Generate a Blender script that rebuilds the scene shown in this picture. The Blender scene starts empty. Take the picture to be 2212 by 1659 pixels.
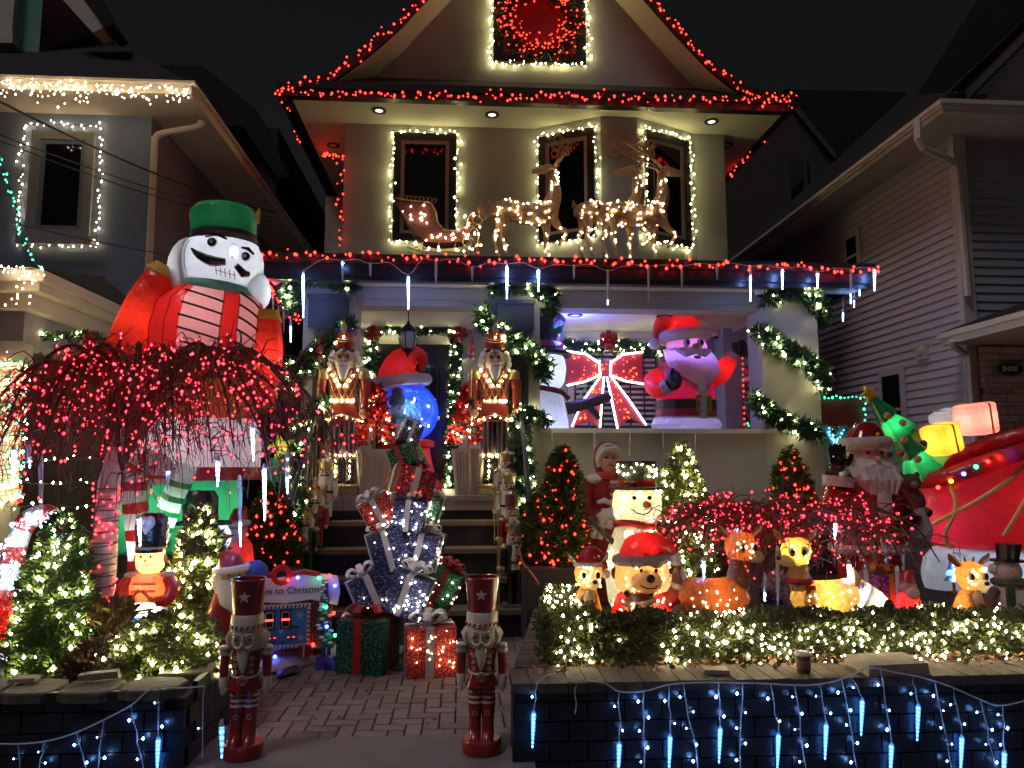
import bpy, math, random
import numpy as np
from mathutils import Vector, Matrix, Euler

RN = random.Random(11)
rng = np.random.default_rng(11)
scene = bpy.context.scene
COL = scene.collection
PI = math.pi
rad = math.radians

# ------------------------------------------------------------------ camera
CAM_H, CAM_YAW, CAM_PITCH, FOC = 1.55, -3.84, 6.2, 1600.0     # FOC in units of a 2212 px wide frame
cd = bpy.data.cameras.new('camera')
cam = bpy.data.objects.new('camera', cd)
COL.objects.link(cam)
cam.location = (0, 0, CAM_H)
cam.rotation_euler = (rad(90 + CAM_PITCH), 0, rad(CAM_YAW))
cd.sensor_width = 36
cd.lens = 36 * FOC / 2212
cd.clip_end = 500
scene.camera = cam

# ------------------------------------------------------------------ night sky and street light
world = bpy.data.worlds.new('World')
scene.world = world
world.use_nodes = True
wn = world.node_tree
for n in list(wn.nodes):
    wn.nodes.remove(n)
sky = wn.nodes.new('ShaderNodeTexSky')
sky.sky_type = 'NISHITA'
sky.sun_disc = False
sky.sun_elevation = rad(35)
sky.sun_rotation = rad(160)
sky.air_density = 2.0
sky.dust_density = 6.0
hsv = wn.nodes.new('ShaderNodeHueSaturation')
hsv.inputs['Saturation'].default_value = 0.55
bg = wn.nodes.new('ShaderNodeBackground')
bg.inputs['Strength'].default_value = 0.0018
wo = wn.nodes.new('ShaderNodeOutputWorld')
wn.links.new(sky.outputs[0], hsv.inputs['Color'])
wn.links.new(hsv.outputs[0], bg.inputs['Color'])
wn.links.new(bg.outputs[0], wo.inputs['Surface'])
sd = bpy.data.lights.new('street_glow', 'SUN')
sd.energy = 0.43
sd.angle = rad(14)
sd.color = (1.0, 0.89, 0.92)
so = bpy.data.objects.new('street_glow', sd)
COL.objects.link(so)
so.location = (-5, -6, 9)
so.rotation_euler = Vector((0.40, 0.33, -0.85)).to_track_quat('-Z', 'Y').to_euler()

scene.view_settings.view_transform = 'Standard'
scene.view_settings.look = 'None'
scene.view_settings.exposure = 0.5
scene.view_settings.gamma = 1.0
scene.render.engine = 'CYCLES'
cy = scene.cycles
cy.max_bounces = 4
cy.diffuse_bounces = 2
cy.glossy_bounces = 2
cy.transmission_bounces = 3
cy.transparent_max_bounces = 8
cy.sample_clamp_indirect = 2.0
cy.use_light_tree = True
cy.use_denoising = True
cy.caustics_reflective = False
cy.caustics_refractive = False
cy.blur_glossy = 1.0

# ------------------------------------------------------------------ pixel -> place
_ps, _pt = rad(CAM_YAW), rad(CAM_PITCH)
FW = Vector((-math.sin(_ps) * math.cos(_pt), math.cos(_ps) * math.cos(_pt), math.sin(_pt)))
RT = Vector((math.cos(_ps), math.sin(_ps), 0))
UP = RT.cross(FW)
EYE = Vector((0, 0, CAM_H))

def _ray(u, v):
    return FW * FOC + RT * (u - 1106) + UP * (829.5 - v)

def W(u, v, y):
    d = _ray(u, v)
    return EYE + d * (y / d.y)

def G(u, v, z):
    d = _ray(u, v)
    return EYE + d * ((z - CAM_H) / d.z)

# ------------------------------------------------------------------ materials
_M = {}

def mat(name, c, rough=.6, metal=0.0, var=.18, scale=9.0, bump=0.0, coat=0.0, spec=None, bscale=None, detail=4.0):
    if name in _M:
        return _M[name]
    m = bpy.data.materials.new(name)
    _M[name] = m
    m.use_nodes = True
    nt = m.node_tree
    b = nt.nodes['Principled BSDF']
    b.inputs['Roughness'].default_value = rough
    b.inputs['Metallic'].default_value = metal
    b.inputs['Coat Weight'].default_value = coat
    if spec is not None:
        b.inputs['Specular IOR Level'].default_value = spec
    tc = nt.nodes.new('ShaderNodeTexCoord')
    no = nt.nodes.new('ShaderNodeTexNoise')
    no.inputs['Scale'].default_value = scale
    no.inputs['Detail'].default_value = detail
    nt.links.new(tc.outputs['Object'], no.inputs['Vector'])
    mx = nt.nodes.new('ShaderNodeMix')
    mx.data_type = 'RGBA'
    mx.inputs['A'].default_value = (*[x * (1 - var) for x in c], 1)
    mx.inputs['B'].default_value = (*[min(1, x * (1 + var)) for x in c], 1)
    nt.links.new(no.outputs['Fac'], mx.inputs['Factor'])
    nt.links.new(mx.outputs['Result'], b.inputs['Base Color'])
    if bump:
        bp = nt.nodes.new('ShaderNodeBump')
        bp.inputs['Strength'].default_value = min(1, bump)
        bp.inputs['Distance'].default_value = .02
        if bscale:
            n2 = nt.nodes.new('ShaderNodeTexNoise')
            n2.inputs['Scale'].default_value = bscale
            n2.inputs['Detail'].default_value = 5
            nt.links.new(tc.outputs['Object'], n2.inputs['Vector'])
            nt.links.new(n2.outputs['Fac'], bp.inputs['Height'])
        else:
            nt.links.new(no.outputs['Fac'], bp.inputs['Height'])
        nt.links.new(bp.outputs[0], b.inputs['Normal'])
    return m

def glow(name, c, s):
    if name in _M:
        return _M[name]
    m = bpy.data.materials.new(name)
    _M[name] = m
    m.use_nodes = True
    nt = m.node_tree
    nt.nodes.remove(nt.nodes['Principled BSDF'])
    e = nt.nodes.new('ShaderNodeEmission')
    e.inputs['Color'].default_value = (*c, 1)
    e.inputs['Strength'].default_value = s
    nt.links.new(e.outputs[0], nt.nodes['Material Output'].inputs['Surface'])
    return m

def fabric(name, c, tr=.5, var=.14, gloss=.08, scale=7, bump=.7):
    """thin inflatable or lantern cloth: lets the lamp inside shine through"""
    if name in _M:
        return _M[name]
    m = bpy.data.materials.new(name)
    _M[name] = m
    m.use_nodes = True
    nt = m.node_tree
    nt.nodes.remove(nt.nodes['Principled BSDF'])
    L = nt.links.new
    tc = nt.nodes.new('ShaderNodeTexCoord')
    no = nt.nodes.new('ShaderNodeTexNoise')
    no.inputs['Scale'].default_value = scale
    L(tc.outputs['Object'], no.inputs['Vector'])
    mx = nt.nodes.new('ShaderNodeMix')
    mx.data_type = 'RGBA'
    mx.inputs['A'].default_value = (*[x * (1 - var) for x in c], 1)
    mx.inputs['B'].default_value = (*[min(1, x * (1 + var)) for x in c], 1)
    L(no.outputs['Fac'], mx.inputs['Factor'])
    d = nt.nodes.new('ShaderNodeBsdfDiffuse')
    t = nt.nodes.new('ShaderNodeBsdfTranslucent')
    g = nt.nodes.new('ShaderNodeBsdfGlossy')
    g.inputs['Roughness'].default_value = .35
    L(mx.outputs['Result'], d.inputs['Color'])
    L(mx.outputs['Result'], t.inputs['Color'])
    bp = nt.nodes.new('ShaderNodeBump')
    bp.inputs['Strength'].default_value = bump
    bp.inputs['Distance'].default_value = .05
    L(no.outputs['Fac'], bp.inputs['Height'])
    for n in (d, t, g):
        L(bp.outputs[0], n.inputs['Normal'])
    s1 = nt.nodes.new('ShaderNodeMixShader')
    s1.inputs[0].default_value = tr
    L(d.outputs[0], s1.inputs[1])
    L(t.outputs[0], s1.inputs[2])
    s2 = nt.nodes.new('ShaderNodeMixShader')
    s2.inputs[0].default_value = gloss
    L(s1.outputs[0], s2.inputs[1])
    L(g.outputs[0], s2.inputs[2])
    L(s2.outputs[0], nt.nodes['Material Output'].inputs['Surface'])
    return m

def clear(name, c=(.9, .95, 1), rough=.15, fac=.75):
    """clear plastic sheet or pane: partly transparent, partly glossy"""
    if name in _M:
        return _M[name]
    m = bpy.data.materials.new(name)
    _M[name] = m
    m.use_nodes = True
    nt = m.node_tree
    b = nt.nodes['Principled BSDF']
    b.inputs['Base Color'].default_value = (*c, 1)
    b.inputs['Roughness'].default_value = rough
    t = nt.nodes.new('ShaderNodeBsdfTransparent')
    t.inputs['Color'].default_value = (*c, 1)
    s = nt.nodes.new('ShaderNodeMixShader')
    s.inputs[0].default_value = fac
    nt.links.new(b.outputs[0], s.inputs[1])
    nt.links.new(t.outputs[0], s.inputs[2])
    nt.links.new(s.outputs[0], nt.nodes['Material Output'].inputs['Surface'])
    return m

# ------------------------------------------------------------------ mesh tools
def _mesh(name, v, f, m, smooth=True, ang=38):
    me = bpy.data.meshes.new(name)
    me.from_pydata(v, [], f)
    if smooth:
        me.shade_smooth()
        me.set_sharp_from_angle(angle=rad(ang))
    if m:
        me.materials.append(m)
    return me

class MB:
    def __init__(s):
        s.v = []
        s.f = []

    def add(s, vs, fs):
        o = len(s.v)
        s.v += [tuple(p) for p in vs]
        s.f += [tuple(i + o for i in f) for f in fs]
        return s

    def box(s, c, d, rot=(0, 0, 0), taper=1.0):
        m = Euler(rot).to_matrix()
        vs = []
        for z in (-.5, .5):
            k = taper if z > 0 else 1
            for x, y in ((-.5, -.5), (.5, -.5), (.5, .5), (-.5, .5)):
                vs.append(Vector(c) + m @ Vector((x * d[0] * k, y * d[1] * k, z * d[2])))
        return s.add(vs, [(0, 3, 2, 1), (4, 5, 6, 7), (0, 1, 5, 4), (1, 2, 6, 5), (2, 3, 7, 6), (3, 0, 4, 7)])

    def slab(s, a, b):
        return s.box([(a[i] + b[i]) / 2 for i in range(3)], [abs(b[i] - a[i]) for i in range(3)])

    def loft(s, rings, n=16, cap=True, pw=2.0):
        """rings: (cx, cy, cz, rx, ry) level rings; pw>2 makes them squarer"""
        vs, fs = [], []
        for (cx, cy, cz, rx, ry) in rings:
            for i in range(n):
                a = 2 * PI * i / n
                ca, sa = math.cos(a), math.sin(a)
                e = 2 / pw
                vs.append((cx + rx * math.copysign(abs(ca) ** e, ca), cy + ry * math.copysign(abs(sa) ** e, sa), cz))
        k = len(rings)
        for j in range(k - 1):
            for i in range(n):
                i2 = (i + 1) % n
                fs.append((j * n + i, j * n + i2, (j + 1) * n + i2, (j + 1) * n + i))
        if cap:
            fs.append(tuple(range(n - 1, -1, -1)))
            fs.append(tuple(range((k - 1) * n, k * n)))
        return s.add(vs, fs)

    def lathe(s, prof, n=20, c=(0, 0, 0), cap=True):
        return s.loft([(c[0], c[1], c[2] + z, max(r, 1e-4), max(r, 1e-4)) for r, z in prof], n, cap)

    def ball(s, c, r, n=12, rot=(0, 0, 0)):
        if isinstance(r, (int, float)):
            r = (r, r, r)
        m = Euler(rot).to_matrix()
        k = max(4, n // 2 + 1)
        vs, fs = [], []
        for j in range(1, k):
            t = PI * j / k
            for i in range(n):
                a = 2 * PI * i / n
                p = Vector((r[0] * math.sin(t) * math.cos(a), r[1] * math.sin(t) * math.sin(a), r[2] * math.cos(t)))
                vs.append(Vector(c) + m @ p)
        top = len(vs)
        vs.append(Vector(c) + m @ Vector((0, 0, r[2])))
        vs.append(Vector(c) + m @ Vector((0, 0, -r[2])))
        for j in range(k - 2):
            for i in range(n):
                i2 = (i + 1) % n
                fs.append((j * n + i, (j + 1) * n + i, (j + 1) * n + i2, j * n + i2))
        for i in range(n):
            i2 = (i + 1) % n
            fs.append((top, i, i2))
            fs.append((top + 1, (k - 2) * n + i2, (k - 2) * n + i))
        return s.add(vs, fs)

    def tube(s, pts, r, n=6, cap=True, flat=1.0):
        pts = [Vector(p) for p in pts]
        k = len(pts)
        if not hasattr(r, '__len__'):
            r = [r] * k
        vs, fs = [], []
        prev = None
        for j in range(k):
            t = (pts[min(j + 1, k - 1)] - pts[max(j - 1, 0)])
            t = t.normalized() if t.length > 1e-9 else Vector((0, 0, 1))
            if prev is None:
                a = Vector((0, 0, 1)) if abs(t.z) < .9 else Vector((1, 0, 0))
                x = t.cross(a).normalized()
            else:
                x = (prev - t * prev.dot(t))
                x = x.normalized() if x.length > 1e-6 else t.orthogonal().normalized()
            prev = x
            y = t.cross(x)
            for i in range(n):
                a = 2 * PI * i / n
                vs.append(pts[j] + (x * math.cos(a) + y * math.sin(a) * flat) * r[j])
        for j in range(k - 1):
            for i in range(n):
                i2 = (i + 1) % n
                fs.append((j * n + i, j * n + i2, (j + 1) * n + i2, (j + 1) * n + i))
        if cap:
            fs.append(tuple(range(n - 1, -1, -1)))
            fs.append(tuple(range((k - 1) * n, k * n)))
        return s.add(vs, fs)

    def prism(s, poly, y0, y1):
        """closed outline in (x, z), extruded from y0 to y1"""
        n = len(poly)
        vs = [(p[0], y0, p[1]) for p in poly] + [(p[0], y1, p[1]) for p in poly]
        fs = [tuple(range(n)), tuple(range(2 * n - 1, n - 1, -1))]
        for i in range(n):
            j = (i + 1) % n
            fs.append((i, i + n, j + n, j))
        return s.add(vs, fs)

    def build(s, name, m, parent=None, smooth=True, ang=38, loc=None, rot=None):
        return obj(name, _mesh(name, s.v, s.f, m, smooth, ang), parent, loc, rot)

def obj(name, me, parent=None, loc=None, rot=None):
    o = bpy.data.objects.new(name, me)
    COL.objects.link(o)
    if parent:
        o.parent = parent
    if loc is not None:
        o.location = loc
    if rot is not None:
        o.rotation_euler = rot
    return o

def tag(o, label=None, cat=None, group=None, kind=None):
    for k, x in (('label', label), ('category', cat), ('group', group), ('kind', kind)):
        if x:
            o[k] = x
    return o

def thing(name, label, cat, loc=(0, 0, 0), rz=0.0, s=1.0, group=None):
    o = bpy.data.objects.new(name, None)
    COL.objects.link(o)
    o.location = loc
    o.rotation_euler = (0, 0, rz)
    o.scale = (s, s, s)
    o.empty_display_size = .1
    return tag(o, label, cat, group)

def part(name, m, parent, fn, smooth=True, ang=38, **k):
    b = MB()
    fn(b)
    return b.build(name, m, parent, smooth, ang, **k)

def lamp(parent, loc, watts, c=(1, .9, .75), r=.06, name='bulb'):
    d = bpy.data.lights.new(name, 'POINT')
    d.energy = watts
    d.color = c
    d.shadow_soft_size = r
    o = bpy.data.objects.new(name, d)
    COL.objects.link(o)
    o.parent = parent
    o.location = loc
    return o

# many small copies of one little shape as ONE mesh
OCTA_V = np.array([(1, 0, 0), (0, 1, 0), (-1, 0, 0), (0, -1, 0), (0, 0, 1.25), (0, 0, -1.25)], float)
OCTA_F = np.array([(0, 1, 4), (1, 2, 4), (2, 3, 4), (3, 0, 4), (1, 0, 5), (2, 1, 5), (3, 2, 5), (0, 3, 5)])

def np_mesh(name, V, F, m, smooth=False):
    me = bpy.data.meshes.new(name)
    nv, nf, k = len(V), len(F), F.shape[1]
    me.vertices.add(nv)
    me.vertices.foreach_set('co', np.ascontiguousarray(V, np.float32).ravel())
    me.loops.add(nf * k)
    me.loops.foreach_set('vertex_index', np.ascontiguousarray(F, np.int32).ravel())
    me.polygons.add(nf)
    me.polygons.foreach_set('loop_start', np.arange(0, nf * k, k, dtype=np.int32))
    if smooth:
        me.polygons.foreach_set('use_smooth', np.ones(nf, bool))
    me.update(calc_edges=True)
    me.materials.append(m)
    return me

def bulbs(pts, r, m, parent, name='bulbs', jit=.42):
    pts = np.array([tuple(p) for p in pts], float).reshape(-1, 3)
    n = len(pts)
    sc = r * .80 * (1 + jit * rng.uniform(-1, 1, (n, 1, 1)))
    V = (pts[:, None, :] + OCTA_V[None] * sc).reshape(-1, 3)
    F = (OCTA_F[None] + (np.arange(n) * 6)[:, None, None]).reshape(-1, 3)
    o = obj(name, np_mesh(name, V, F, m), parent)
    o['kind'] = 'stuff'
    return o

def leaves(pts, dirs, L, Wd, m, parent, name, spread=.8, bend=.25, kind=True):
    """leaf blades (two triangles each, folded) at pts pointing roughly along dirs"""
    pts = np.asarray(pts, float)
    n = len(pts)
    d = np.asarray(dirs, float) + spread * rng.normal(size=(n, 3))
    d /= np.linalg.norm(d, axis=1, keepdims=True) + 1e-9
    a = rng.normal(size=(n, 3))
    s = np.cross(d, a)
    s /= np.linalg.norm(s, axis=1, keepdims=True) + 1e-9
    u = np.cross(s, d)
    l = L * rng.uniform(.6, 1.35, (n, 1))
    w = Wd * rng.uniform(.7, 1.3, (n, 1))
    V = np.stack([pts, pts + d * l * .5 + s * w * .5 + u * l * bend, pts + d * l, pts + d * l * .5 - s * w * .5 + u * l * bend], 1).reshape(-1, 3)
    b = (np.arange(n) * 4)[:, None]
    F = np.concatenate([b + np.array([[0, 1, 2]]), b + np.array([[0, 2, 3]])], 0)
    o = obj(name, np_mesh(name, V, F, m), parent)
    if kind:
        o['kind'] = 'stuff'
    return o

def resample(pts, step):
    pts = [Vector(p) for p in pts]
    out = [pts[0]]
    acc = 0.0
    for a, b in zip(pts, pts[1:]):
        d = (b - a).length
        t = step - acc
        while t <= d:
            out.append(a + (b - a) * (t / d))
            t += step
        acc = (acc + d) % step if d else acc
    return out

def spline(pts, k=8):
    """Catmull-Rom through pts"""
    P = [Vector(p) for p in pts]
    P = [P[0] * 2 - P[1]] + P + [P[-1] * 2 - P[-2]]
    out = []
    for i in range(1, len(P) - 2):
        for j in range(k):
            t = j / k
            a, b, c, d = P[i - 1], P[i], P[i + 1], P[i + 2]
            out.append(.5 * ((2 * b) + (c - a) * t + (2 * a - 5 * b + 4 * c - d) * t * t + (3 * b - a - 3 * c + d) * t ** 3))
    out.append(P[-2])
    return out

WIRE_DARK = mat('dark green wire', (.012, .02, .012), .6)
WIRE_WHITE = mat('white wire', (.45, .47, .5), .5)
WIRE_BLACK = mat('black wire', (.012, .012, .013), .5)
WARM = glow('warm white bulb', (1.0, .90, .36), 42)
WARMF = glow('warm white bulb in foliage', (1.0, .90, .40), 110)
AMBER = glow('amber bulb', (1.0, .74, .42), 26)
REDB = glow('red bulb', (1.0, .020, .012), 10)
GREENB = glow('green bulb', (.03, 1.0, .42), 9)
BLUEB = glow('blue bulb', (.05, .10, 1.0), 14)
COOL = glow('cool white bulb', (.55, .78, 1.0), 34)
ICE = glow('icicle core lit', (.22, .40, 1.0), 95)
ICEBLUE = glow('icicle core blue', (.07, .30, 1.0), 10)

def light_string(label, pts, step, m, r, wire=None, jit=.018, group=None, name='light_string', wr=.0035, drop=0.0):
    P = [Vector(p) + Vector((RN.gauss(0, jit * .4), RN.gauss(0, jit * .2), RN.gauss(0, jit * .4))) for p in resample(pts, step * .5)]
    t = MB().tube(P, wr, 3, False).build(name, wire or WIRE_DARK, None, True)
    tag(t, label, 'string lights', group)
    B = [Vector(p) + Vector((RN.gauss(0, jit), -abs(RN.gauss(0, jit * .5)) - r * .5, RN.gauss(0, jit) - RN.random() * drop)) for p in resample(pts, step)]
    bulbs(B, r, m, t)
    return t
# ================================================================== ground, walkway, planter walls
XL, XR = -1.40, 0.27            # the walkway lies between the two planters
YW = 4.05                       # front face of the planter walls
YS = 6.85                       # foot of the steps
SOIL = .37
M_SOIL = mat('dark soil', (.030, .022, .016), .95, var=.5, scale=14, bump=.8)
M_CONC = mat('worn concrete', (.17, .155, .145), .85, var=.22, scale=7, bump=.25, bscale=60)
M_PAVE = [mat('brown paver %d' % i, c, .75, var=.22, scale=16, bump=.35, bscale=70) for i, c in enumerate([(.215, .170, .155), (.185, .147, .135), (.24, .19, .17)])]
M_BLK = mat('blue black glazed brick', (.012, .014, .022), .34, var=.5, scale=11, bump=.35, bscale=25)
M_CAPB = mat('brown cap brick', (.085, .062, .052), .8, var=.3, scale=12, bump=.4, bscale=50)
M_FLAG = mat('grey flagstone', (.095, .083, .068), .85, var=.4, scale=9, bump=.6, bscale=22)

tag(part('ground', M_SOIL, None, lambda b: b.add([(-90, 3.9, -.16), (90, 3.9, -.16), (90, 160, -.16), (-90, 160, -.16)], [(0, 1, 2, 3)])), kind='structure')
tag(part('sidewalk', M_CONC, None, lambda b: b.slab((-90, -30, -.30), (90, 4.0, -.155))), kind='structure')
tag(part('kerb', M_CONC, None, lambda b: b.slab((XL - .02, 3.97, -.2), (XR + .12, 4.47, .006))), kind='structure')

def herringbone():
    w = tag(part('walkway', mat('sand joint', (.035, .027, .022), .95, var=.4, scale=30, bump=.5), None,
                 lambda b: (b.slab((XL, 4.47, -.1), (XR + 1.0, YS + .3, -.022)), b.slab((-2.35, 5.3, -.1), (XL - .001, YS + .3, -.0225)))), kind='structure')
    PW = .098
    g = .004
    b = MB()
    h = PW / 2
    def brick(lx, ly):
        mb = MB()
        x, y = lx / 2 - g, ly / 2 - g
        e = .005
        mb.loft([(0, 0, -.03, 0, 0)], 4) if 0 else None
        vs = [(-x, -y, -.04), (x, -y, -.04), (x, y, -.04), (-x, y, -.04), (-x, -y, -e), (x, -y, -e), (x, y, -e), (-x, y, -e),
              (-x + e, -y + e, 0), (x - e, -y + e, 0), (x - e, y - e, 0), (-x + e, y - e, 0)]
        fs = []
        for k in (0, 4):
            for i in range(4):
                j = (i + 1) % 4
                fs.append((k + i, k + j, k + 4 + j, k + 4 + i))
        fs.append((8, 9, 10, 11))
        return mb.add(vs, fs)
    hm = [_mesh('paver', *(lambda q: (q.v, q.f))(brick(2 * PW, PW)), m, False) for m in M_PAVE]
    vm = [_mesh('paver', *(lambda q: (q.v, q.f))(brick(PW, 2 * PW)), m, False) for m in M_PAVE]
    nx = int((XR + .7 - XL) / PW) + 1
    ny = int((YS + .2 - 4.47) / PW) + 1
    cnt = 0
    for a in range(-11, nx):
        for c in range(-3, ny):
            k = (a - c) % 4
            if k == 0:
                x, y, me, ex, ey = XL + (a + 1) * PW, 4.48 + (c + .5) * PW, hm, PW, h
            elif k == 3:
                x, y, me, ex, ey = XL + (a + .5) * PW, 4.48 + (c + 1) * PW, vm, h, PW
            else:
                continue
            if x - ex < (XL - .2 if y < 5.35 else -2.3) or y - ey < 4.26 or x + ex > XR + .62 or y + ey > YS + .22:
                continue
            o = obj('paver', RN.choice(me), w, (x, y, RN.uniform(-.0025, .0025)), (RN.gauss(0, .006), RN.gauss(0, .006), RN.gauss(0, .008)))
            cnt += 1
    return w
herringbone()

def planter(name, label, x0, x1, capname, side):
    t = thing(name, label, 'wall')
    top = .40
    sl_ = .17 if side < 0 else 0.0
    w_ = .25 * -side
    yend = 6.1 if side < 0 else 5.28
    sx_ = lambda y: (x1 - .012 if side > 0 else x0 + .012) + sl_ * (y - YW)
    part('wall_core', mat('mortar dark', (.008, .009, .014), .8), t, lambda b: (b.slab((x0 + .012, YW + .012, -.2), (x1 - .012, YW + .25, top - .045)),
         b.add([(sx_(YW + .25) + k * w_, yy, zz_) for zz_ in (-.2, top - .045) for k, yy in ((0, YW + .25), (1, YW + .25))] +
               [(sx_(yend) + k * w_, yend, zz_) for zz_ in (-.2, top - .045) for k in (0, 1)], [(0, 2, 6, 4), (1, 5, 7, 3), (2, 3, 7, 6), (4, 6, 7, 5)])), False)
    bm = MB().box((0, 0, 0), (.192, .03, .092))
    me = _mesh('brick', bm.v, bm.f, M_BLK, False)
    bs = MB().box((0, 0, 0), (.03, .192, .092))
    ms = _mesh('brick', bs.v, bs.f, M_BLK, False)
    a0, a1 = max(x0, -3.2), min(x1, 3.6)
    for r in range(6):
        z = -.145 + r * .1
        x = a0 + (.1 if r % 2 else 0) + .1
        while x + .08 < a1:
            obj('brick', me, t, (x, YW + RN.uniform(0, .004), z))
            x += .2
        y = YW + .15 + (.1 if r % 2 else 0)
        while y < yend - .05:
            obj('brick', ms, t, (sx_(y), y, z), (0, 0, -math.atan(sl_)))
            y += .2
    # cap
    if capname == 'cap_brick':
        cm = MB().box((0, 0, 0), (.094, .30, .05))
        mc = _mesh('cap_brick', cm.v, cm.f, M_CAPB, False)
        x = a0 + .05
        while x < a1:
            obj('cap_brick', mc, t, (x, YW + .12, top - .02), (RN.gauss(0, .01), RN.gauss(0, .012), RN.gauss(0, .01)))
            x += .1
        cm = MB().box((0, 0, 0), (.30, .094, .05))
        mc = _mesh('cap_brick', cm.v, cm.f, M_CAPB, False)
        y = YW + .33
        while y < 6.1:
            obj('cap_brick', mc, t, (sx_(y) + .12, y, top - .02), (RN.gauss(0, .012), RN.gauss(0, .01), RN.gauss(0, .01)))
            y += .1
    else:
        def flag(cx, cy, w, d):
            k = 9
            po = [(w * .5 * math.copysign(abs(math.cos(2 * PI * i / k + .3)) ** .55, math.cos(2 * PI * i / k + .3)) * RN.uniform(.88, 1.05),
                   d * .5 * math.copysign(abs(math.sin(2 * PI * i / k + .3)) ** .55, math.sin(2 * PI * i / k + .3)) * RN.uniform(.88, 1.05)) for i in range(k)]
            b = MB()
            b.add([(p[0], p[1], -.03) for p in po] + [(p[0], p[1], .012) for p in po] + [(p[0] * .95, p[1] * .95, .02) for p in po],
                  [tuple(range(2 * k, 3 * k))] + [(i, (i + 1) % k, k + (i + 1) % k, k + i) for i in range(k)] + [(k + i, k + (i + 1) % k, 2 * k + (i + 1) % k, 2 * k + i) for i in range(k)])
            b.build('cap_stone', M_FLAG, t, False, loc=(cx, cy, top - .015 + RN.uniform(0, .01)), rot=(RN.gauss(0, .02), RN.gauss(0, .02), 0))
        x = a0
        while x < a1 - .1:
            w = min(RN.uniform(.24, .42), a1 - x)
            flag(x + w / 2, YW + .10, w, .30)
            x += w
        y = YW + .28
        while y < 5.1:
            flag(x1 - .14, y + .15, .32, .3)
            y += .31
    return t
planter('planter_wall', 'dark brick planter wall with rough flagstone top beside the striped nutcracker', -9, XL, 'cap_stone', 1)
planter('planter_wall', 'dark brick planter wall with brown brick cap below the lit hedge', XR, 9, 'cap_brick', -1)
tag(part('soil_bed', M_SOIL, None, lambda b: (b.slab((-9, YW + .2, -.1), (XL - .2, 5.28, SOIL - .04)), b.slab((-9, 5.28, -.1), (-2.12, 9.5, SOIL - .041)))), kind='structure')
tag(part('soil_bed', M_SOIL, None, lambda b: b.add([(XR + .15, YW + .2, SOIL - .04), (9, YW + .2, SOIL - .04), (9, 8.2, SOIL - .04), (XR + .55, 8.2, SOIL - .04), (XR + .55, 6.1, SOIL - .04)], [(0, 1, 2, 3, 4)])), kind='structure')

# ================================================================== the decorated house
FL = 1.225                      # porch floor level
YP = 7.85                       # front edge of the porch floor
YB = 10.2                       # porch back wall, upper front wall
M_STUC = mat('pale stucco', (.36, .355, .365), .85, var=.24, scale=1.9, bump=.12, bscale=90)
M_TRIM = mat('dark bronze trim', (.014, .014, .020), .35, var=.2)
M_ROOF = mat('black shingle', (.010, .010, .011), .9, var=.5, scale=18, bump=.5)
M_WHITE = mat('white painted trim', (.62, .62, .64), .6, var=.05)
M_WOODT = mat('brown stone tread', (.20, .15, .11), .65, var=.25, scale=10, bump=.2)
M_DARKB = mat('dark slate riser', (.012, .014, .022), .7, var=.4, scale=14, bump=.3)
M_GLASS = mat('dark window glass', (.006, .007, .009), .06, var=.1)
M_BROWNB = mat('dark brown brick', (.035, .016, .016), .75, var=.4, scale=8, bump=.5)

house = thing('house', 'two storey stucco house with gabled roof, deep porch and red outlined eaves', 'house', (1.0, 9, 0))
HO = Vector((1.0, 9, 0))
def hpart(name, m, fn, smooth=False, parent=None, ang=38):
    b = MB()
    fn(b)
    b.v = [(p[0] - HO.x, p[1] - HO.y, p[2] - HO.z) for p in b.v]
    return b.build(name, m, parent or house, smooth, ang)

def quad(b, pts):
    b.add(pts, [tuple(range(len(pts)))])

ZE = W(632, 215, 9.55).z        # soffit level of the upper eave
def xz(u, v, y):
    p = W(u, v, y)
    return p.x, p.z
X0 = W(742, 400, YB).x
X1 = W(1567, 400, YB).x
BX = [W(1157, 272, YB).x, W(1297, 240, 9.74).x, W(1375, 240, 9.74).x, W(1500, 285, YB).x]
BAY = [(X0, YB), (BX[0], YB), (BX[1], 9.74), (BX[2], 9.74), (BX[3], YB), (X1, YB)]
ZPR = 4.0
def upper_walls(b):
    for (xa, ya), (xb, yb) in zip(BAY, BAY[1:]):
        quad(b, [(xa, ya, ZPR - .4), (xb, yb, ZPR - .4), (xb, yb, ZE + .02), (xa, ya, ZE + .02)])
    quad(b, [(X0, YB, ZPR - .4), (X0, 17, ZPR - .4), (X0, 17, ZE), (X0, YB, ZE)])
    quad(b, [(X1, YB, ZPR - .4), (X1, 17, ZPR - .4), (X1, 17, ZE), (X1, YB, ZE)])
hpart('upper_wall', M_STUC, upper_walls)
# wing set back on the left and behind
hpart('side_wing', M_STUC, lambda b: b.slab((X0 - .62, 12.2, 0), (X0 - .002, 15.5, ZE - .35)))
ex0, ex1 = W(632, 215, 9.55).x, W(1687, 249, 9.55).x
hpart('soffit', mat('cream soffit', (.55, .52, .47), .8, var=.04), lambda b: b.slab((ex0, 9.55, ZE), (ex1, 17, ZE + .03)))
def eave(b):
    b.slab((ex0 - .06, 9.43, ZE - .005), (ex1 + .06, 9.55, ZE + .16))
    b.slab((ex0 - .10, 9.40, ZE + .10), (ex1 + .10, 9.46, ZE + .2))
    b.slab((ex0 - .10, 9.55, ZE - .005), (ex0, 17, ZE + .16))
    b.slab((ex1, 9.55, ZE - .005), (ex1 + .10, 17, ZE + .16))
hpart('eave_fascia', M_TRIM, eave)
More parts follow.
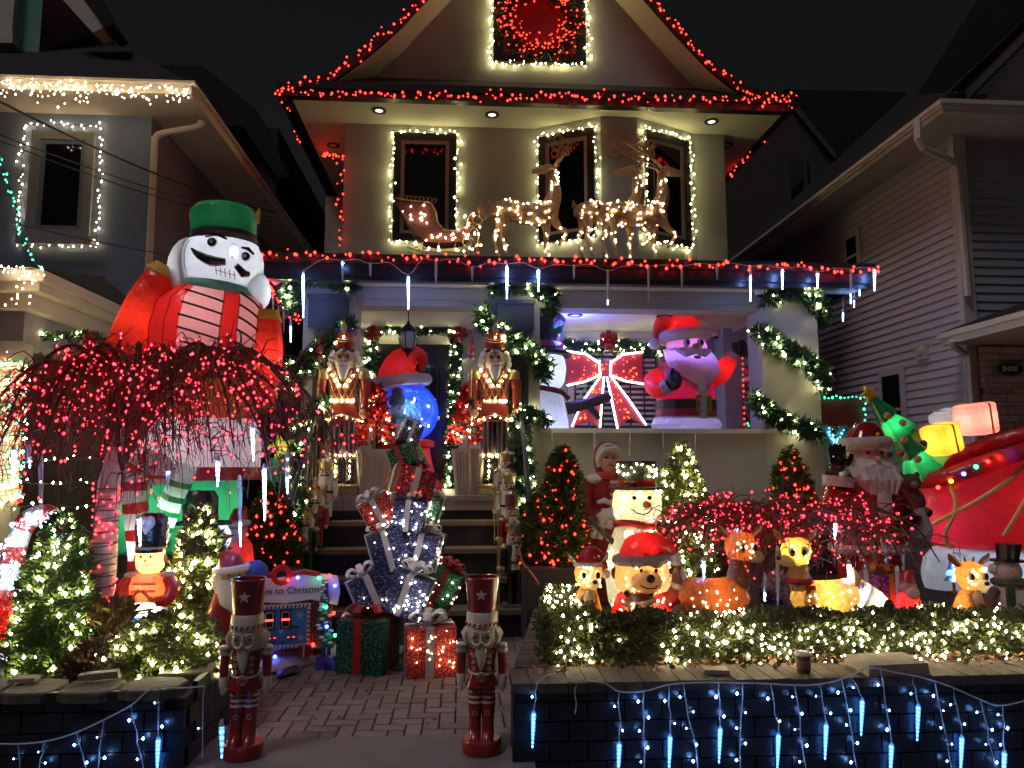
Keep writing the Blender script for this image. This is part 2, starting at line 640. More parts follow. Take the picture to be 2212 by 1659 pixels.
# pent roof strip between eave and gable wall
YG = 9.95
ZG0 = W(785, 165, YG).z
def pent(b):
    quad(b, [(ex0 - .1, 9.42, ZE + .19), (ex1 + .1, 9.42, ZE + .19), (ex1 + .1, YG + .05, ZG0 + .03), (ex0 - .1, YG + .05, ZG0 + .03)])
hpart('pent_roof', M_ROOF, pent)
# gable wall and flared roof with rake soffit
gl, gr = W(785, 165, YG), W(1527, 188, YG)
gx = (gl.x + gr.x) / 2
apz = gl.z + (gr.x - gl.x) / 2 * 1.06
hpart('gable_wall', M_STUC, lambda b: quad(b, [(gl.x - .3, YG, ZG0 - .1), (gr.x + .3, YG, ZG0 - .1), (gr.x + .3, YG, ZG0), (gx, YG, apz + .2), (gl.x - .3, YG, ZG0)]))
YR = 9.5
def rake(uvs):
    return [W(u, v, YR) for u, v in uvs]
rkL = rake([(598, 196), (690, 181), (770, 134), (860, 58), (915, 0), (1165, -262)])
rkR = rake([(1722, 222), (1628, 208), (1548, 158), (1470, 80), (1398, 0), (1165, -262)])
def roof(b):
    for rk, sg in ((rkL, -1), (rkR, 1)):
        P = spline(rk, 6)
        vs, fs = [], []
        for p in P:
            vs += [(p.x, YR - .04, p.z + .10), (p.x, 17, p.z + .10), (p.x, YR - .04, p.z - .06), (p.x, 17, p.z - .06)]
        for i in range(len(P) - 1):
            a = i * 4
            fs += [(a, a + 1, a + 5, a + 4), (a + 2, a + 6, a + 7, a + 3), (a, a + 4, a + 6, a + 2)]
        b.add(vs, fs)
hpart('roof', M_ROOF, roof, True)
def rakesoff(b):
    for rk in (rkL, rkR):
        P = spline(rk, 6)[4:]
        for p, q in zip(P, P[1:]):
            dz = .075
            quad(b, [(p.x, YR, p.z - dz), (q.x, YR, q.z - dz), (q.x, YG + .02, q.z - dz - .05), (p.x, YG + .02, p.z - dz - .05)])
hpart('rake_soffit', mat('cream soffit', (.55, .52, .47)), rakesoff, True)

def rect_frame(b, p00, p10, p11, p01, w, t, yo):
    """picture-frame moulding round a quad (corners low-left, low-right, up-right, up-left) w wide, t proud"""
    P = [Vector(p) for p in (p00, p10, p11, p01)]
    c = sum(P, Vector()) / 4
    n = (P[1] - P[0]).cross(P[3] - P[0]).normalized()
    if n.y > 0:
        n = -n
    ex = (P[1] - P[0]).normalized()
    ez = (P[3] - P[0]).normalized()
    O = P
    I = [P[0] + ex * w + ez * w, P[1] - ex * w + ez * w, P[2] - ex * w - ez * w, P[3] + ex * w - ez * w]
    vs = [p + n * yo for p in O + I] + [p + n * (yo + t) for p in O + I]
    fs = []
    for i in range(4):
        j = (i + 1) % 4
        fs += [(8 + i, 8 + j, 12 + j, 12 + i), (i, j, 8 + j, 8 + i), (4 + i, 12 + i, 12 + j, 4 + j)]
    b.add(vs, fs)
    return [p + n * yo for p in I], n

def window(ua, va, ub, vb, uc, vc, ud, vd, wall, inner=.105, fm=None, pane=M_GLASS, sash=True):
    """corners as seen: low-left, low-right, up-right, up-left, lying on the wall line wall=((x,y),(x,y))"""
    (xa, ya), (xb, yb) = wall
    def onwall(u, v):
        d = _ray(u, v)
        # intersect ray with vertical plane through wall line
        nx_, ny_ = yb - ya, -(xb - xa)
        t = (nx_ * xa + ny_ * ya) / (nx_ * d.x + ny_ * d.y)
        return EYE + d * t
    q = [onwall(*p) for p in ((ua, va), (ub, vb), (uc, vc), (ud, vd))]
    xl = (q[0].x + q[3].x) / 2, (q[0].y + q[3].y) / 2
    xr = (q[1].x + q[2].x) / 2, (q[1].y + q[2].y) / 2
    zb, zt = (q[0].z + q[1].z) / 2, (q[2].z + q[3].z) / 2
    Q = [Vector((xl[0], xl[1], zb)), Vector((xr[0], xr[1], zb)), Vector((xr[0], xr[1], zt)), Vector((xl[0], xl[1], zt))]
    b = MB()
    I, n = rect_frame(b, *Q, inner, .05, .0)
    b.v = [tuple(Vector(p) - HO) for p in b.v]
    wdw = b.build('window', M_TRIM, house, False)
    b2 = MB()
    I2, _ = rect_frame(b2, *[p for p in I], .05, .03, .004)
    b2.v = [tuple(Vector(p) - HO) for p in b2.v]
    b2.build('frame', fm or mat('tan window frame', (.45, .34, .30), .6), wdw, False)
    b3 = MB().add([p + n * .006 - HO for p in I], [(0, 1, 2, 3)])
    b3.build('pane', pane, wdw, False)
    return Q, n
WL = ((X0, YB), (BX[0], YB))
W2 = (BAY[1], BAY[2])
W3 = (BAY[3], BAY[4])
winQ = [window(850, 522, 985, 522, 985, 291, 850, 290, WL, .10),
        window(1166, 507, 1286, 534, 1286, 272, 1166, 304, W2, .10),
        window(1394, 516, 1492, 540, 1483, 312, 1394, 277, W3, .10)]
attic = window(1066, 136, 1264, 142, 1264, -25, 1066, -30, ((gl.x, YG), (gr.x, YG)), .14,
               pane=mat('attic glass tinted with red glow', (.30, .006, .006), .5, var=.5, scale=20), fm=mat('red lit frame', (.45, .12, .10), .6))  # red glow in the window put into pane and frame colours
# recessed spotlights in the soffit
def can(x, y, z, lit, nm='recessed_light'):
    b = MB()
    b.lathe([(.055, 0), (.10, -.004), (.10, -.012), (.055, -.012)], 18, (x, y, z), False)
    b.v = [tuple(Vector(p) - HO) for p in b.v]
    o = b.build(nm, M_TRIM, house)
    b = MB().lathe([(.054, -.008), (.03, -.004)], 14, (x, y, z))
    b.v = [tuple(Vector(p) - HO) for p in b.v]
    b.build('lens', glow('spot lens lit', (1, .93, .75), 1.2) if lit else mat('spot lens', (.6, .6, .6)), o)
for u, v in ((819, 238), (1063, 247), (1537, 262), (720, 313), (1570, 313)):
    p = G(u, v, ZE)
    can(p.x, p.y, ZE, u in (819, 1063, 1537))

# ------------------------------------------------------------------ porch
fx0, fx1 = W(557, 540, 7.75).x, W(1892, 575, 7.75).x
ZF = W(1200, 556, 7.75).z
def porch_fascia(b):
    b.slab((fx0, 7.75, ZF - .10), (fx1, 7.87, ZF))
    b.slab((fx0 + .04, 7.79, ZF - .22), (fx1 - .04, 7.9, ZF - .10))
    b.slab((fx0 + .06, 7.82, ZF - .27), (fx1 - .06, 7.93, ZF - .22))
    for x in (fx0, fx1 - .1):
        b.slab((x, 7.875, ZF - .25), (x + .1, 11.5, ZF - .003))
hpart('porch_fascia', M_TRIM, porch_fascia)
hpart('porch_roof', M_ROOF, lambda b: b.add([(fx0, 7.77, ZF + .004), (fx1, 7.77, ZF + .004), (fx1 - .3, YB, ZF + .28), (fx0 + .3, YB, ZF + .28), (fx0 + .3, 11.5, ZF + .28), (fx1 - .3, 11.5, ZF + .28), (fx0, 11.5, ZF + .004), (fx1, 11.5, ZF + .004)],
                                            [(0, 1, 2, 3), (3, 2, 5, 4), (0, 3, 4, 6), (1, 7, 5, 2)]))
YC = 8.15                       # front of the pillars
ZC = ZF - .255                  # underside of eave
hpart('porch_soffit', M_WHITE, lambda b: b.slab((fx0 + .08, 7.9, ZC), (fx1 - .08, YC + .01, ZC + .02)))
ZBM = W(1300, 664, YC).z
def beam(b):
    xa, xb = W(655, 650, YC).x, W(1768, 650, YC).x
    b.slab((xa, YC + .03, ZBM + .07), (xb, YC + .4, ZC))
    b.slab((xa + .02, YC + .06, ZBM), (xb - .02, YC + .36, ZBM + .07))
    b.slab((xb - .4, YC + .4, ZBM + .03), (xb - .02, YB, ZC))
hpart('porch_beam', M_STUC, beam)
hpart('porch_ceiling', mat('white porch ceiling', (.58, .56, .55), .7, var=.04), lambda b: b.slab((fx0 + .3, YC + .36, ZBM + .10), (fx1 - .3, YB + .1, ZBM + .16)))
hpart('porch_floor', mat('porch tile', (.30, .27, .24), .4, var=.15, scale=6), lambda b: (b.slab((W(640, 1000, YC).x, YP, FL - .15), (W(1790, 1000, YC).x, YB, FL - .03)), b.slab((-1.55, YP - .02, FL - .05), (.55, YB, FL))))
pillx = [(W(652, 800, YC).x, W(766, 800, YC).x), (W(1060, 800, YC).x, W(1166, 800, YC).x), (W(1648, 800, YC).x, W(1770, 800, YC).x)]
for i, (a, c) in enumerate(pillx):
    o = hpart('pillar', M_STUC, lambda b: b.slab((a, YC, 0.0), (c, YC + .42, ZC - .002)))
    if i < 2:
        ca, cc = (W(668, 700, YC).x, W(753, 700, YC).x) if i == 0 else (W(1073, 700, YC).x, W(1152, 700, YC).x)
        zt = W(700, 638 + 6 * i, YC).z
        zm = W(700, 710, YC).z
        M_PIL = mat('slate blue pilaster', (.030, .032, .045), .55, var=.15, scale=6)
        hpart('pilaster_cap', M_PIL, lambda b: (b.slab((ca, YC - .07, zm), (cc, YC - .001, zt)), b.slab((ca - .02, YC - .085, zt - .05), (cc + .02, YC - .07, zt))), False, o)
        d = (cc - ca) * .14
        for k in range(5):
            xx = ca + d + (cc - ca - 2 * d) * k / 5
            hpart('flute', M_PIL, lambda b: b.slab((xx + .008, YC - .055, FL - .3), (xx + (cc - ca - 2 * d) / 5 - .008, YC - .002, zm)), False, o)
        hpart('pilaster_back', M_PIL, lambda b: b.slab((ca + d, YC - .03, FL - .3), (cc - d, YC - .003, zm)), False, o)
# balustrade wall on the right and its dark brick base
bx0, bx1 = pillx[1][1], W(1784, 1000, YC).x
ZS = W(1400, 926, YC).z
hpart('balustrade_wall', M_STUC, lambda b: b.slab((bx0 + .002, YC + .02, FL - .18), (bx1, YC + .25, ZS - .05)))
hpart('balustrade_sill', M_WHITE, lambda b: b.slab((bx0 + .002, YC - .05, ZS - .05), (bx1 + .02, YC + .3, ZS)))
hpart('porch_base', M_BROWNB, lambda b: (b.slab((bx0 - .3, YC - .01, 0), (bx1 + .05, YC + .3, FL - .185)), b.slab((bx0 - .3, YC - .05, FL - .24), (bx1 + .08, YC - .01, FL - .17))))
hpart('porch_base', M_DARKB, lambda b: b.slab((pillx[0][0] - .3, YC + .43, 0), (-1.56, YB, FL - .155)))
# steps
sx0, sx1 = W(716, 1072, YP).x, W(1086, 1072, YP).x
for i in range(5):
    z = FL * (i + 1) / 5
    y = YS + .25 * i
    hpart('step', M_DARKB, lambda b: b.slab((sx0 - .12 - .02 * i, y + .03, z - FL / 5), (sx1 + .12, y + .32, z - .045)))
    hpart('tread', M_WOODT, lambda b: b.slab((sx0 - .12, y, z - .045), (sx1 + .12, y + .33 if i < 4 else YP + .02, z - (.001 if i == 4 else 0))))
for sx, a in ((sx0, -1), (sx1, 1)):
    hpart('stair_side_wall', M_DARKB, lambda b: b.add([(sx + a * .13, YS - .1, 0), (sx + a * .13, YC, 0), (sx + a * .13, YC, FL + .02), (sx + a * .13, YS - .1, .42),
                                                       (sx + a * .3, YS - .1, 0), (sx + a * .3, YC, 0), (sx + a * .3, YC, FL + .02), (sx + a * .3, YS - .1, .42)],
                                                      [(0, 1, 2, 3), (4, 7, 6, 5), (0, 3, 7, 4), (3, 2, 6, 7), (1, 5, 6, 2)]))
# railings up the stair
for sx, a in ((sx0, -1), (sx1, 1)):
    o = hpart('railing', M_TRIM, lambda b: b.tube([(sx + a * .2, YS - .05, 1.12), (sx + a * .2, YC - .1, FL + .95)], .022, 8), True)
    for k in range(9):
        y = YS - .03 + k * .14
        z = .42 + (FL - .4) * (y - YS + .1) / (YC - YS + .1)
        hpart('baluster', M_TRIM, lambda b: b.tube([(sx + a * .2, y, z), (sx + a * .2, y, z + .72)], .009, 5), True, o)
# porch back wall, door, window
def backwall(b):
    b.slab((pillx[0][0], YB, FL - .03), (W(1545, 800, YB).x, YB + .2, ZBM + .15))
hpart('porch_wall', mat('grey cladding panel', (.36, .35, .34), .7, var=.06, scale=4), backwall)
M_PANEL = mat('grey cladding panel raised', (.40, .39, .37), .7, var=.06, scale=4)
pxa, pxb = pillx[0][0] + .1, W(1540, 800, YB).x
zz = FL
r = 0
while zz < ZBM + .1:
    x = pxa - (.35 if r % 2 else 0)
    while x < pxb:
        a_, c_ = max(x, pxa), min(x + .7, pxb)
        if c_ - a_ > .05 and (c_ < W(800, 800, YB).x or a_ > W(985, 800, YB).x or zz > 3.1) and (c_ < W(1215, 800, YB).x or a_ > W(1432, 800, YB).x or zz > W(1300, 745, YB).z):
            hpart('wall_panel', M_PANEL, lambda b: b.slab((a_ + .006, YB - .012, zz + .006), (c_ - .006, YB - .001, min(zz + .3, ZBM + .1) - .006)))
        x += .7
    zz += .3
    r += 1
# side return wall and dark side opening right of the waving figure
hpart('porch_side_wall', mat('pale green wall', (.34, .42, .38), .8), lambda b: b.slab((W(1545, 800, YB).x + .002, YB - .35, FL - .03), (W(1596, 800, YB).x, YB + .2, ZBM + .1)))
hpart('side_door', M_TRIM, lambda b: b.slab((W(1597, 800, YB).x, YB - .2, FL - .03), (W(1700, 800, YB).x, YB - .1, ZBM)))
# door
dx0, dx1 = W(826, 900, YB).x, W(960, 900, YB).x
zd = W(900, 745, YB).z
M_DOOR = mat('black door', (.010, .010, .012), .3, var=.2)
door = hpart('door', M_DOOR, lambda b: b.slab((dx0 - .10, YB - .05, FL), (dx1 + .10, YB - .013, zd)))
hpart('door_panel', M_DOOR, lambda b: b.slab((dx0, YB - .085, FL + .02), (dx1, YB - .051, zd - .12)), False, door)
for k in range(2):
    a_ = dx0 + .1 + k * (dx1 - dx0) / 2 - .02
    hpart('door_glass', mat('dark door glass', (.02, .024, .028), .08), lambda b: b.slab((a_, YB - .092, FL + .95), (a_ + (dx1 - dx0) / 2 - .14, YB - .086, zd - .3)), False, door)
for k in range(7):
    x = dx0 + .10 + (dx1 - dx0 - .2) * k / 6
    hpart('door_bar', M_DOOR, lambda b: b.tube([(x, YB - .11, FL + .3), (x, YB - .11, zd - .25)], .008, 5), True, door)
hpart('door_knob', mat('brass', (.55, .38, .12), .25, 1.0), lambda b: b.ball((dx1 - .09, YB - .13, FL + .95), .035, 10), True, door)
# porch window with dark muntins and blinds
wx0, wx1 = W(1240, 850, YB).x, W(1418, 850, YB).x
wz1 = W(1330, 762, YB).z
wz0 = FL + .25
o = hpart('window', M_WHITE, lambda b: (b.slab((wx0 - .09, YB - .05, wz0), (wx0, YB - .013, wz1)), b.slab((wx1, YB - .05, wz0), (wx1 + .09, YB - .013, wz1)),
                                        b.slab((wx0 - .09, YB - .055, wz1), (wx1 + .09, YB - .013, wz1 + .09))))
hpart('pane', mat('window glass porch', (.05, .055, .065), .08), lambda b: b.slab((wx0, YB - .03, wz0), (wx1, YB - .014, wz1)), False, o)
nsl = 22
bl = MB().box((0, 0, 0), ((wx1 - wx0) / 2 - .05, .006, .035), (rad(25), 0, 0))
blm = _mesh('blind_slat', bl.v, bl.f, mat('cream blind', (.62, .62, .64), .6), False)
for k in range(nsl):
    for h_ in (0, 1):
        obj('blind_slat', blm, o, Vector((wx0 + (wx1 - wx0) * (.25 + .5 * h_), YB - .045, wz0 + .03 + (wz1 - wz0 - .06) * k / (nsl - 1))) - HO)
for k in range(7):
    x = wx0 + (wx1 - wx0) * k / 6
    hpart('window_bar', M_TRIM, lambda b: b.slab((x - .009, YB - .085, wz0), (x + .009, YB - .068, wz1)), False, o)
for u, v in ((1242, 680), (1435, 682)):
    p = G(u, v, ZBM + .10)
    can(p.x, p.y, ZBM + .099, False)
    if u < 1300:                 # added blue fill light, hung below the unlit can to tint the porch
        lamp(house, Vector((p.x, p.y, ZBM - .10)) - HO, 22, (.14, .18, 1.0), .08, 'porch_blue_fill')
# ================================================================== neighbour on the left
M_BLUEW = mat('blue grey siding paint', (.155, .205, .31), .8, var=.06, scale=3, bump=.08, bscale=60)
M_MAUVE = mat('mauve side wall', (.17, .13, .19), .8, var=.06, scale=3)
M_CREAM = mat('cream painted eave', (.60, .54, .46), .65, var=.05)
lh = thing('house', 'blue grey neighbouring house with cream eaves and icicle lights', 'house', (-5, 10, 0))
HO = Vector((-5, 10, 0))
_mainhouse = house
house = lh
YL = 9.0
cx = W(328, 262, YL).x
zs = W(328, 252, YL).z
hpart('front_wall', M_BLUEW, lambda b: quad(b, [(-12, YL, 0), (cx, YL, 0), (cx, YL, zs), (-12, YL, zs)]))
hpart('side_wall', M_MAUVE, lambda b: quad(b, [(cx, YL, 0), (cx, 17, 0), (cx, 17, zs), (cx, YL, zs)]))
ecx = W(405, 200, 8.45).x
hpart('soffit', M_CREAM, lambda b: b.slab((-12, 8.45, zs), (ecx, 17, zs + .03)))
zg = W(200, 178, 8.45).z
def lgut(b):
    b.slab((-12, 8.38, zs - .01), (ecx + .07, 8.45, zg - .03))
    b.slab((-12, 8.33, zs + .10), (ecx + .12, 8.38, zg))
    b.slab((ecx, 8.45, zs - .01), (ecx + .07, 17, zg - .03))
    b.slab((ecx + .07, 8.38, zs + .10), (ecx + .12, 17, zg))
hpart('gutter', M_CREAM, lgut)
hpart('roof', M_ROOF, lambda b: b.add([(-12, 8.36, zg - .02), (ecx + .1, 8.36, zg - .02), (ecx - 2.6, 11.2, zg + 2.3), (-12, 11.2, zg + 2.3), (ecx + .1, 17, zg - .02), (ecx - 2.6, 14, zg + 2.3)], [(0, 1, 2, 3), (1, 4, 5, 2)]))
# downspout
def spout(b):
    P = [W(436, 262, 8.9), W(424, 275, 8.9), W(352, 288, 8.95), W(336, 300, 8.93), W(333, 330, 8.93), W(318, 640, 8.93)]
    b.tube(spline(P, 4), .042, 8)
hpart('downspout', mat('cream gutter pipe', (.5, .44, .40), .6), spout, True)
# dormer
dfx = W(88, 60, 9.6).x
hpart('dormer_wall', mat('dormer wall tinted by green light', (.16, .40, .37), .8), lambda b: (quad(b, [(-12, 9.6, zg + .5), (dfx, 9.6, zg + .5), (dfx, 9.6, zg + 4), (-12, 9.6, zg + 4)]),))  # green light falling on the dormer is put into its wall colour
hpart('dormer_side', M_MAUVE, lambda b: quad(b, [(dfx, 9.6, zg + .5), (dfx, 10.9, zg + .5), (dfx, 10.9, zg + 4), (dfx, 9.6, zg + 4)]))
dt = W(30, 84, 9.55)
hpart('dormer_window', M_CREAM, lambda b: (b.slab((-12, 9.5, dt.z), (dt.x, 9.59, dt.z + 3)), b.slab((-12, 9.44, dt.z - .12), (dt.x + .05, 9.59, dt.z))))
p1, p2 = W(222, 60, 9.2), W(130, -10, 9.2)
hpart('dormer_eave', M_CREAM, lambda b: b.prism([(q.x, q.z) for q in (W(100, -40, 9.2), W(150, -40, 9.2), W(226, 58, 9.2), W(200, 70, 9.2))], 9.2, 9.5))
hpart('dormer_roof', M_ROOF, lambda b: b.prism([(q.x, q.z) for q in (W(160, -40, 9.15), W(190, -40, 9.15), W(244, 52, 9.15), W(226, 60, 9.15))], 9.15, 9.6))
wl = ((cx - 2, YL), (cx, YL))
lwq, _n = window(62, 512, 197, 520, 208, 290, 70, 284, wl, .105, fm=M_BLUEW)
house = lh
for o in [c for c in lh.children if c.name.startswith('window')]:
    o.data.materials[0] = mat('grey window casing', (.26, .27, .28), .7)
hpart('window_sill', mat('grey window casing', (.26, .27, .28), .7), lambda b: b.slab((lwq[0].x - .06, YL - .12, lwq[0].z - .09), (lwq[1].x + .06, YL - .002, lwq[0].z - .002)))
# its porch
YQ = 6.7
pc = W(96, 578, YQ)
M_PTRIM = mat('porch trim cream', (.55, .48, .42), .6, var=.06)
def lporch(b):
    b.slab((-12, YQ, pc.z - .12), (pc.x, YL, pc.z - .02))
    b.slab((-12, YQ + .05, pc.z - .20), (pc.x - .06, YL, pc.z - .12))
    b.slab((-12, YQ + .16, pc.z - .34), (pc.x - .18, YL, pc.z - .20))
hpart('porch_cornice', M_PTRIM, lporch)
hpart('porch_frieze', mat('grey mauve frieze', (.28, .26, .32), .7), lambda b: (b.slab((-12, YQ + .28, pc.z - .62), (pc.x - .30, YQ + .6, pc.z - .34)), b.slab((pc.x - .62, YQ + .6, pc.z - .62), (pc.x - .30, YL, pc.z - .34))))
hpart('porch_roof', M_ROOF, lambda b: b.add([(-12, YQ - .02, pc.z - .015), (pc.x + .02, YQ - .02, pc.z - .015), (pc.x - .6, YL, pc.z + .5), (-12, YL, pc.z + .5), (pc.x + .02, YL, pc.z - .015)], [(0, 1, 2, 3), (1, 4, 2)]))
hpart('porch_wall', mat('dark porch brick', (.05, .04, .045), .8, var=.3), lambda b: b.slab((-12, YL - .06, 0), (cx - .1, YL - .005, pc.z - .7)))
hpart('porch_rail', mat('cream porch rail', (.34, .31, .29), .7), lambda b: b.slab((-12, YQ + .4, .9), (pc.x - .4, YQ + .6, 1.15)))
colx = W(22, 700, YQ + .45).x
hpart('porch_column', mat('cream column', (.5, .45, .42), .6), lambda b: b.lathe([(.19, 0.2), (.17, .4), (.15, pc.z - .85), (.2, pc.z - .78), (.2, pc.z - .62)], 18, (colx, YQ + .45, 0)), True)
# rear building
rb = thing('house', 'unlit dark building with flat roof behind the blue grey house', 'house', (-7, 19, 0))
HO = Vector((-7, 19, 0))
house = rb
a, c = W(300, 145, 18), W(440, 145, 18)
c2, d2 = W(556, 240, 18), W(628, 385, 18)
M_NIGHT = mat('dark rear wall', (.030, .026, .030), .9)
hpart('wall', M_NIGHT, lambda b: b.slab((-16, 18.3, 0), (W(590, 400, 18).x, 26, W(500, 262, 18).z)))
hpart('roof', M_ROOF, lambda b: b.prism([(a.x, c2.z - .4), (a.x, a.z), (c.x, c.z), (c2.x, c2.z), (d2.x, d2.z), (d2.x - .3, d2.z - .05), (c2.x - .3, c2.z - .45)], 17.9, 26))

# ================================================================== neighbour on the right
M_SIDE = mat('clapboard with pinkish light', (.46, .385, .44), .75, var=.05, scale=4)  # pinkish street glow on the side wall put into its colour
M_SIDEF = mat('clapboard in shade tone', (.26, .27, .33), .75, var=.05, scale=4)  # same siding, the front wall's shade put into its colour
M_PALE = mat('pale aluminium trim', (.50, .46, .44), .5, var=.05)
rh = thing('house', 'clapboard neighbouring house with pale gutters beside the inflatable sleigh', 'house', (7, 10, 0))
HO = Vector((7, 10, 0))
house = rh
YN = 8.2
rx = W(2072, 500, YN).x
rz = W(2074, 293, YN).z
SH = .105
ns = int(rz / SH)
def sboard(ln, side, m):
    b = MB()
    t0, t1 = .004, .022
    if side:
        b.add([(-t1, 0, 0), (-t1, ln, 0), (-t0, ln, SH), (-t0, 0, SH), (0, 0, 0), (0, ln, 0)], [(0, 3, 2, 1), (0, 1, 5, 4), (0, 4, 3)])
    else:
        b.add([(0, -t1, 0), (ln, -t1, 0), (ln, -t0, SH), (0, -t0, SH), (0, 0, 0), (ln, 0, 0)], [(0, 1, 2, 3), (0, 4, 5, 1), (0, 3, 4)])
    return _mesh('siding_board', b.v, b.f, m, False)
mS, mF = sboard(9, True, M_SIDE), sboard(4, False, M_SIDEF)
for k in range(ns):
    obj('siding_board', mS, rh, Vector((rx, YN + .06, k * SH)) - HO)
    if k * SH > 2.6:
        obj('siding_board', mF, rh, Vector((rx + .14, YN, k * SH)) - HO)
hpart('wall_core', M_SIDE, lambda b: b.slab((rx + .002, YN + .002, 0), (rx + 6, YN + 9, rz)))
hpart('corner_board', M_PALE, lambda b: b.slab((rx - .026, YN - .03, 0), (rx + .13, YN + .06, rz)))
gcx, gcy = W(2038, 236, 7.65).x, 7.65
hpart('soffit', mat('pale vented soffit', (.46, .46, .42), .7), lambda b: b.slab((gcx, gcy, rz), (rx + 6, YN + 9, rz + .02)))
for k in range(9):
    hpart('soffit_rib', M_PALE, lambda b: b.slab((rx + .15 + k * .14, gcy + .02, rz - .006), (rx + .158 + k * .14, YN - .035, rz - .0005)))
gz = W(2100, 232, 7.6).z
def rgut(b):
    for dz, dy in ((0, .0), (.05, .03), (.09, .05)):
        b.slab((gcx - .03 - dy, gcy - .03 - dy, rz - .01 + dz), (rx + 6, gcy - dy, max(gz, rz + .13) if dz > .08 else rz + dz + .04))
        b.slab((gcx - .03 - dy, gcy - dy, rz - .01 + dz), (gcx - dy, YN + 9, max(gz, rz + .13) if dz > .08 else rz + dz + .04))
hpart('gutter', M_PALE, rgut)
zt = max(gz, rz + .13)
rr1 = W(1976, 203, 11.5)
hpart('roof', M_ROOF, lambda b: b.add([(gcx - .05, gcy - .05, zt), (rx + 6, gcy - .05, zt), (rx + 6, YN + 2, zt + .35), (rx + 1.2, YN + .3, zt + .35), (gcx - .05, YN + 9, zt), (rx + 4, YN + 9, zt + 4.2), (rx + 4, YN - .1, zt + 4.2)],
                                        [(0, 1, 2, 3), (0, 4, 5, 6)]))
gpa, gpb = W(2075, 200, YN - .1), W(2212, 80, YN - .1)
hpart('gable_wall', M_SIDE, lambda b: b.add([(gpa.x + .1, YN + .1, zt - .05), (rx + 6, YN + .1, zt - .05), (rx + 6, YN + .1, zt + 5), (gpb.x + 1.2, YN + .1, gpb.z + 1.3)], [(0, 1, 2, 3)]))
def rrake(b):
    a_, c_ = W(2078, 207, YN - .3), W(2222, 62, YN - .3)
    d_ = (c_ - a_).normalized()
    b.tube([a_, a_ + d_ * 3], .075, 4, True)
    b.add([a_ + Vector((.1, 0, -.04)), a_ + d_ * 3 + Vector((.1, 0, -.04)), a_ + d_ * 3 + Vector((.1, .42, -.04)), a_ + Vector((.1, .42, -.04))], [(0, 1, 2, 3)])
hpart('rake_board', M_PALE, rrake)
hpart('roof_slope', M_ROOF, lambda b: b.add([W(1980, 205, YN - .35), W(2090, 195, YN - .35), W(2212, 68, YN - .35), W(2330, -60, YN - .35), W(2150, -60, YN - .35)], [(0, 1, 2, 3, 4)]))
def rsp(b):
    P = [W(1982, 258, 7.75), W(1983, 300, 7.72), W(1992, 320, 7.75), W(2050, 345, 8.05), W(2064, 356, 8.12), W(2068, 375, 8.13)] + [W(2068 + (v - 375) * .085, v, 8.13) for v in (450, 640)]
    b.tube(P, .04, 6)
hpart('downspout', M_PALE, rsp, True)
hpart('downspout', M_PALE, lambda b: b.tube(spline([W(2058, 735, 7.9), W(2060, 748, 7.95), W(2085, 764, 8.1), W(2093, 780, 8.1), W(2105, 960, 8.1)], 4), .04, 6), True)
# side windows
def swin(u0, v0, u1, v1):
    def onx(u, v):
        d = _ray(u, v)
        return EYE + d * (rx / d.x)
    a_, c_ = onx(u0, v0), onx(u1, v1)
    za, zb = min(a_.z, c_.z), max(a_.z, c_.z)
    o = hpart('window', M_SIDE, lambda b: (b.slab((rx - .05, c_.y - .1, za - .1), (rx - .03, a_.y + .1, zb + .1)),))
    hpart('pane', M_GLASS, lambda b: b.slab((rx - .056, c_.y, za), (rx - .051, a_.y, zb)), False, o)
    hpart('sash_rail', M_SIDE, lambda b: b.slab((rx - .062, c_.y, (za + zb) / 2 - .02), (rx - .0565, a_.y, (za + zb) / 2 + .02)), False, o)
swin(1912, 815, 1958, 960)
swin(1835, 520, 1859, 590)
p = W(1999, 760, 8.9)
d = _ray(1999, 760)
p = EYE + d * (rx / d.x)
hpart('wall_vent', mat('pink vent', (.5, .40, .36), .6), lambda b: (b.box((rx - .04, p.y, p.z), (.06, .2, .2)), b.ball((rx - .07, p.y, p.z), (.03, .07, .07), 10)), True)
# projecting porch roof and stone face
q0, q1 = W(2047, 722, 8.1), W(2212, 668, 6.8)
qx = q0.x
hpart('porch_gutter', M_PALE, lambda b: (b.slab((qx - .06, 5.5, q0.z - .13), (qx + .02, YN - .04, q0.z)), b.slab((qx - .09, 5.5, q0.z - .05), (qx - .06, YN - .04, q0.z + .01))))
hpart('porch_roof', M_ROOF, lambda b: b.add([(qx - .09, 5.5, q0.z + .012), (qx - .09, YN, q0.z + .012), (qx + 1.6, YN, q0.z + .62), (qx + 1.6, 5.5, q0.z + .62)], [(0, 1, 2, 3)]))
hpart('porch_soffit', M_PALE, lambda b: b.slab((qx + .02, 5.5, q0.z - .12), (qx + 3, YN - .04, q0.z - .1)))
M_STONE = [mat('pinkish ledge stone %d' % i, c, .8, var=.2, scale=14, bump=.4) for i, c in enumerate([(.55, .44, .40), (.46, .37, .34), (.62, .52, .48)])]
st_x0 = W(2108, 800, YN).x
hpart('stone_backing', mat('stone mortar', (.05, .04, .04), .9), lambda b: b.slab((st_x0, YN - .05, .3), (rx + 4, YN - .032, q0.z - .13)))
z = q0.z - .14
row = 0
while z > 1.2:
    h_ = RN.uniform(.05, .10)
    x = st_x0 - RN.uniform(0, .2)
    while x < st_x0 + 1.0:
        w_ = RN.uniform(.16, .36)
        a_, c_ = max(x, st_x0), x + w_
        if c_ - a_ > .03:
            hpart('stone', RN.choice(M_STONE), lambda b: b.slab((a_ + .006, YN - .10 - RN.uniform(0, .02), z - h_ + .006), (c_ - .006, YN - .05, z - .004)))
        x += w_
    z -= h_
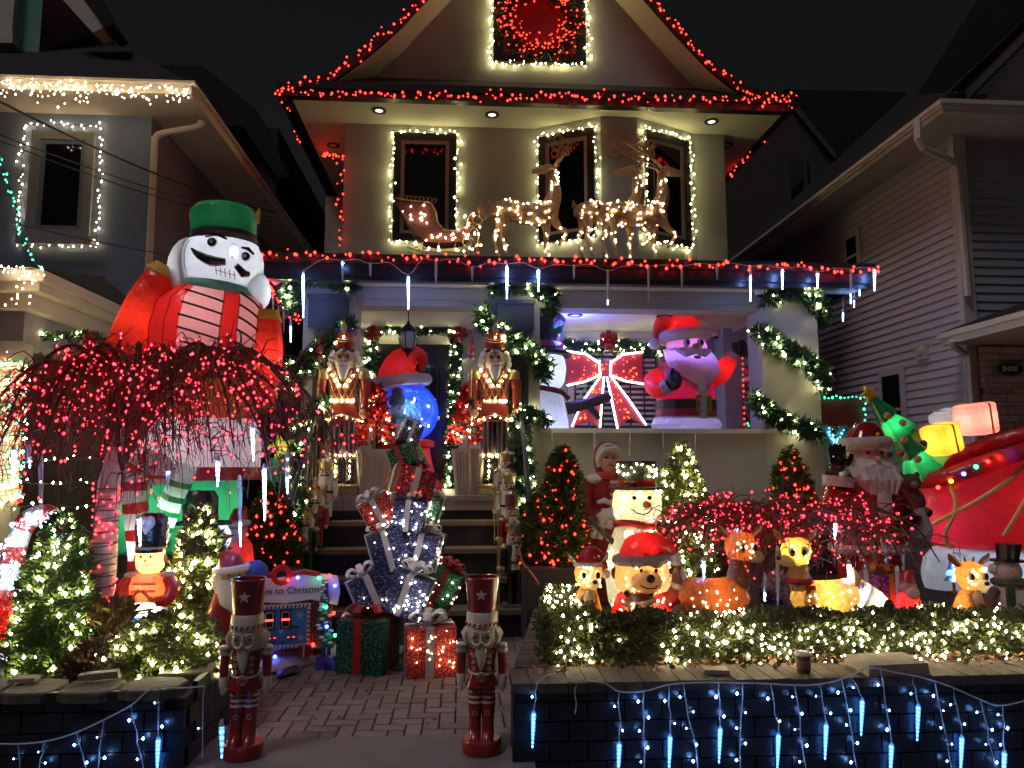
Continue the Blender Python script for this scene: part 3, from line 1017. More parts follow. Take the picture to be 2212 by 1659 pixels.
pq = W(2181, 797, YN - .15)
pl = thing('house_number_plaque', 'oval dark plaque reading 8408 on the stone wall', 'plaque', (pq.x, YN - .14, pq.z))
part('plate', mat('plaque black', (.012, .014, .014), .4), pl, lambda b: b.prism([(.16 * math.cos(a), .072 * math.sin(a)) for a in [2 * PI * i / 28 for i in range(28)]], -.012, .012))
part('rim', mat('plaque bronze', (.28, .22, .15), .4, .6), pl, lambda b: b.tube([(.165 * math.cos(a), -.012, .077 * math.sin(a)) for a in [2 * PI * i / 32 for i in range(33)]], .011, 6, False))

def lettering(txt, size, m, parent, loc, rot=(rad(90), 0, 0), ext=.004, name='lettering', shear=0):
    c = bpy.data.curves.new(name, 'FONT')
    c.body = txt
    c.size = size
    c.extrude = ext
    c.align_x = 'CENTER'
    c.align_y = 'CENTER'
    c.shear = shear
    tmp = bpy.data.objects.new('tmp', c)
    COL.objects.link(tmp)
    dg = bpy.context.evaluated_depsgraph_get()
    me = bpy.data.meshes.new_from_object(tmp.evaluated_get(dg))
    bpy.data.objects.remove(tmp)
    me.materials.clear()
    me.materials.append(m)
    o = obj(name, me, parent, loc, rot)
    return o
lettering('8408', .092, mat('plaque digits', (.80, .78, .72), .5), pl, (0, -.016, 0), name='digits')
# rear house on the right
bh = thing('house', 'unlit gabled house with a narrow window, far behind the porch roof', 'house', (6, 16, 0))
HO = Vector((6, 16, 0))
house = bh
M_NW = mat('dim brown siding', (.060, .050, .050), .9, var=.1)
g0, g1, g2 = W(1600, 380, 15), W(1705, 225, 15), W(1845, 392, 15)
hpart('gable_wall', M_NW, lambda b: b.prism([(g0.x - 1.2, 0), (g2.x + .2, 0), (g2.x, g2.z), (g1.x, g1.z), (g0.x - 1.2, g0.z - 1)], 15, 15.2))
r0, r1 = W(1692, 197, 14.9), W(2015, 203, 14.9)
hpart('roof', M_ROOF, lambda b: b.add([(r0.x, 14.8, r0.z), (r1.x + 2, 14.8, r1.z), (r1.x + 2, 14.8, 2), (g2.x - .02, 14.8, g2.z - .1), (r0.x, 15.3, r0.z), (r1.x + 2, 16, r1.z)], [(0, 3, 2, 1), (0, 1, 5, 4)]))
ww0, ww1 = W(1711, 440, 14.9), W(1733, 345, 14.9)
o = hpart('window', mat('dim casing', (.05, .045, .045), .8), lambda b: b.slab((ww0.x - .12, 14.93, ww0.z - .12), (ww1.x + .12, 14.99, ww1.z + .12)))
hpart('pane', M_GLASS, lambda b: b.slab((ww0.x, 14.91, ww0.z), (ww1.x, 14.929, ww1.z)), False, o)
house = _mainhouse
HO = Vector((1.0, 9, 0))

# ================================================================== overhead service wires
def cable(label, a, c, sag, r=.008):
    P = []
    for i in range(17):
        t = i / 16
        P.append(Vector(a).lerp(Vector(c), t) - Vector((0, 0, sag * 4 * t * (1 - t))))
    tag(MB().tube(P, r, 5, False).build('service_cable', WIRE_BLACK), label, 'cable', 'overhead wires by the left house')
cable('thick black wire sloping down across the lit upper window on the left', W(-30, 205, 6.0), W(600, 460, 11.5), .12, .011)
cable('upper of two thin wires crossing the left upper window', W(-30, 280, 6.2), W(590, 470, 12), .1, .006)
cable('lower of two thin wires crossing the left upper window', W(-30, 292, 6.2), W(590, 480, 12), .12, .006)
cable('thin wire running below the left upper window sill', W(-30, 470, 6.2), W(420, 560, 9), .02, .006)
# ================================================================== figures drawn in frame units
class Fig:
    """a thing whose parts are written in units of 1/2212 of the frame width at its own distance;
    local x to the right, y away, z up, origin at the thing's foot"""
    def __init__(s, name, label, cat, u, v, y, group=None, rz=0.0, z=None, fit=None):
        p = W(u, v, y)
        if z is not None:
            p.z = z
        s.k = (p - EYE).dot(FW) / FOC
        if fit:                      # height at which the drawing unit is taken
            s.k = (W(u, v - fit, y).z - p.z) / fit
        s.o = thing(name, label, cat, p, rz, 1.0, group)

    def p(s, name, m, fn, parent=None, smooth=True, ang=38):
        b = MB()
        fn(b)
        k = s.k
        b.v = [(q[0] * k, q[1] * k, q[2] * k) for q in b.v]
        return b.build(name, m, parent or s.o, smooth, ang)

    def bulbs(s, pts, r, m, parent=None, name='bulbs'):
        return bulbs([(q[0] * s.k, q[1] * s.k, q[2] * s.k) for q in pts], r, m, parent or s.o, name)

    def lamp(s, q, watts, c=(1, .9, .75), r=.05):
        return lamp(s.o, (q[0] * s.k, q[1] * s.k, q[2] * s.k), watts, c, r)

def ring(r, z, n, ry=None, a0=0, a1=2 * PI, c=(0, 0)):
    ry = ry or r
    return [(c[0] + r * math.cos(a0 + (a1 - a0) * i / n), c[1] + ry * math.sin(a0 + (a1 - a0) * i / n), z) for i in range(n + 1)]

def copy_thing(o, loc, label, rz=None, s=None, mats=None, sx=1):
    c = o.copy()
    COL.objects.link(c)
    c.location = loc
    if rz is not None:
        c.rotation_euler = (0, 0, rz)
    if s is not None:
        c.scale = (s * sx, s, s)
    c['label'] = label
    def rec(a, b):
        for ch in a.children:
            d = ch.copy()
            COL.objects.link(d)
            d.parent = b
            if d.type == 'MESH' and mats and ch.name.split('.')[0] in mats:
                d.data = d.data.copy()
                d.data.materials[0] = mats[ch.name.split('.')[0]]
            rec(ch, d)
    rec(o, c)
    return c

# ================================================================== light strings on the house
def US(pts):
    return [W(u, v, y) for u, v, y in pts]
RG = 'red strings along the roof edges'
light_string('red lights up the gable edge left of the attic window', spline(US([(603, 188, 9.42), (690, 172, 9.42), (768, 126, 9.42), (858, 52, 9.42), (930, -20, 9.42)]), 5), .047, REDB, .0165, jit=.035)
light_string('red lights up the gable edge right of the attic window', spline(US([(1712, 214, 9.42), (1622, 200, 9.42), (1546, 148, 9.42), (1470, 70, 9.42), (1385, -20, 9.42)]), 5), .047, REDB, .0165, jit=.035)
light_string('long red light string along the upper eave below the gable', spline(US([(600, 194, 9.34), (700, 202, 9.34), (900, 206, 9.34), (1100, 210, 9.34), (1300, 209, 9.34), (1500, 214, 9.34), (1716, 219, 9.34)]), 6), .047, REDB, .0165, jit=.03)
light_string('red lights trailing back from the left upper eave corner and down the house corner', US([(604, 200, 9.38), (630, 258, 10.3), (648, 295, 11.0), (664, 316, 11.5), (690, 328, 11.4), (740, 343, 10.14), (738, 400, 10.14), (735, 470, 10.14), (733, 540, 10.14)]), .085, REDB, .017, jit=.03)
light_string('red lights trailing back from the right upper eave corner', US([(1713, 224, 9.38), (1640, 305, 10.5), (1572, 385, 11.6)]), .10, REDB, .018, jit=.03)
light_string('red light string along the porch roof edge above the icicles', spline(US([(558, 544, 7.70)] + [(558 + 1336 * i / 14, 545 + 34 * i / 14 + (6 if i % 2 else 0), 7.70) for i in range(1, 14)] + [(1894, 579, 7.70)]), 4), .062, REDB, .0175, jit=.028)
light_string('red lights down the left side of the porch roof beside the giant inflatable', US([(566, 605, 7.78), (600, 648, 8.4), (650, 698, 9.3)]), .042, REDB, .018, jit=.02)
light_string('red lights along the right side of the porch roof', US([(1892, 582, 7.78), (1840, 615, 8.2), (1783, 650, 8.8)]), .085, REDB, .016, jit=.02)
def round_window(Q, n, o=.025):
    ex = (Q[1] - Q[0]).normalized()
    ez = Vector((0, 0, 1))
    c = [Q[0] - ex * o - ez * o, Q[1] + ex * o - ez * o, Q[2] + ex * o + ez * o, Q[3] - ex * o + ez * o]
    return [p + n * .035 for p in c + [c[0]]]
for (Q, n), lb in zip(winQ, ('warm white lights framing the upper window behind the red sleigh', 'warm white lights framing the upper bay window behind the lone deer', 'warm white lights framing the upper window right of the deer pair')):
    light_string(lb, round_window(Q, n), .072, WARM, .0135, jit=.022)
light_string('warm white lights framing the red attic window', round_window(*attic, .03), .05, WARM, .014, jit=.022)
light_string('warm white lights framing the upper window of the blue grey house', round_window(lwq, Vector((0, -1, 0)), .09), .06, AMBER, .0105, jit=.02)
# attic wreath
aw = thing('wreath', 'large wreath of red lights hanging in the attic window', 'wreath', W(1164, 44, YG - .09))
B_ = []
P_, D_ = [], []
for i in range(210):
    a, q = RN.uniform(0, 2 * PI), RN.gauss(.45, .10)
    B_.append((q * math.cos(a), -.04 - .03 * RN.random(), q * math.sin(a)))
bulbs(B_, .0135, REDB, aw)
for i in range(2600):
    a, q = RN.uniform(0, 2 * PI), RN.gauss(.46, .06)
    P_.append((q * math.cos(a), RN.gauss(0, .03), q * math.sin(a)))
    D_.append((math.cos(a), -.5, math.sin(a)))
M_GARL = mat('artificial pine', (.045, .11, .055), .7, var=.5, scale=20)
leaves(P_, D_, .07, .014, M_GARL, aw, 'greenery')

# ================================================================== icicle tubes
M_ICEP = clear('clear icicle plastic', (.85, .86, .92), .2, .66)
def icicle(u, v0, v1, y, lit, label, group='icicle tubes along the porch roof', tilt=0.0, m=None, r=.015, name='icicle_light'):
    a, c = W(u, v0, y), W(u + tilt, v1, y)
    L = (a - c).length
    o = thing(name, label, 'icicle light', a, group=group)
    d = (c - a)
    MB().tube([(0, 0, 0), d * .12, d * .5, d * .85, d], [r * .6, r, r * .8, r * .45, r * .08], 8).build('tube', M_ICEP, o)
    MB().tube([(0, 0, .012), (0, 0, -.02)], [r * .5, r * .95], 8).build('cap', WIRE_WHITE, o)
    n = max(2, int(L / .032))
    B = [d * (.1 + .82 * i / n) for i in range(n + 1) if (lit >= 1 or (lit > 0 and i / n >= 1 - lit) or (lit < 0 and i / n <= -lit))]
    if B:
        V, F = [], []
        o2 = MB()
        for p in B:
            f = (p.length / L)
            o2.ball(p, (r * (.92 - .65 * f),) * 2 + (.011,), 8)
        o2.build('led_core', m or ICE, o)
    return o
ICL = [(655, 585, 692, 1), (740, 563, 612, -.01), (800, 570, 598, 0), (882, 594, 672, 1), (942, 563, 622, 0), (1020, 577, 608, 0), (1095, 570, 650, 1), (1163, 580, 632, 1), (1240, 574, 606, 0), (1313, 585, 662, .12),
       (1401, 575, 655, 0), (1473, 575, 630, 0), (1549, 572, 606, 0), (1621, 575, 655, .75), (1690, 580, 627, 1), (1766, 588, 624, 1), (1838, 582, 660, .3), (1889, 580, 630, 1)]
import itertools
def ordn(i):
    return ['first', 'second', 'third', 'fourth', 'fifth', 'sixth', 'seventh', 'eighth', 'ninth', 'tenth', 'eleventh', 'twelfth', 'thirteenth', 'fourteenth', 'fifteenth', 'sixteenth', 'seventeenth', 'eighteenth', 'nineteenth', 'twentieth'][i]
for i, (u, a, c, l) in enumerate(ICL):
    icicle(u, a, c, 7.68, l, '%s icicle tube on the porch roof edge, %s from the giant inflatable side' % ('glowing' if l >= .5 else 'unlit', ordn(i)))
def sag(label, pts, wire=WIRE_WHITE, r=.003, name='light_cable'):
    return tag(MB().tube(pts, r, 4, False).build(name, wire), label, 'cord')
P_ = []
for (u, a, c, l), nx in zip(ICL, ICL[1:] + [None]):
    P_.append(W(u, a, 7.68))
    if nx:
        P_.append(W((u + nx[0]) / 2, min(a, nx[1]) - 3, 7.68))
sag('thin pale cord linking the icicle tubes on the porch roof edge', spline(P_, 3))
for i, (u, a, c, y, l) in enumerate([(1782, 648, 712, 8.9, 0), (1821, 628, 698, 8.4, .3), (1845, 598, 668, 8.1, .2), (1857, 605, 640, 8.0, 1)]):
    icicle(u, a, c, y, l, '%s icicle tube under the right side of the porch roof' % ['rearmost unlit', 'blue tipped', 'long white tipped', 'short bright'][i])
for i, (u, a, c, y, l) in enumerate([(571, 615, 668, 7.9, .7), (590, 632, 690, 8.3, 0), (602, 652, 700, 8.5, 0), (613, 655, 720, 8.7, -.01), (628, 678, 742, 9.0, .6)]):
    icicle(u, a, c, y, l, '%s icicle tube beside the giant inflatable shoulder' % ['bright front', 'second, unlit', 'third, unlit', 'fourth, dim', 'rearmost, glowing'][i])
for i, u in enumerate((1193, 1285, 1361, 1433, 1502, 1770)):
    icicle(u, 932, (975, 985, 985, 975, 985, 968)[i], YC - .07, 0, '%s unlit icicle tube below the porch sill' % ordn(i), 'unlit icicles under the porch sill')

# ================================================================== garlands and bows
def garland(label, pts, R=.105, m=WARMF, bl=.047, br=.0145, dens=1900, group='lit pine garlands on the porch'):
    P = resample(spline(pts, 8), .02)
    L = .02 * len(P)
    o = thing('garland', label, 'garland', P[0], group=group)
    n = int(L * dens)
    A = np.array([tuple(p - P[0]) for p in P])
    ix = rng.integers(0, len(A), n)
    rd = rng.normal(size=(n, 3))
    rd /= np.linalg.norm(rd, axis=1, keepdims=True)
    leaves(A[ix] + rd * (R * .55 * rng.random((n, 1))), rd, R * .95, .013, M_GARL, o, 'greenery', .45)
    MB().tube([p - P[0] for p in P[::4]] + [P[-1] - P[0]], R * .35, 6).build('core_rope', M_GARL, o)
    B = []
    for p in resample(P, bl):
        for _ in range(1):
            d = Vector((RN.gauss(0, 1), RN.gauss(-.7, .8), RN.gauss(0, 1))).normalized()
            B.append(p - P[0] + d * R * .95)
    bulbs(B, br, m, o)
    return o
yv = YC - .10
garland('pine garland with lights around the top of the left fluted pillar', US([(627, 668, yv), (624, 625, yv), (650, 600, yv), (700, 598, yv), (762, 616, yv)]))
garland('pine garland with lights slanting across the left fluted pillar', US([(755, 700, yv), (708, 741, yv), (668, 781, yv), (632, 800, yv), (630, 850, yv)]))
garland('pine garland with lights running down the left stair rail', US([(708, 868, yv), (662, 905, 7.9), (640, 965, 7.75), (634, 1030, 7.5), (640, 1085, 7.3), (630, 1130, 7.1)]), .10)
garland('pine garland with lights around the top of the middle pillar', US([(1066, 622, yv), (1105, 612, yv), (1160, 622, yv), (1192, 645, yv + .15), (1186, 672, yv + .3)]))
garland('pine garland with lights slanting across the middle pillar', US([(1046, 672, yv), (1048, 700, yv), (1100, 728, yv), (1148, 762, yv), (1176, 788, yv), (1170, 812, yv)]))
garland('pine garland with lights crossing the foot of the middle pillar', US([(1100, 884, yv), (1140, 892, yv), (1184, 912, yv - .02)]), .08)
garland('pine garland with lights running down the right stair rail', US([(1118, 892, yv), (1126, 945, 7.9), (1136, 1010, 7.7), (1136, 1070, 7.5), (1128, 1140, 7.3)]), .10)
garland('pine garland with lights around the front door frame', US([(800, 900, YB - .12), (802, 800, YB - .12), (803, 720, YB - .12), (830, 706, YB - .12), (900, 712, YB - .12), (970, 706, YB - .12), (984, 730, YB - .12), (982, 850, YB - .12), (977, 960, YB - .12), (974, 1050, YB - .12)]), .085, bl=.04)
garland('pine garland with lights above the porch window', US([(1222, 742, YB - .15), (1280, 752, YB - .15), (1320, 742, YB - .15), (1380, 752, YB - .15), (1432, 762, YB - .15)]), .08)
garland('pine garland with lights around the top of the plain right pillar', US([(1660, 645, yv), (1700, 628, yv), (1748, 640, yv), (1775, 668, yv + .1), (1772, 695, yv + .2)]), bl=.04)
garland('pine garland with lights slanting across the middle of the right pillar', US([(1636, 712, yv), (1660, 730, yv), (1700, 756, yv), (1745, 782, yv), (1778, 812, yv), (1774, 845, yv + .15)]), bl=.045)
garland('pine garland with lights slanting across the foot of the right pillar', US([(1630, 862, yv), (1662, 892, yv), (1700, 912, yv), (1750, 930, yv), (1792, 938, yv)]), bl=.04)
M_BOWR = mat('red bow foil', (.35, .018, .012), .3, var=.4, scale=25)
def bow(label, u, v, y, k=1.0, m=None):
    f = Fig('bow', label, 'bow', u, v, y)
    for i in range(7):
        a = rad(90 + i * 360 / 7)
        l = 17 * k
        def petal(b, a=a):
            c_, s_ = math.cos(a), math.sin(a)
            b.tube([(0, -1, 0), (c_ * l * .5, -7 * k, s_ * l * .5), (c_ * l, -3 * k, s_ * l), (c_ * l * .55, 2 * k, s_ * l * .55), (0, 0, 0)], [2 * k, 5 * k, 5.5 * k, 4 * k, 2 * k], 6, True, .3)
        f.p('loop', m or M_BOWR, petal)
    f.p('knot', m or M_BOWR, lambda b: b.ball((0, -6 * k, 0), (4 * k, 4 * k, 4 * k), 8))
    for s_ in (-1, 1):
        f.p('tail', m or M_BOWR, lambda b: b.tube([(0, -3, 0), (s_ * 6 * k, -5 * k, -16 * k), (s_ * 8 * k, -4 * k, -28 * k)], [2 * k, 4 * k, 4.5 * k], 6, True, .2))
    return f
bow('red foil bow at the upper left corner of the door garland', 808, 720, YB - .2)
bow('red foil bow at the upper right corner of the door garland', 992, 721, YB - .2)
bow('red bow hanging on the garland above the porch window', 1314, 735, YB - .25, 1.15)

# ================================================================== porch fittings
f = Fig('hanging_lantern', 'black glass lantern hanging from the porch ceiling before the door', 'lantern', 881, 770, 8.6)
M_IRON = mat('black iron', (.012, .012, .013), .4, .3)
f.p('chain', M_IRON, lambda b: b.tube([(0, 0, 74), (0, 0, 108)], 1.2, 5))
f.p('ceiling_plate', M_IRON, lambda b: b.lathe([(9, 108), (9, 105), (3, 103)], 12))
f.p('cap', M_IRON, lambda b: b.lathe([(2, 78), (4, 72), (13, 64), (19, 56), (18, 53)], 12))
f.p('glass', clear('lantern glass', (.75, .78, .8), .12, .6), lambda b: b.lathe([(17, 53), (20, 40), (18, 26), (12, 17)], 12, cap=False))
for i in range(6):
    a = 2 * PI * i / 6 + .3
    f.p('bar', M_IRON, lambda b: b.tube([(18 * math.cos(a), 18 * math.sin(a), 54), (20.5 * math.cos(a), 20.5 * math.sin(a), 40), (18.5 * math.cos(a), 18.5 * math.sin(a), 26), (12 * math.cos(a), 12 * math.sin(a), 15)], 1.1, 5))
f.p('base', M_IRON, lambda b: b.lathe([(12, 17), (13, 14), (6, 8), (3, 3), (.5, -4)], 12))
f.p('candle', mat('lantern candle', (.6, .55, .45)), lambda b: b.lathe([(3, 17), (3, 34)], 8))
for u, v, y, lb in ((772, 608, YC - .05, 'white dome camera beside the left fluted pillar'), (1641, 634, YC - .08, 'white dome camera beside the plain right pillar'), (1546, 724, 9.4, 'white camera on the porch beam behind the waving inflatable')):
    f = Fig('security_camera', lb, 'camera', u, v, y)
    f.p('housing', M_WHITE, lambda b: b.loft([(0, 0, -3, 9, 9), (0, 0, 0, 10, 10), (0, 0, 7, 10, 10), (0, 0, 9, 9, 9)], 14))
    f.p('dome', mat('camera dome', (.02, .02, .025), .1), lambda b: b.ball((0, 0, -3), (7, 7, 6), 12))
    f.p('mount', M_WHITE, lambda b: b.box((0, 6, 8), (12, 12, 4)), None, False)

# ================================================================== wire deer and sleigh on the porch roof
M_GOLDW = mat('gold tinsel wire', (.50, .32, .18), .55, .2, var=.7, scale=60, bump=1, bscale=130)
M_WIREG = mat('gold wire', (.42, .27, .13), .4, .5)
def deer(label, u, v, y, flip=1, headback=False, k=1.0):
    f = Fig('wire_deer', label, 'deer', u, v, y, 'wire deer on the porch roof')
    F = flip
    body = [(-78, 0, 88, 10), (-74, 0, 96, 20), (-50, 0, 100, 25), (-20, 0, 94, 22), (10, 0, 92, 24), (34, 0, 98, 27), (50, 0, 106, 20)]
    def sc(p):
        return (p[0] * F * k, p[1] * k, p[2] * k)
    f.p('body', M_GOLDW, lambda b: b.tube(spline([sc(p) for p in body], 3), np.interp(np.linspace(0, 6, 19), range(7), [p[3] * k for p in body]), 10))
    nk = [(40, 0, 108), (52, 0, 140), (50, 0, 168), (50, 0, 190)]
    f.p('neck', M_GOLDW, lambda b: b.tube(spline([sc(p) for p in nk], 3), np.interp(np.linspace(0, 3, 10), range(4), [21 * k, 15 * k, 11 * k, 9 * k]), 9))
    hs = -1 if headback else 1
    hd = [(46 - hs * 4, 0, 192), (50 + hs * 10, 0, 196), (50 + hs * 34, 0, 192), (50 + hs * 48, 0, 189)]
    f.p('head', M_GOLDW, lambda b: b.tube(spline([sc(p) for p in hd], 3), np.interp(np.linspace(0, 3, 10), range(4), [8 * k, 12 * k, 8 * k, 4 * k]), 9))
    for s_ in (-1, 1):
        f.p('ear', M_GOLDW, lambda b: b.tube([sc((50 - hs * 2, s_ * 8, 200)), sc((46 - hs * 14, s_ * 18, 212)), sc((42 - hs * 24, s_ * 22, 214))], [4 * k, 6 * k, 1 * k], 6, True, .4))
        an = [(50, s_ * 5, 204), (44 - hs * 22, s_ * 16, 222), (30 - hs * 44, s_ * 22, 236), (24 - hs * 62, s_ * 24, 252)]
        ant = f.p('antler', M_WIREG, lambda b: b.tube(spline([sc(p) for p in an], 4), 2.1 * k, 5))
        for (cx_, cz_, r_) in ((34 - hs * 22, 240, 11), (22 - hs * 36, 254, 12), (16 - hs * 64, 246, 13)):
            f.p('curl', M_WIREG, lambda b: b.tube([sc((cx_ + r_ * (1 - .5 * t / 18) * math.cos(t * .42), s_ * 20, cz_ + r_ * (1 - .5 * t / 18) * math.sin(t * .42))) for t in range(19)], 1.5 * k, 4), ant)
    legs = [[(-66, 8, 88), (-72, 9, 60), (-80, 10, 42), (-70, 10, 0)], [(-62, -8, 88), (-58, -9, 60), (-64, -10, 40), (-52, -10, 0)],
            [(32, 9, 92), (34, 9, 50), (32, 9, 28), (36, 9, 0)], [(40, -9, 92), (60, -9, 62), (76, -9, 50), (58, -9, 22)]]
    for lg in legs:
        f.p('leg', M_GOLDW, lambda b: b.tube(spline([sc(p) for p in lg], 3), np.interp(np.linspace(0, 3, 10), range(4), [14 * k, 7 * k, 4.5 * k, 3.5 * k]), 7))
    f.p('tail', M_GOLDW, lambda b: b.tube([sc((-76, 0, 104)), sc((-90, 0, 112)), sc((-92, 0, 126))], [6 * k, 6 * k, 1 * k], 6))
    # loose wire scribble over the body
    def scrib(b):
        for _ in range(70):
            t = RN.uniform(0, 5.9)
            i = int(t)
            a_, c_ = body[i], body[min(i + 1, 6)]
            q = t - i
            ctr = [a_[j] + (c_[j] - a_[j]) * q for j in range(4)]
            an_ = RN.uniform(0, 2 * PI)
            pts = []
            for s2 in range(7):
                an_ += RN.uniform(.1, .35)
                rr = ctr[3] * 1.04
                pts.append(sc((ctr[0] + RN.uniform(-6, 6) + s2 * 2, rr * math.cos(an_), ctr[2] + rr * math.sin(an_))))
            b.tube(pts, .7 * k, 3, False)
    f.p('wire_scroll', M_WIREG, scrib)['kind'] = 'stuff'
    B = []
    for _ in range(64):
        t = RN.uniform(0.3, 6)
        i = min(int(t), 5)
        a_, c_ = body[i], body[i + 1]
        q = t - i
        an_ = RN.uniform(PI, 2 * PI) if RN.random() < .8 else RN.uniform(0, PI)
        rr = (a_[3] + (c_[3] - a_[3]) * q) * 1.06
        B.append(sc((a_[0] + (c_[0] - a_[0]) * q, -abs(rr * math.sin(an_)), a_[2] + (c_[2] - a_[2]) * q + rr * math.cos(an_))))
    for _ in range(26):
        t = RN.random()
        B.append(sc((46 + 8 * t, -14 + 6 * t, 110 + 82 * t)))
        B[-1] = (B[-1][0] + RN.uniform(-9, 9) * k, B[-1][1], B[-1][2])
    for lg in legs:
        for _ in range(9):
            t = RN.uniform(0, 2.95)
            i = int(t)
            q = t - i
            a_, c_ = lg[i], lg[i + 1]
            p = [a_[j] + (c_[j] - a_[j]) * q for j in range(3)]
            B.append(sc((p[0] + RN.uniform(-5, 5), p[1] - 6, p[2])))
    f.bulbs(B, .0095, AMBER)
    return f
yd = 8.35
deer('lone wire deer with curled antlers, head turned back, on the porch roof', 1148, 553, yd, 1, True, 1.0)
deer('rear wire deer of the lit pair on the porch roof', 1330, 556, yd + .25, 1, True, 1.0)
deer('front wire deer of the lit pair, facing right, on the porch roof', 1384, 557, yd - .1, 1, False, 1.0)
f = Fig('wire_sleigh', 'red tinsel sleigh with gold scroll rim on the porch roof', 'sleigh', 940, 548, yd)
out = [(-88, 112), (-60, 108), (-10, 104), (2, 84), (6, 60), (20, 44), (52, 42), (66, 52), (74, 78), (82, 84), (80, 58), (72, 36), (56, 22), (20, 18), (-20, 20), (-42, 34), (-62, 64)]
M_REDT = mat('red tinsel', (.15, .018, .010), .5, .1, var=.8, scale=70, bump=1, bscale=120)
f.p('body', M_REDT, lambda b: b.prism(out, -22, 22), None, False)
f.p('rim', M_WIREG, lambda b: (b.tube([(x, -23, z + 2) for x, z in out[:10]], 1.8, 5), b.tube([(x, 23, z + 2) for x, z in out[:10]], 1.8, 5)))
for s_ in (-1, 1):
    f.p('runner', M_WIREG, lambda b: b.tube(spline([(-60, s_ * 20, 8), (-30, s_ * 20, 0), (30, s_ * 20, 0), (80, s_ * 20, 6), (94, s_ * 20, 34), (84, s_ * 20, 54), (72, s_ * 20, 44)], 6), 1.6, 5))
    for x in (-30, 5, 40):
        f.p('strut', M_WIREG, lambda b: b.tube([(x, s_ * 20, 0), (x + 4, s_ * 20, 20)], 1.2, 4))
def sscroll(b):
    for i in range(9):
        cx_, cz_ = -74 + i * 9, 116 - i * .8
        b.tube([(cx_ + 6 * (1 - .5 * t / 14) * math.cos(t * .5), -23, cz_ + 6 * (1 - .5 * t / 14) * math.sin(t * .5)) for t in range(15)], .9, 4, False)
    for cx_, cz_, r_ in ((92, 70, 16), (104, 78, 12), (88, 88, 14), (70, 20, 14), (-40, 14, 10), (100, 92, 10)):
        b.tube([(cx_ + r_ * (1 - .6 * t / 18) * math.cos(t * .45), -22, cz_ + r_ * (1 - .6 * t / 18) * math.sin(t * .45)) for t in range(19)], 1, 4, False)
f.p('scrollwork', M_WIREG, sscroll)['kind'] = 'stuff'
B = [(RN.uniform(-70, 0), -25, 0) for _ in range(14)]
B = [(x, -25, RN.uniform(max(24, 30 - x * .7), 100)) for x, _, _ in B] + [(RN.uniform(-30, 60), -25, RN.uniform(20, 40)) for _ in range(12)] + [(RN.uniform(60, 98), -25, RN.uniform(4, 84)) for _ in range(20)] + [(RN.uniform(-20, 90), -26, RN.uniform(-2, 8)) for _ in range(10)]
f.bulbs(B, .0125, AMBER)
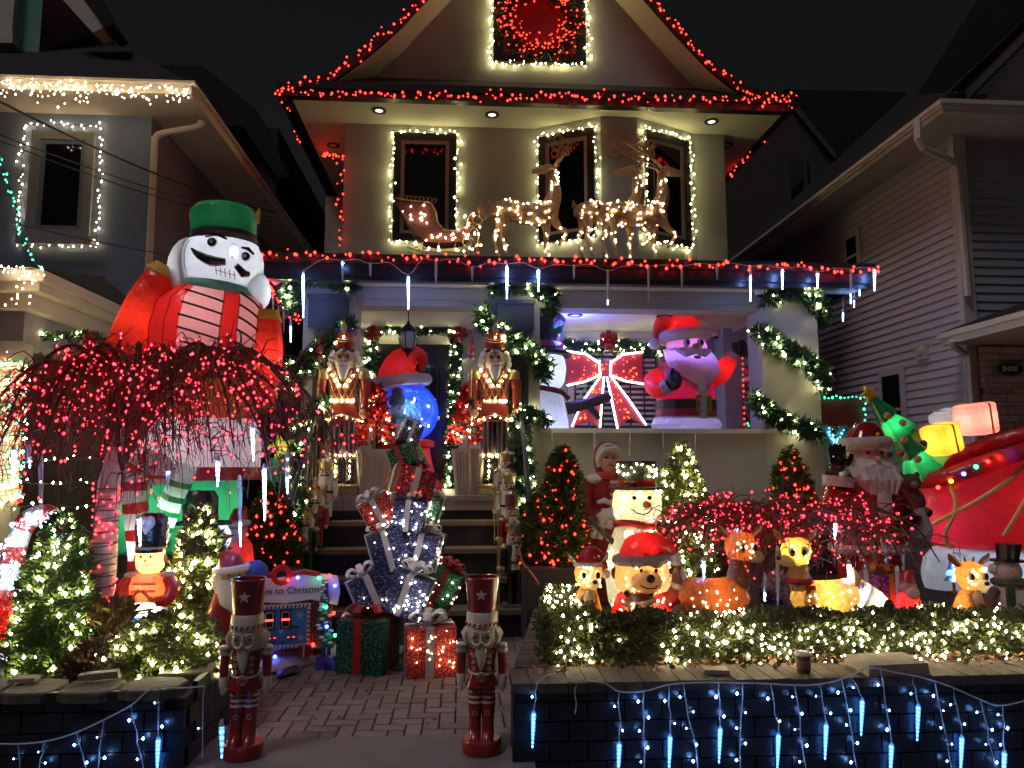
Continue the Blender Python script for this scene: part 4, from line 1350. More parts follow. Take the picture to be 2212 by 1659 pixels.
# ================================================================== tall porch nutcrackers
M_NRED = mat('painted red lacquer', (.30, .035, .025), .3, var=.25, scale=20, coat=.4)
M_NGOLD = mat('painted gold', (.46, .33, .16), .35, .6, var=.25, scale=20)
M_NBLUE = mat('painted navy', (.035, .03, .12), .35, var=.2)
M_SKIN = mat('painted skin', (.62, .38, .30), .5, var=.08)
M_HAIR = mat('painted white hair', (.70, .66, .66), .6, var=.15, scale=25, bump=.5, bscale=40)
M_NBLK = mat('painted black', (.012, .012, .014), .25)
M_NWHT = mat('painted white', (.68, .66, .63), .45, var=.08)
M_EYE = mat('painted eye blue', (.05, .10, .25), .3)
def tall_nutcracker(label, u, v, y, sx):
    f = Fig('nutcracker_statue', label, 'nutcracker', u, v, y, 'tall lit nutcrackers by the door', z=FL, fit=360)
    f.p('base', mat('rope carved base', (.30, .22, .12), .5, .3, var=.5, scale=40, bump=.8), lambda b: b.lathe([(43, 0), (44, 6), (40, 14), (42, 20), (36, 24)], 24))
    for s in (-1, 1):
        f.p('boot', M_NBLK, lambda b: (b.loft([(s * 17, -2, 24, 13, 16), (s * 17, -2, 30, 12, 14), (s * 17, 0, 40, 9, 9), (s * 17, 0, 78, 13, 13)], 14), b.ball((s * 18, -12, 29), (11, 14, 7), 12)))
        f.p('boot_cuff', M_NGOLD, lambda b: b.lathe([(15, 76), (16.5, 80), (15, 88)], 16, (s * 17, 0, 0)))
        lg = f.p('trouser_leg', M_NBLUE, lambda b: b.loft([(s * 17, 0, 86, 15, 15), (s * 17, 0, 110, 17, 18), (s * 17, 0, 150, 19, 21), (s * 15, 0, 170, 20, 22)], 16))
        for i in range(5):
            a = rad(-90 + (i - 2) * 38)
            f.p('gold_stripe', M_NGOLD, lambda b: b.tube([(s * 17 + r * math.cos(a), r2 * math.sin(a), z) for r, r2, z in ((15, 15.5, 87), (17.3, 18.3, 110), (19.3, 21.3, 150), (20, 22.3, 165))], 1.9, 5), lg)
        f.p('arm', M_NRED, lambda b: (b.tube(spline([(s * 44, 0, 258), (s * 52, -2, 235), (s * 53, -6, 205), (s * 50, -14, 180)], 3), np.interp(np.linspace(0, 3, 10), range(4), [13, 14, 11, 10]), 10)))
        f.p('epaulette', M_NGOLD, lambda b: b.lathe([(16, 246), (17, 250), (15, 262), (8, 268)], 16, (s * 46, 0, 0)))
        f.p('hand', M_SKIN, lambda b: (b.ball((s * 49, -16, 172), (8, 8, 11), 10), b.tube([(s * 44, -20, 176), (s * 42, -24, 168)], [3, 2.4], 6)))
        f.p('hair_curl', M_HAIR, lambda b: [b.ball((s * (28 + q), -6 + 2 * q_, z), (8, 9, 8), 10) for q, q_, z in ((0, 0, 300), (4, 1, 290), (6, 1, 279), (4, 2, 269))])
        f.p('eye', M_NBLK, lambda b: b.ball((s * 10, -25.5, 292), (4, 3, 4), 10))
        f.p('eyebrow', M_HAIR, lambda b: b.tube([(s * 4, -26, 299), (s * 10, -27, 303), (s * 17, -23, 299)], [1.5, 2.5, 1.5], 6))
    f.p('tunic_skirt', M_NRED, lambda b: b.loft([(0, 0, 154, 44, 30), (0, 0, 175, 38, 28), (0, 0, 196, 31, 25)], 24))
    f.p('skirt_hem', M_NGOLD, lambda b: b.tube([(45 * math.cos(a), 31 * math.sin(a), 156 + 10 * max(0, -math.sin(a)) ** 3) for a in [2 * PI * i / 36 for i in range(37)]], 3, 6, False))
    f.p('belt', M_NGOLD, lambda b: b.loft([(0, 0, 192, 34, 27), (0, 0, 203, 34, 27)], 24))
    tr = f.p('torso', M_NRED, lambda b: b.loft([(0, 0, 200, 32, 25), (0, 0, 225, 36, 27), (0, 0, 250, 40, 27), (0, 0, 266, 30, 22), (0, 0, 274, 14, 14)], 24))
    def lattice(b):
        for s in (-1, 1):
            for i in range(-3, 5):
                P = []
                for j in range(7):
                    z = 203 + j * 9
                    a = rad(-90 + i * 24 + s * j * 8)
                    w = 34 + (z - 203) * .11
                    P.append((w * math.cos(a) * 1.015, (26 + (z - 203) * .03) * math.sin(a) * 1.02, z))
                b.tube(P, .9, 4, False)
    f.p('quilting', M_NGOLD, lattice, tr)['kind'] = 'stuff'
    f.p('collar', M_NGOLD, lambda b: b.tube([(-20, -20, 262), (-8, -27, 240), (0, -28, 226), (8, -27, 240), (20, -20, 262)], 2.6, 6))
    f.p('head', M_SKIN, lambda b: b.loft([(0, 0, 262, 16, 16), (0, 0, 272, 23, 22), (0, 0, 285, 26, 25), (0, 0, 300, 25, 24), (0, 0, 312, 22, 21)], 20))
    f.p('nose', M_SKIN, lambda b: b.ball((0, -27, 284), (4, 6, 6), 10))
    f.p('moustache', M_HAIR, lambda b: [b.tube([(0, -28, 277), (s * 10, -28, 276), (s * 20, -23, 282)], [3, 4, 1.5], 7) for s in (-1, 1)])
    f.p('mouth', M_NRED, lambda b: b.ball((0, -26, 272), (4, 2, 2), 8))
    f.p('beard', M_HAIR, lambda b: b.loft([(0, -24, 236, 2, 2), (0, -26, 246, 8, 5), (0, -25, 260, 13, 8), (0, -21, 272, 16, 8)], 14))
    f.p('hat', M_NRED, lambda b: b.loft([(0, 0, 304, 23, 22), (0, 0, 309, 24, 23), (0, 0, 345, 27, 26)], 24))
    f.p('hat_band', M_NBLUE, lambda b: b.loft([(0, 0, 344, 27.6, 26.6), (0, 0, 354, 28.5, 27.5), (0, 0, 355, 24, 23)], 24))
    f.p('visor', M_NBLK, lambda b: b.loft([(0, -6, 303, 24, 24), (0, -4, 309, 24.4, 22)], 20))
    for z, d in ((331, 8), (338, 10)):
        f.p('hat_cord', M_NGOLD, lambda b: b.tube([(26.5 * math.cos(a), 26 * math.sin(a) - .6, z - d * math.cos((a + PI / 2)) ** 2) for a in [PI + PI * i / 16 for i in range(17)]], .9, 4, False))
    f.p('plume', M_NGOLD, lambda b: b.loft([(0, -27, 338, 2, 2), (0, -29, 350, 8, 3), (0, -29, 358, 7, 3), (0, -28, 368, 1, 1)], 12))
    st = f.p('staff', M_NGOLD, lambda b: b.tube([(sx * 60, -20, 4), (sx * 57, -18, 300)], 2, 6))
    f.p('staff_finial', M_NRED, lambda b: b.lathe([(3, 0), (9, 6), (4, 12), (10, 18), (10, 26), (4, 34), (5, 40), (1, 64)], 12, (sx * 57, -18, 284)), st)
    f.p('staff_ball', mat('dark chrome ball', (.03, .03, .035), .1, .6), lambda b: b.ball((sx * 58, -20, 196), 9, 12), st)
    B = [(0, -29, 334)] + [(s * (8 + 9 * i), -29 + i * 1.5, 230 + 11 * i) for s in (-1, 1) for i in range(4)] + [(x, -29 + abs(x) * .12, 198) for x in (-26, -13, 0, 13, 26)]
    B += [(x, -33 + abs(x) * .25, 157 + 10 * (1 - abs(x) / 40)) for x in (-40, -27, -13, 0, 13, 27, 40)] + [(s * 17 + 3, -16, z) for s in (-1, 1) for z in (40, 50, 61, 72, 84)] + [(s * 17 - 12, -12, 83) for s in (-1, 1)] + [(s * 17 + 13, -12, 83) for s in (-1, 1)]
    f.bulbs(B, .014, glow('soft warm bulb', (1.0, .88, .45), 55))
    f.o.scale = (.88, .9, 1)
    return f
tall_nutcracker('tall lit nutcracker with white beard and staff, left of the door', 738, 1066, 8.05, -1)
tall_nutcracker('tall lit nutcracker with white beard and staff, right of the door', 1068, 1068, 8.05, -1)

# ================================================================== small nutcrackers down the stairs
def small_nutcracker(label, u, y, z, h, coat, front, trous, dome, staff=True, hat='crown', rz=0.0):
    p = W(u, 1100, y)
    t = thing('small_nutcracker', label, 'nutcracker', (p.x, y, z), rz, h, 'small nutcrackers lining the stairs')
    P = lambda n, m, fn, par=None: part(n, m, par or t, fn)
    P('base', mat('small base wood', (.20, .14, .09), .5), lambda b: b.box((0, 0, .015), (.30, .20, .03)))
    for s in (-1, 1):
        P('leg', trous, lambda b: b.loft([(s * .05, 0, .03, .045, .06), (s * .05, 0, .06, .042, .045), (s * .05, 0, .24, .048, .05), (s * .045, 0, .42, .055, .06)], 12))
        P('boot', M_NBLK, lambda b: b.loft([(s * .05, -.01, .03, .05, .07), (s * .05, -.01, .06, .048, .06), (s * .05, 0, .17, .053, .054)], 12))
        P('arm', coat, lambda b: b.tube([(s * .125, 0, .66), (s * .145, -.01, .56), (s * .14, -.03, .45)], [.034, .036, .03], 10))
        P('epaulette', M_NGOLD, lambda b: b.lathe([(.05, -.02), (.052, 0), (.03, .03)], 12, (s * .125, 0, .675)))
        P('hand', M_SKIN, lambda b: b.ball((s * .14, -.035, .425), (.026, .028, .03), 10))
        P('eye', M_NWHT, lambda b: b.ball((s * .036, -.083, .775), (.022, .012, .022), 10))
        P('pupil', M_NBLK, lambda b: b.ball((s * .034, -.093, .774), (.011, .008, .013), 8))
        P('eyebrow', M_NBLK, lambda b: b.tube([(s * .015, -.088, .802), (s * .04, -.088, .812), (s * .065, -.075, .80)], .005, 5))
        P('moustache', M_NBLK, lambda b: b.tube([(s * .008, -.096, .735), (s * .035, -.092, .728), (s * .062, -.078, .742)], [.008, .011, .004], 6))
    P('coat', coat, lambda b: b.loft([(0, 0, .38, .125, .085), (0, 0, .50, .105, .08), (0, 0, .60, .11, .082), (0, 0, .68, .12, .075), (0, 0, .71, .06, .06)], 18))
    P('coat_front', front, lambda b: b.loft([(0, -.055, .42, .055, .042), (0, -.05, .60, .055, .042), (0, -.04, .69, .045, .04)], 12))
    P('belt', M_NBLK, lambda b: b.loft([(0, -.003, .49, .112, .09), (0, -.003, .52, .112, .09)], 18))
    P('buckle', M_NGOLD, lambda b: b.box((0, -.104, .505), (.05, .012, .04)))
    P('head', M_SKIN, lambda b: b.loft([(0, 0, .69, .06, .06), (0, 0, .72, .082, .08), (0, 0, .77, .088, .086), (0, 0, .83, .084, .082)], 18))
    P('hair', M_HAIR, lambda b: b.loft([(0, .02, .66, .095, .07), (0, .022, .74, .103, .078), (0, .02, .82, .092, .078)], 16))
    P('nose', mat('nose skin', (.66, .45, .28), .5), lambda b: b.loft([(0, -.10, .742, .014, .016), (0, -.098, .755, .013, .018), (0, -.09, .785, .008, .008)], 8))
    P('beard', M_HAIR, lambda b: b.loft([(0, -.085, .60, .03, .012), (0, -.085, .66, .04, .018), (0, -.078, .715, .045, .015)], 10))
    if hat == 'crown':
        c = P('crown', M_NGOLD, lambda b: b.lathe([(.088, .82), (.092, .83), (.087, .845), (.10, .91), (.088, .91), (.08, .85)], 18, cap=False))
        for i in range(8):
            a = 2 * PI * i / 8
            P('crown_point', M_NGOLD, lambda b: b.loft([(.095 * math.cos(a), .095 * math.sin(a), .905, .02, .02), (.098 * math.cos(a), .098 * math.sin(a), .925, .009, .009), (.098 * math.cos(a), .098 * math.sin(a), .935, .012, .012), (.098 * math.cos(a), .098 * math.sin(a), .945, .003, .003)], 8), c)
        P('crown_dome', dome, lambda b: b.ball((0, 0, .90), (.075, .075, .06), 14))
        P('crown_ball', M_NGOLD, lambda b: b.ball((0, 0, .972), .02, 10))
    elif hat == 'ball':
        P('hat', dome, lambda b: b.lathe([(.10, .82), (.10, .84), (.085, .845), (.08, .88), (.11, .885), (.11, .89)], 18))
        P('hat_ball', M_NGOLD, lambda b: b.ball((0, 0, .95), .07, 14))
    else:
        P('hat', dome, lambda b: b.lathe([(.086, .82), (.088, .85), (.094, .99), (.09, 1.0)], 18))
        P('hat_band', M_NGOLD, lambda b: b.lathe([(.09, .825), (.091, .845)], 18, cap=False))
    if staff:
        st = P('staff', mat('staff wood', (.40, .28, .16), .5), lambda b: b.tube([(-.19, -.04, 0), (-.185, -.04, .74)], .008, 6))
        P('staff_knob', mat('peach knob', (.62, .40, .28), .4), lambda b: b.ball((-.187, -.04, .43), .034, 10), st)
        P('staff_tip', M_NGOLD, lambda b: b.prism([(-.187 + r * math.cos(a), .75 + r * math.sin(a)) for r, a in [(.05 if i % 2 == 0 else .02, PI / 2 + i * PI / 5) for i in range(10)]], -.05, -.035), st)
    return t
M_CGRN = mat('painted dark green', (.015, .07, .03), .35, coat=.3)
M_CRED = mat('painted crimson', (.30, .02, .025), .35, coat=.3)
M_CWHT = M_NWHT
M_CPINK = mat('painted pale pink', (.62, .45, .45), .5)
M_CBRN = mat('painted maroon stripe', (.17, .05, .05), .4)
def stz(i):
    return FL * i / 5
def sty(i):
    return YS + .25 * (i - 1) + .13
hN = .74
small_nutcracker('green coated small nutcracker with gold crown, lowest on the left', 662, sty(2) - .02, stz(2) - .05, hN, M_CGRN, M_CPINK, M_CGRN, mat('dome green', (.02, .12, .04), .4))
small_nutcracker('red coated small nutcracker with red topped crown, second lowest on the left', 683, sty(3) - .02, stz(3) - .10, hN, M_CRED, M_CBRN, M_CRED, M_CRED, False)
small_nutcracker('white coated small nutcracker with gold sash, third up on the left', 702, sty(4), stz(4) - .08, hN, M_CWHT, M_NGOLD, M_CWHT, M_CWHT, False)
small_nutcracker('small nutcracker with red topped crown and gold vest, highest on the left', 703, sty(5) + .05, stz(5) - .14, hN, M_NGOLD, M_NGOLD, M_CRED, M_CRED, True)
small_nutcracker('small nutcracker with gold ball hat, half hidden behind the left rail', 655, sty(3) + .1, stz(3) - .16, hN, M_CBRN, M_CBRN, M_NBLK, M_CRED, False, 'ball')
small_nutcracker('black booted small nutcracker in gold and white, lowest on the right', 1113, sty(1) + .03, stz(1) + .005, .80, M_NBLK, mat('ivory gold front', (.60, .50, .34), .5), M_NBLK, mat('dome dark green', (.015, .06, .03), .4))
small_nutcracker('red coated small nutcracker with tall striped hat, second lowest on the right', 1106, sty(2) + .02, stz(2) + .03, hN, M_CRED, M_CWHT, M_NBLK, M_CBRN, True, 'tall')
small_nutcracker('ivory small nutcracker, third up on the right', 1098, sty(3) + .03, stz(3) + .03, hN, M_CWHT, M_CPINK, M_CRED, M_NGOLD, True)
small_nutcracker('ivory small nutcracker with white topped crown, highest on the right', 1095, sty(4) + .02, stz(4) + .005, hN, M_CWHT, M_NGOLD, M_CWHT, M_CWHT, True)

# ================================================================== snow globe inflatable on the porch
RED_F = fabric('red inflatable cloth', (.62, .02, .02))
WHT_F = fabric('white inflatable cloth', (.82, .82, .86))
BLK_F = fabric('black inflatable cloth', (.012, .012, .016), .1)
GRN_F = fabric('green inflatable cloth', (.02, .30, .12))
f = Fig('snow_globe_inflatable', 'inflatable blue snow globe wearing a red hat, before the front door', 'inflatable', 880, 1060, 8.75, z=FL, fit=290)
f.p('base', RED_F, lambda b: b.loft([(0, 0, 0, 70, 60), (0, 0, 10, 74, 62), (0, 0, 22, 70, 60), (0, 0, 30, 60, 54), (0, 0, 70, 50, 48), (0, 0, 92, 46, 44), (0, 0, 97, 56, 52), (0, 0, 108, 56, 52), (0, 0, 112, 44, 44)], 28))
f.p('globe', fabric('blue globe cloth', (.03, .13, .85), .75), lambda b: b.add([((63 * math.sin(t) * math.cos(a)), 10 + 52 * math.sin(t) * math.sin(a), 170 + 64 * math.cos(t)) for t in [PI * j / 12 for j in range(13)] for a in [-.1 + (PI + .2) * i / 20 for i in range(21)]],
     [(j * 21 + i, j * 21 + i + 1, (j + 1) * 21 + i + 1, (j + 1) * 21 + i) for j in range(12) for i in range(20)]))
f.p('window_film', clear('clear globe film', (.75, .85, 1), .1, .82), lambda b: b.add([((63 * math.sin(t) * math.cos(a)), 8 + 52 * math.sin(t) * math.sin(a), 170 + 64 * math.cos(t)) for t in [PI * j / 12 for j in range(13)] for a in [PI + PI * i / 20 for i in range(21)]],
     [(j * 21 + i, j * 21 + i + 1, (j + 1) * 21 + i + 1, (j + 1) * 21 + i) for j in range(12) for i in range(20)]))
sm = f.p('snowman', WHT_F, lambda b: (b.ball((-22, -4, 128), (27, 24, 30), 16), b.ball((-22, -6, 176), (17, 16, 18), 16)))
f.p('snowman_hat', mat('dark knit hat', (.02, .03, .035), .8), lambda b: (b.lathe([(17, 184), (18, 190), (16, 202), (9, 212)], 14, (-24, -6, 0)), b.ball((-24, -6, 214), (13, 11, 9), 10)), sm)
f.p('snowman_scarf', mat('green plaid scarf', (.04, .20, .10), .8, var=.6, scale=30), lambda b: (b.tube(ring(17, 160, 14, 16, c=(-22, -6)), 5, 8), b.box((-30, -27, 140), (13, 6, 36))), sm)
f.p('snowman_nose', mat('orange carrot', (.75, .22, .04), .5), lambda b: b.tube([(-18, -21, 176), (-13, -30, 178)], [3, .5], 7), sm)
f.p('snowman_eyes', M_NBLK, lambda b: (b.ball((-27, -21, 182), 2, 8), b.ball((-15, -21, 183), 2, 8)), sm)
f.p('hat_brim', WHT_F, lambda b: b.tube([(-18 + 56 * math.cos(a), 45 * math.sin(a), 234 + 7 * math.cos(a)) for a in [2 * PI * i / 24 for i in range(25)]], 12, 10, False))
f.p('hat', RED_F, lambda b: b.tube(spline([(-20, 0, 230), (-20, 0, 256), (-14, 0, 276), (4, 0, 290), (22, -4, 292), (30, -6, 276), (27, -7, 258)], 4), np.interp(np.linspace(0, 6, 25), range(7), [48, 44, 34, 24, 15, 10, 6]), 16))
f.lamp((12, 14, 175), 12, (.14, .36, 1.0), .08)
f.lamp((0, 0, 60), 2.2, (1, .5, .4), .08)
f.lamp((-20, 0, 252), 1.6, (1, .6, .5), .05)
f.bulbs([(RN.uniform(-10, 50), -30, RN.uniform(120, 215)) for _ in range(8)], .014, COOL)

# ================================================================== potted poinsettia trees
M_POIN = mat('red poinsettia', (.60, .016, .016), .6, var=.5, scale=30)
M_LEAFG = mat('dark leaf', (.02, .06, .015), .6, var=.5, scale=20)
M_POT = mat('ribbed beige planter', (.42, .36, .31), .6, var=.06)
def poin(label, u, y):
    f = Fig('potted_poinsettia_tree', label, 'potted plant', u, 1070, y, 'potted trees by the door', z=FL, fit=235)
    pot = f.p('planter', M_POT, lambda b: b.loft([(0, 0, 0, 29, 27), (0, 0, 94, 37, 34), (0, 0, 98, 38, 35), (0, 0, 98, 33, 30), (0, 0, 88, 32, 29)], 28, True, 5))
    for i in range(9):
        x = -26 + i * 6.5
        f.p('rib', M_POT, lambda b: b.tube([(x * .86, -27.6, 3), (x * 1.1, -34.4, 92)], 1.4, 5), pot)
    f.p('stem', mat('brown stem', (.08, .05, .03)), lambda b: b.tube([(0, 0, 80), (0, 0, 230)], [4, 1], 6))
    P, D, P2, D2, B = [], [], [], [], []
    for _ in range(900):
        t = RN.random() ** .8
        a = RN.uniform(0, 2 * PI)
        r = (44 * (1 - t) + 7) * RN.uniform(.55, 1)
        q = (r * math.cos(a) * f.k, r * math.sin(a) * f.k, (104 + 134 * t) * f.k)
        (P if RN.random() < .72 else P2).append(q)
        (D if len(P) + len(P2) and P and P[-1] == q else D2).append((math.cos(a), math.sin(a), .2))
    leaves(P, D, .075, .045, M_POIN, f.o, 'poinsettia_petals', .6, .1)
    leaves(P2, D2, .07, .04, M_LEAFG, f.o, 'foliage', .6, .1)
    for _ in range(46):
        t = RN.random()
        a = RN.uniform(PI, 2 * PI)
        r = 46 * (1 - t) + 7
        B.append((r * math.cos(a), r * math.sin(a), 104 + 130 * t))
    f.bulbs(B[:30], .012, REDB)
    f.bulbs(B[30:], .010, WARMF, name='warm_bulbs')
poin('red poinsettia tree in ribbed planter left of the snow globe', 806, 8.12)
poin('red poinsettia tree in ribbed planter right of the snow globe', 1012, 8.15)

# ================================================================== inflatables on the right of the porch
f = Fig('inflatable_snowman', 'inflatable snowman in black top hat beside the middle pillar', 'inflatable', 1164, 1060, 9.2, z=FL, fit=370)
f.p('body', WHT_F, lambda b: b.loft([(0, 0, 0, 50, 45), (0, 0, 30, 66, 58), (0, 0, 90, 68, 60), (0, 0, 150, 64, 56), (0, 0, 195, 55, 48), (0, 0, 220, 46, 42)], 24))
f.p('head', WHT_F, lambda b: b.loft([(0, 0, 210, 40, 38), (0, 0, 232, 56, 50), (0, 0, 262, 61, 54), (0, 0, 285, 56, 50), (0, 0, 302, 40, 38)], 24))
hat = f.p('hat', BLK_F, lambda b: b.lathe([(70, 288), (72, 294), (62, 298), (54, 304), (52, 340), (60, 368), (54, 376), (20, 379)], 28))
f.p('hat_band', RED_F, lambda b: b.lathe([(56, 304), (55.5, 314), (54, 316)], 28, cap=False), hat)
f.p('holly', GRN_F, lambda b: [b.ball((33 + s * 7, -46, 334 + abs(s) * 5), (7, 3, 11), 10, (0, s * .6, 0)) for s in (-1, 1)], hat)
f.p('berry', RED_F, lambda b: b.ball((33, -49, 326), 5, 10), hat)
f.p('scarf', mat('plaid scarf', (.22, .03, .03), .8, var=.8, scale=25), lambda b: (b.tube([(54 * math.cos(a), 48 * math.sin(a), 216 - 8 * math.cos(a)) for a in [2 * PI * i / 24 for i in range(25)]], 6, 8, False), b.tube([(40, -36, 212), (52, -44, 200), (60, -44, 192)], [5, 5, 6], 8)))
f.p('nose', fabric('coral cloth', (.75, .12, .05)), lambda b: b.ball((24, -53, 262), (6, 8, 6), 10))
f.p('smile', M_NBLK, lambda b: b.tube([(-20, -52, 236), (0, -54, 232), (16, -51, 240), (22, -48, 248)], 1.2, 5))
arm = f.p('stick_arm', fabric('brown cloth arm', (.10, .07, .06), .2), lambda b: (b.tube([(56, -36, 172), (100, -44, 184), (140, -48, 196), (146, -48, 200)], [13, 12, 11, 8], 10), b.tube([(95, -44, 182), (116, -50, 160), (122, -52, 150)], [8, 7, 4], 8)))
f.lamp((0, 0, 100), 12, (.62, .72, 1.0), .1)
f.lamp((0, 0, 258), 9, (.62, .72, 1.0), .1)

f = Fig('inflatable_santa', 'inflatable waving Santa in red suit behind the porch sill', 'inflatable', 1486, 1060, 9.2, z=FL, fit=360)
PUR_F = fabric('white cloth beard', (.80, .76, .86))
f.p('base', WHT_F, lambda b: b.loft([(0, 0, 0, 70, 55), (0, 0, 130, 72, 55), (0, 0, 140, 76, 58), (0, 0, 156, 68, 52)], 24))
f.p('coat', fabric('pink red cloth', (.60, .025, .07)), lambda b: b.loft([(0, 0, 150, 66, 52), (0, 0, 180, 64, 52), (0, 0, 215, 62, 50), (0, 0, 255, 62, 46), (0, 0, 280, 40, 36)], 24))
f.p('belt', BLK_F, lambda b: b.loft([(0, 0, 172, 66, 54), (0, 0, 192, 65, 53)], 24))
f.p('buckle', fabric('yellow cloth', (.75, .52, .03)), lambda b: (b.box((22, -52, 182), (30, 6, 5)), b.box((22, -52, 197), (30, 6, 6)), b.box((22, -52, 167), (30, 6, 6)), b.box((9, -52, 182), (6, 6, 32)), b.box((36, -52, 182), (6, 6, 32))), None, False)
f.p('coat_trim', WHT_F, lambda b: b.loft([(22, -49, 150, 9, 6), (22, -51, 200, 9, 5), (18, -47, 250, 9, 5)], 10))
f.p('head', fabric('flesh cloth', (.75, .40, .34)), lambda b: b.loft([(4, -6, 296, 44, 40), (3, -6, 312, 43, 40), (0, -4, 330, 36, 34)], 20, False))
f.p('beard', PUR_F, lambda b: b.loft([(14, -30, 208, 8, 10), (16, -34, 228, 32, 18), (14, -30, 252, 54, 26), (8, -20, 280, 56, 32), (2, -6, 302, 50, 36)], 20, False))
f.p('moustache', PUR_F, lambda b: [b.tube([(8, -54, 292), (8 + s * 20, -52, 288), (8 + s * 38, -42, 296)], [6, 9, 3], 8) for s in (-1, 1)])
f.p('nose', fabric('flesh cloth', (.75, .40, .34)), lambda b: b.ball((10, -50, 302), (9, 9, 8), 12))
f.p('mouth', RED_F, lambda b: b.ball((12, -52, 280), (8, 5, 4), 10))
for s in (-1, 1):
    e = f.p('eye', WHT_F, lambda b: b.ball((7 + s * 15, -44, 312), (8, 4, 9), 12))
    f.p('pupil', M_NBLK, lambda b: b.ball((9 + s * 15, -47, 312), (4, 3, 6), 10), e)
f.p('hat_brim', WHT_F, lambda b: b.tube([(-2 + 47 * math.cos(a), -4 + 44 * math.sin(a), 332 + 4 * math.cos(a)) for a in [2 * PI * i / 24 for i in range(25)]], 13, 10, False))
f.p('hat', RED_F, lambda b: b.tube(spline([(-2, 0, 330), (-8, 0, 352), (-24, 0, 366), (-46, -4, 362), (-60, -6, 340), (-66, -8, 322)], 4), np.interp(np.linspace(0, 5, 21), range(6), [46, 38, 28, 18, 11, 6]), 16))
f.p('hat_pompom', WHT_F, lambda b: b.ball((-68, -8, 314), 13, 12))
f.p('raised_arm', RED_F, lambda b: b.tube(spline([(44, 0, 244), (72, -6, 250), (92, -8, 272), (102, -8, 286)], 3), np.interp(np.linspace(0, 3, 10), range(4), [26, 24, 18, 15]), 14))
f.p('raised_cuff', WHT_F, lambda b: b.tube([(99, -8, 280), (106, -8, 292)], 17, 14))
f.p('raised_mitten', BLK_F, lambda b: (b.ball((120, -10, 306), (14, 12, 20), 14, (0, .5, 0)), b.tube([(108, -14, 300), (102, -20, 316)], [6, 5], 8), b.ball((134, -10, 296), (13, 9, 10), 10)))
f.p('bent_arm', RED_F, lambda b: b.tube(spline([(-46, 0, 244), (-72, -10, 232), (-70, -30, 212), (-56, -44, 216)], 3), np.interp(np.linspace(0, 3, 10), range(4), [24, 22, 18, 14]), 14))
f.p('bent_cuff', WHT_F, lambda b: b.tube([(-60, -40, 214), (-50, -48, 220)], 16, 14))
f.p('bent_mitten', BLK_F, lambda b: (b.ball((-40, -54, 230), (17, 14, 21), 14), b.tube([(-48, -60, 240), (-44, -62, 254)], [6, 5], 8)))
f.lamp((5, -5, 215), 5, (.80, .30, .9), .1)
f.lamp((8, -14, 288), 10, (.34, .22, 1.0), .08)
f.lamp((-10, 0, 350), 2.2, (1, .6, .7), .05)
f.lamp((-62, -14, 226), 1.5, (1, .5, .6), .04)
f.lamp((80, -6, 262), 1.5, (1, .5, .6), .04)
f.lamp((0, 0, 100), 5, (.5, .45, 1), .1)

# lit ribbon bow in the porch window
f = Fig('lit_bow', 'big red tinsel bow outlined in white lights in the porch window', 'bow', 1305, 800, 9.75)
M_TINR = mat('bright red tinsel', (.48, .012, .02), .4, .15, var=.8, scale=60, bump=1, bscale=90)
ROPE = glow('white rope light', (.90, .84, 1.0), 6.5)
shapes = {'left_loop': [(-8, 12), (-40, 34), (-82, 40), (-80, -6), (-82, -34), (-44, -26), (-8, -10)], 'right_loop': [(8, 12), (40, 34), (84, 40), (82, -2), (84, -30), (46, -24), (8, -10)],
          'left_tail': [(-8, -12), (-2, -14), (-12, -124), (-34, -112), (-72, -122), (-50, -70)], 'right_tail': [(4, -12), (12, -12), (50, -62), (88, -118), (54, -104), (26, -126)]}
for k_, o_ in shapes.items():
    pt = f.p(k_.split('_')[1], M_TINR, lambda b: b.prism(o_, -5, 5), None, False)
    oo = o_ + [o_[0]]
    if 'tail' in k_:
        f.p('rope_light', ROPE, lambda b: b.tube([(x, -7, z) for x, z in (o_[-1], o_[0])] if 0 else [(x, -7, z) for x, z in ([o_[1], o_[2]])], 2.0, 6), pt)
        f.p('rope_light', ROPE, lambda b: b.tube([(x, -7, z) for x, z in ([o_[0], o_[5], o_[4]] if 'left' in k_ else [o_[0], o_[5]])], 2.0, 6), pt)
        if 'right' in k_:
            f.p('rope_light', ROPE, lambda b: b.tube([(x, -7, z) for x, z in [o_[1], o_[2], o_[3]]], 2.0, 6), pt)
    else:
        f.p('rope_light', ROPE, lambda b: (b.tube([(x, -7, z) for x, z in o_[:3]], 2.0, 6), b.tube([(x, -7, z) for x, z in o_[4:]], 2.0, 6)), pt)
f.p('knot', M_TINR, lambda b: b.box((0, -6, 2), (24, 12, 34)), None, False)
for s in (-1, 1):
    f.p('knot_rope', ROPE, lambda b: b.tube([(s * 13, -13, 20), (s * 11, -13, -14)], 2.0, 6))
B = [(s * RN.uniform(14, 78), -8, RN.uniform(-22, 30)) for s in (-1, 1) for _ in range(24)] + [(s * (8 + t * 42 + RN.uniform(-8, 8)), -8, -20 - t * 88) for s in (-1, 1) for t in [RN.random() for _ in range(18)]] + [(RN.uniform(-8, 8), -14, RN.uniform(-10, 18)) for _ in range(5)]
f.bulbs(B, .011, glow('orange red bulb', (1, .10, .03), 6))

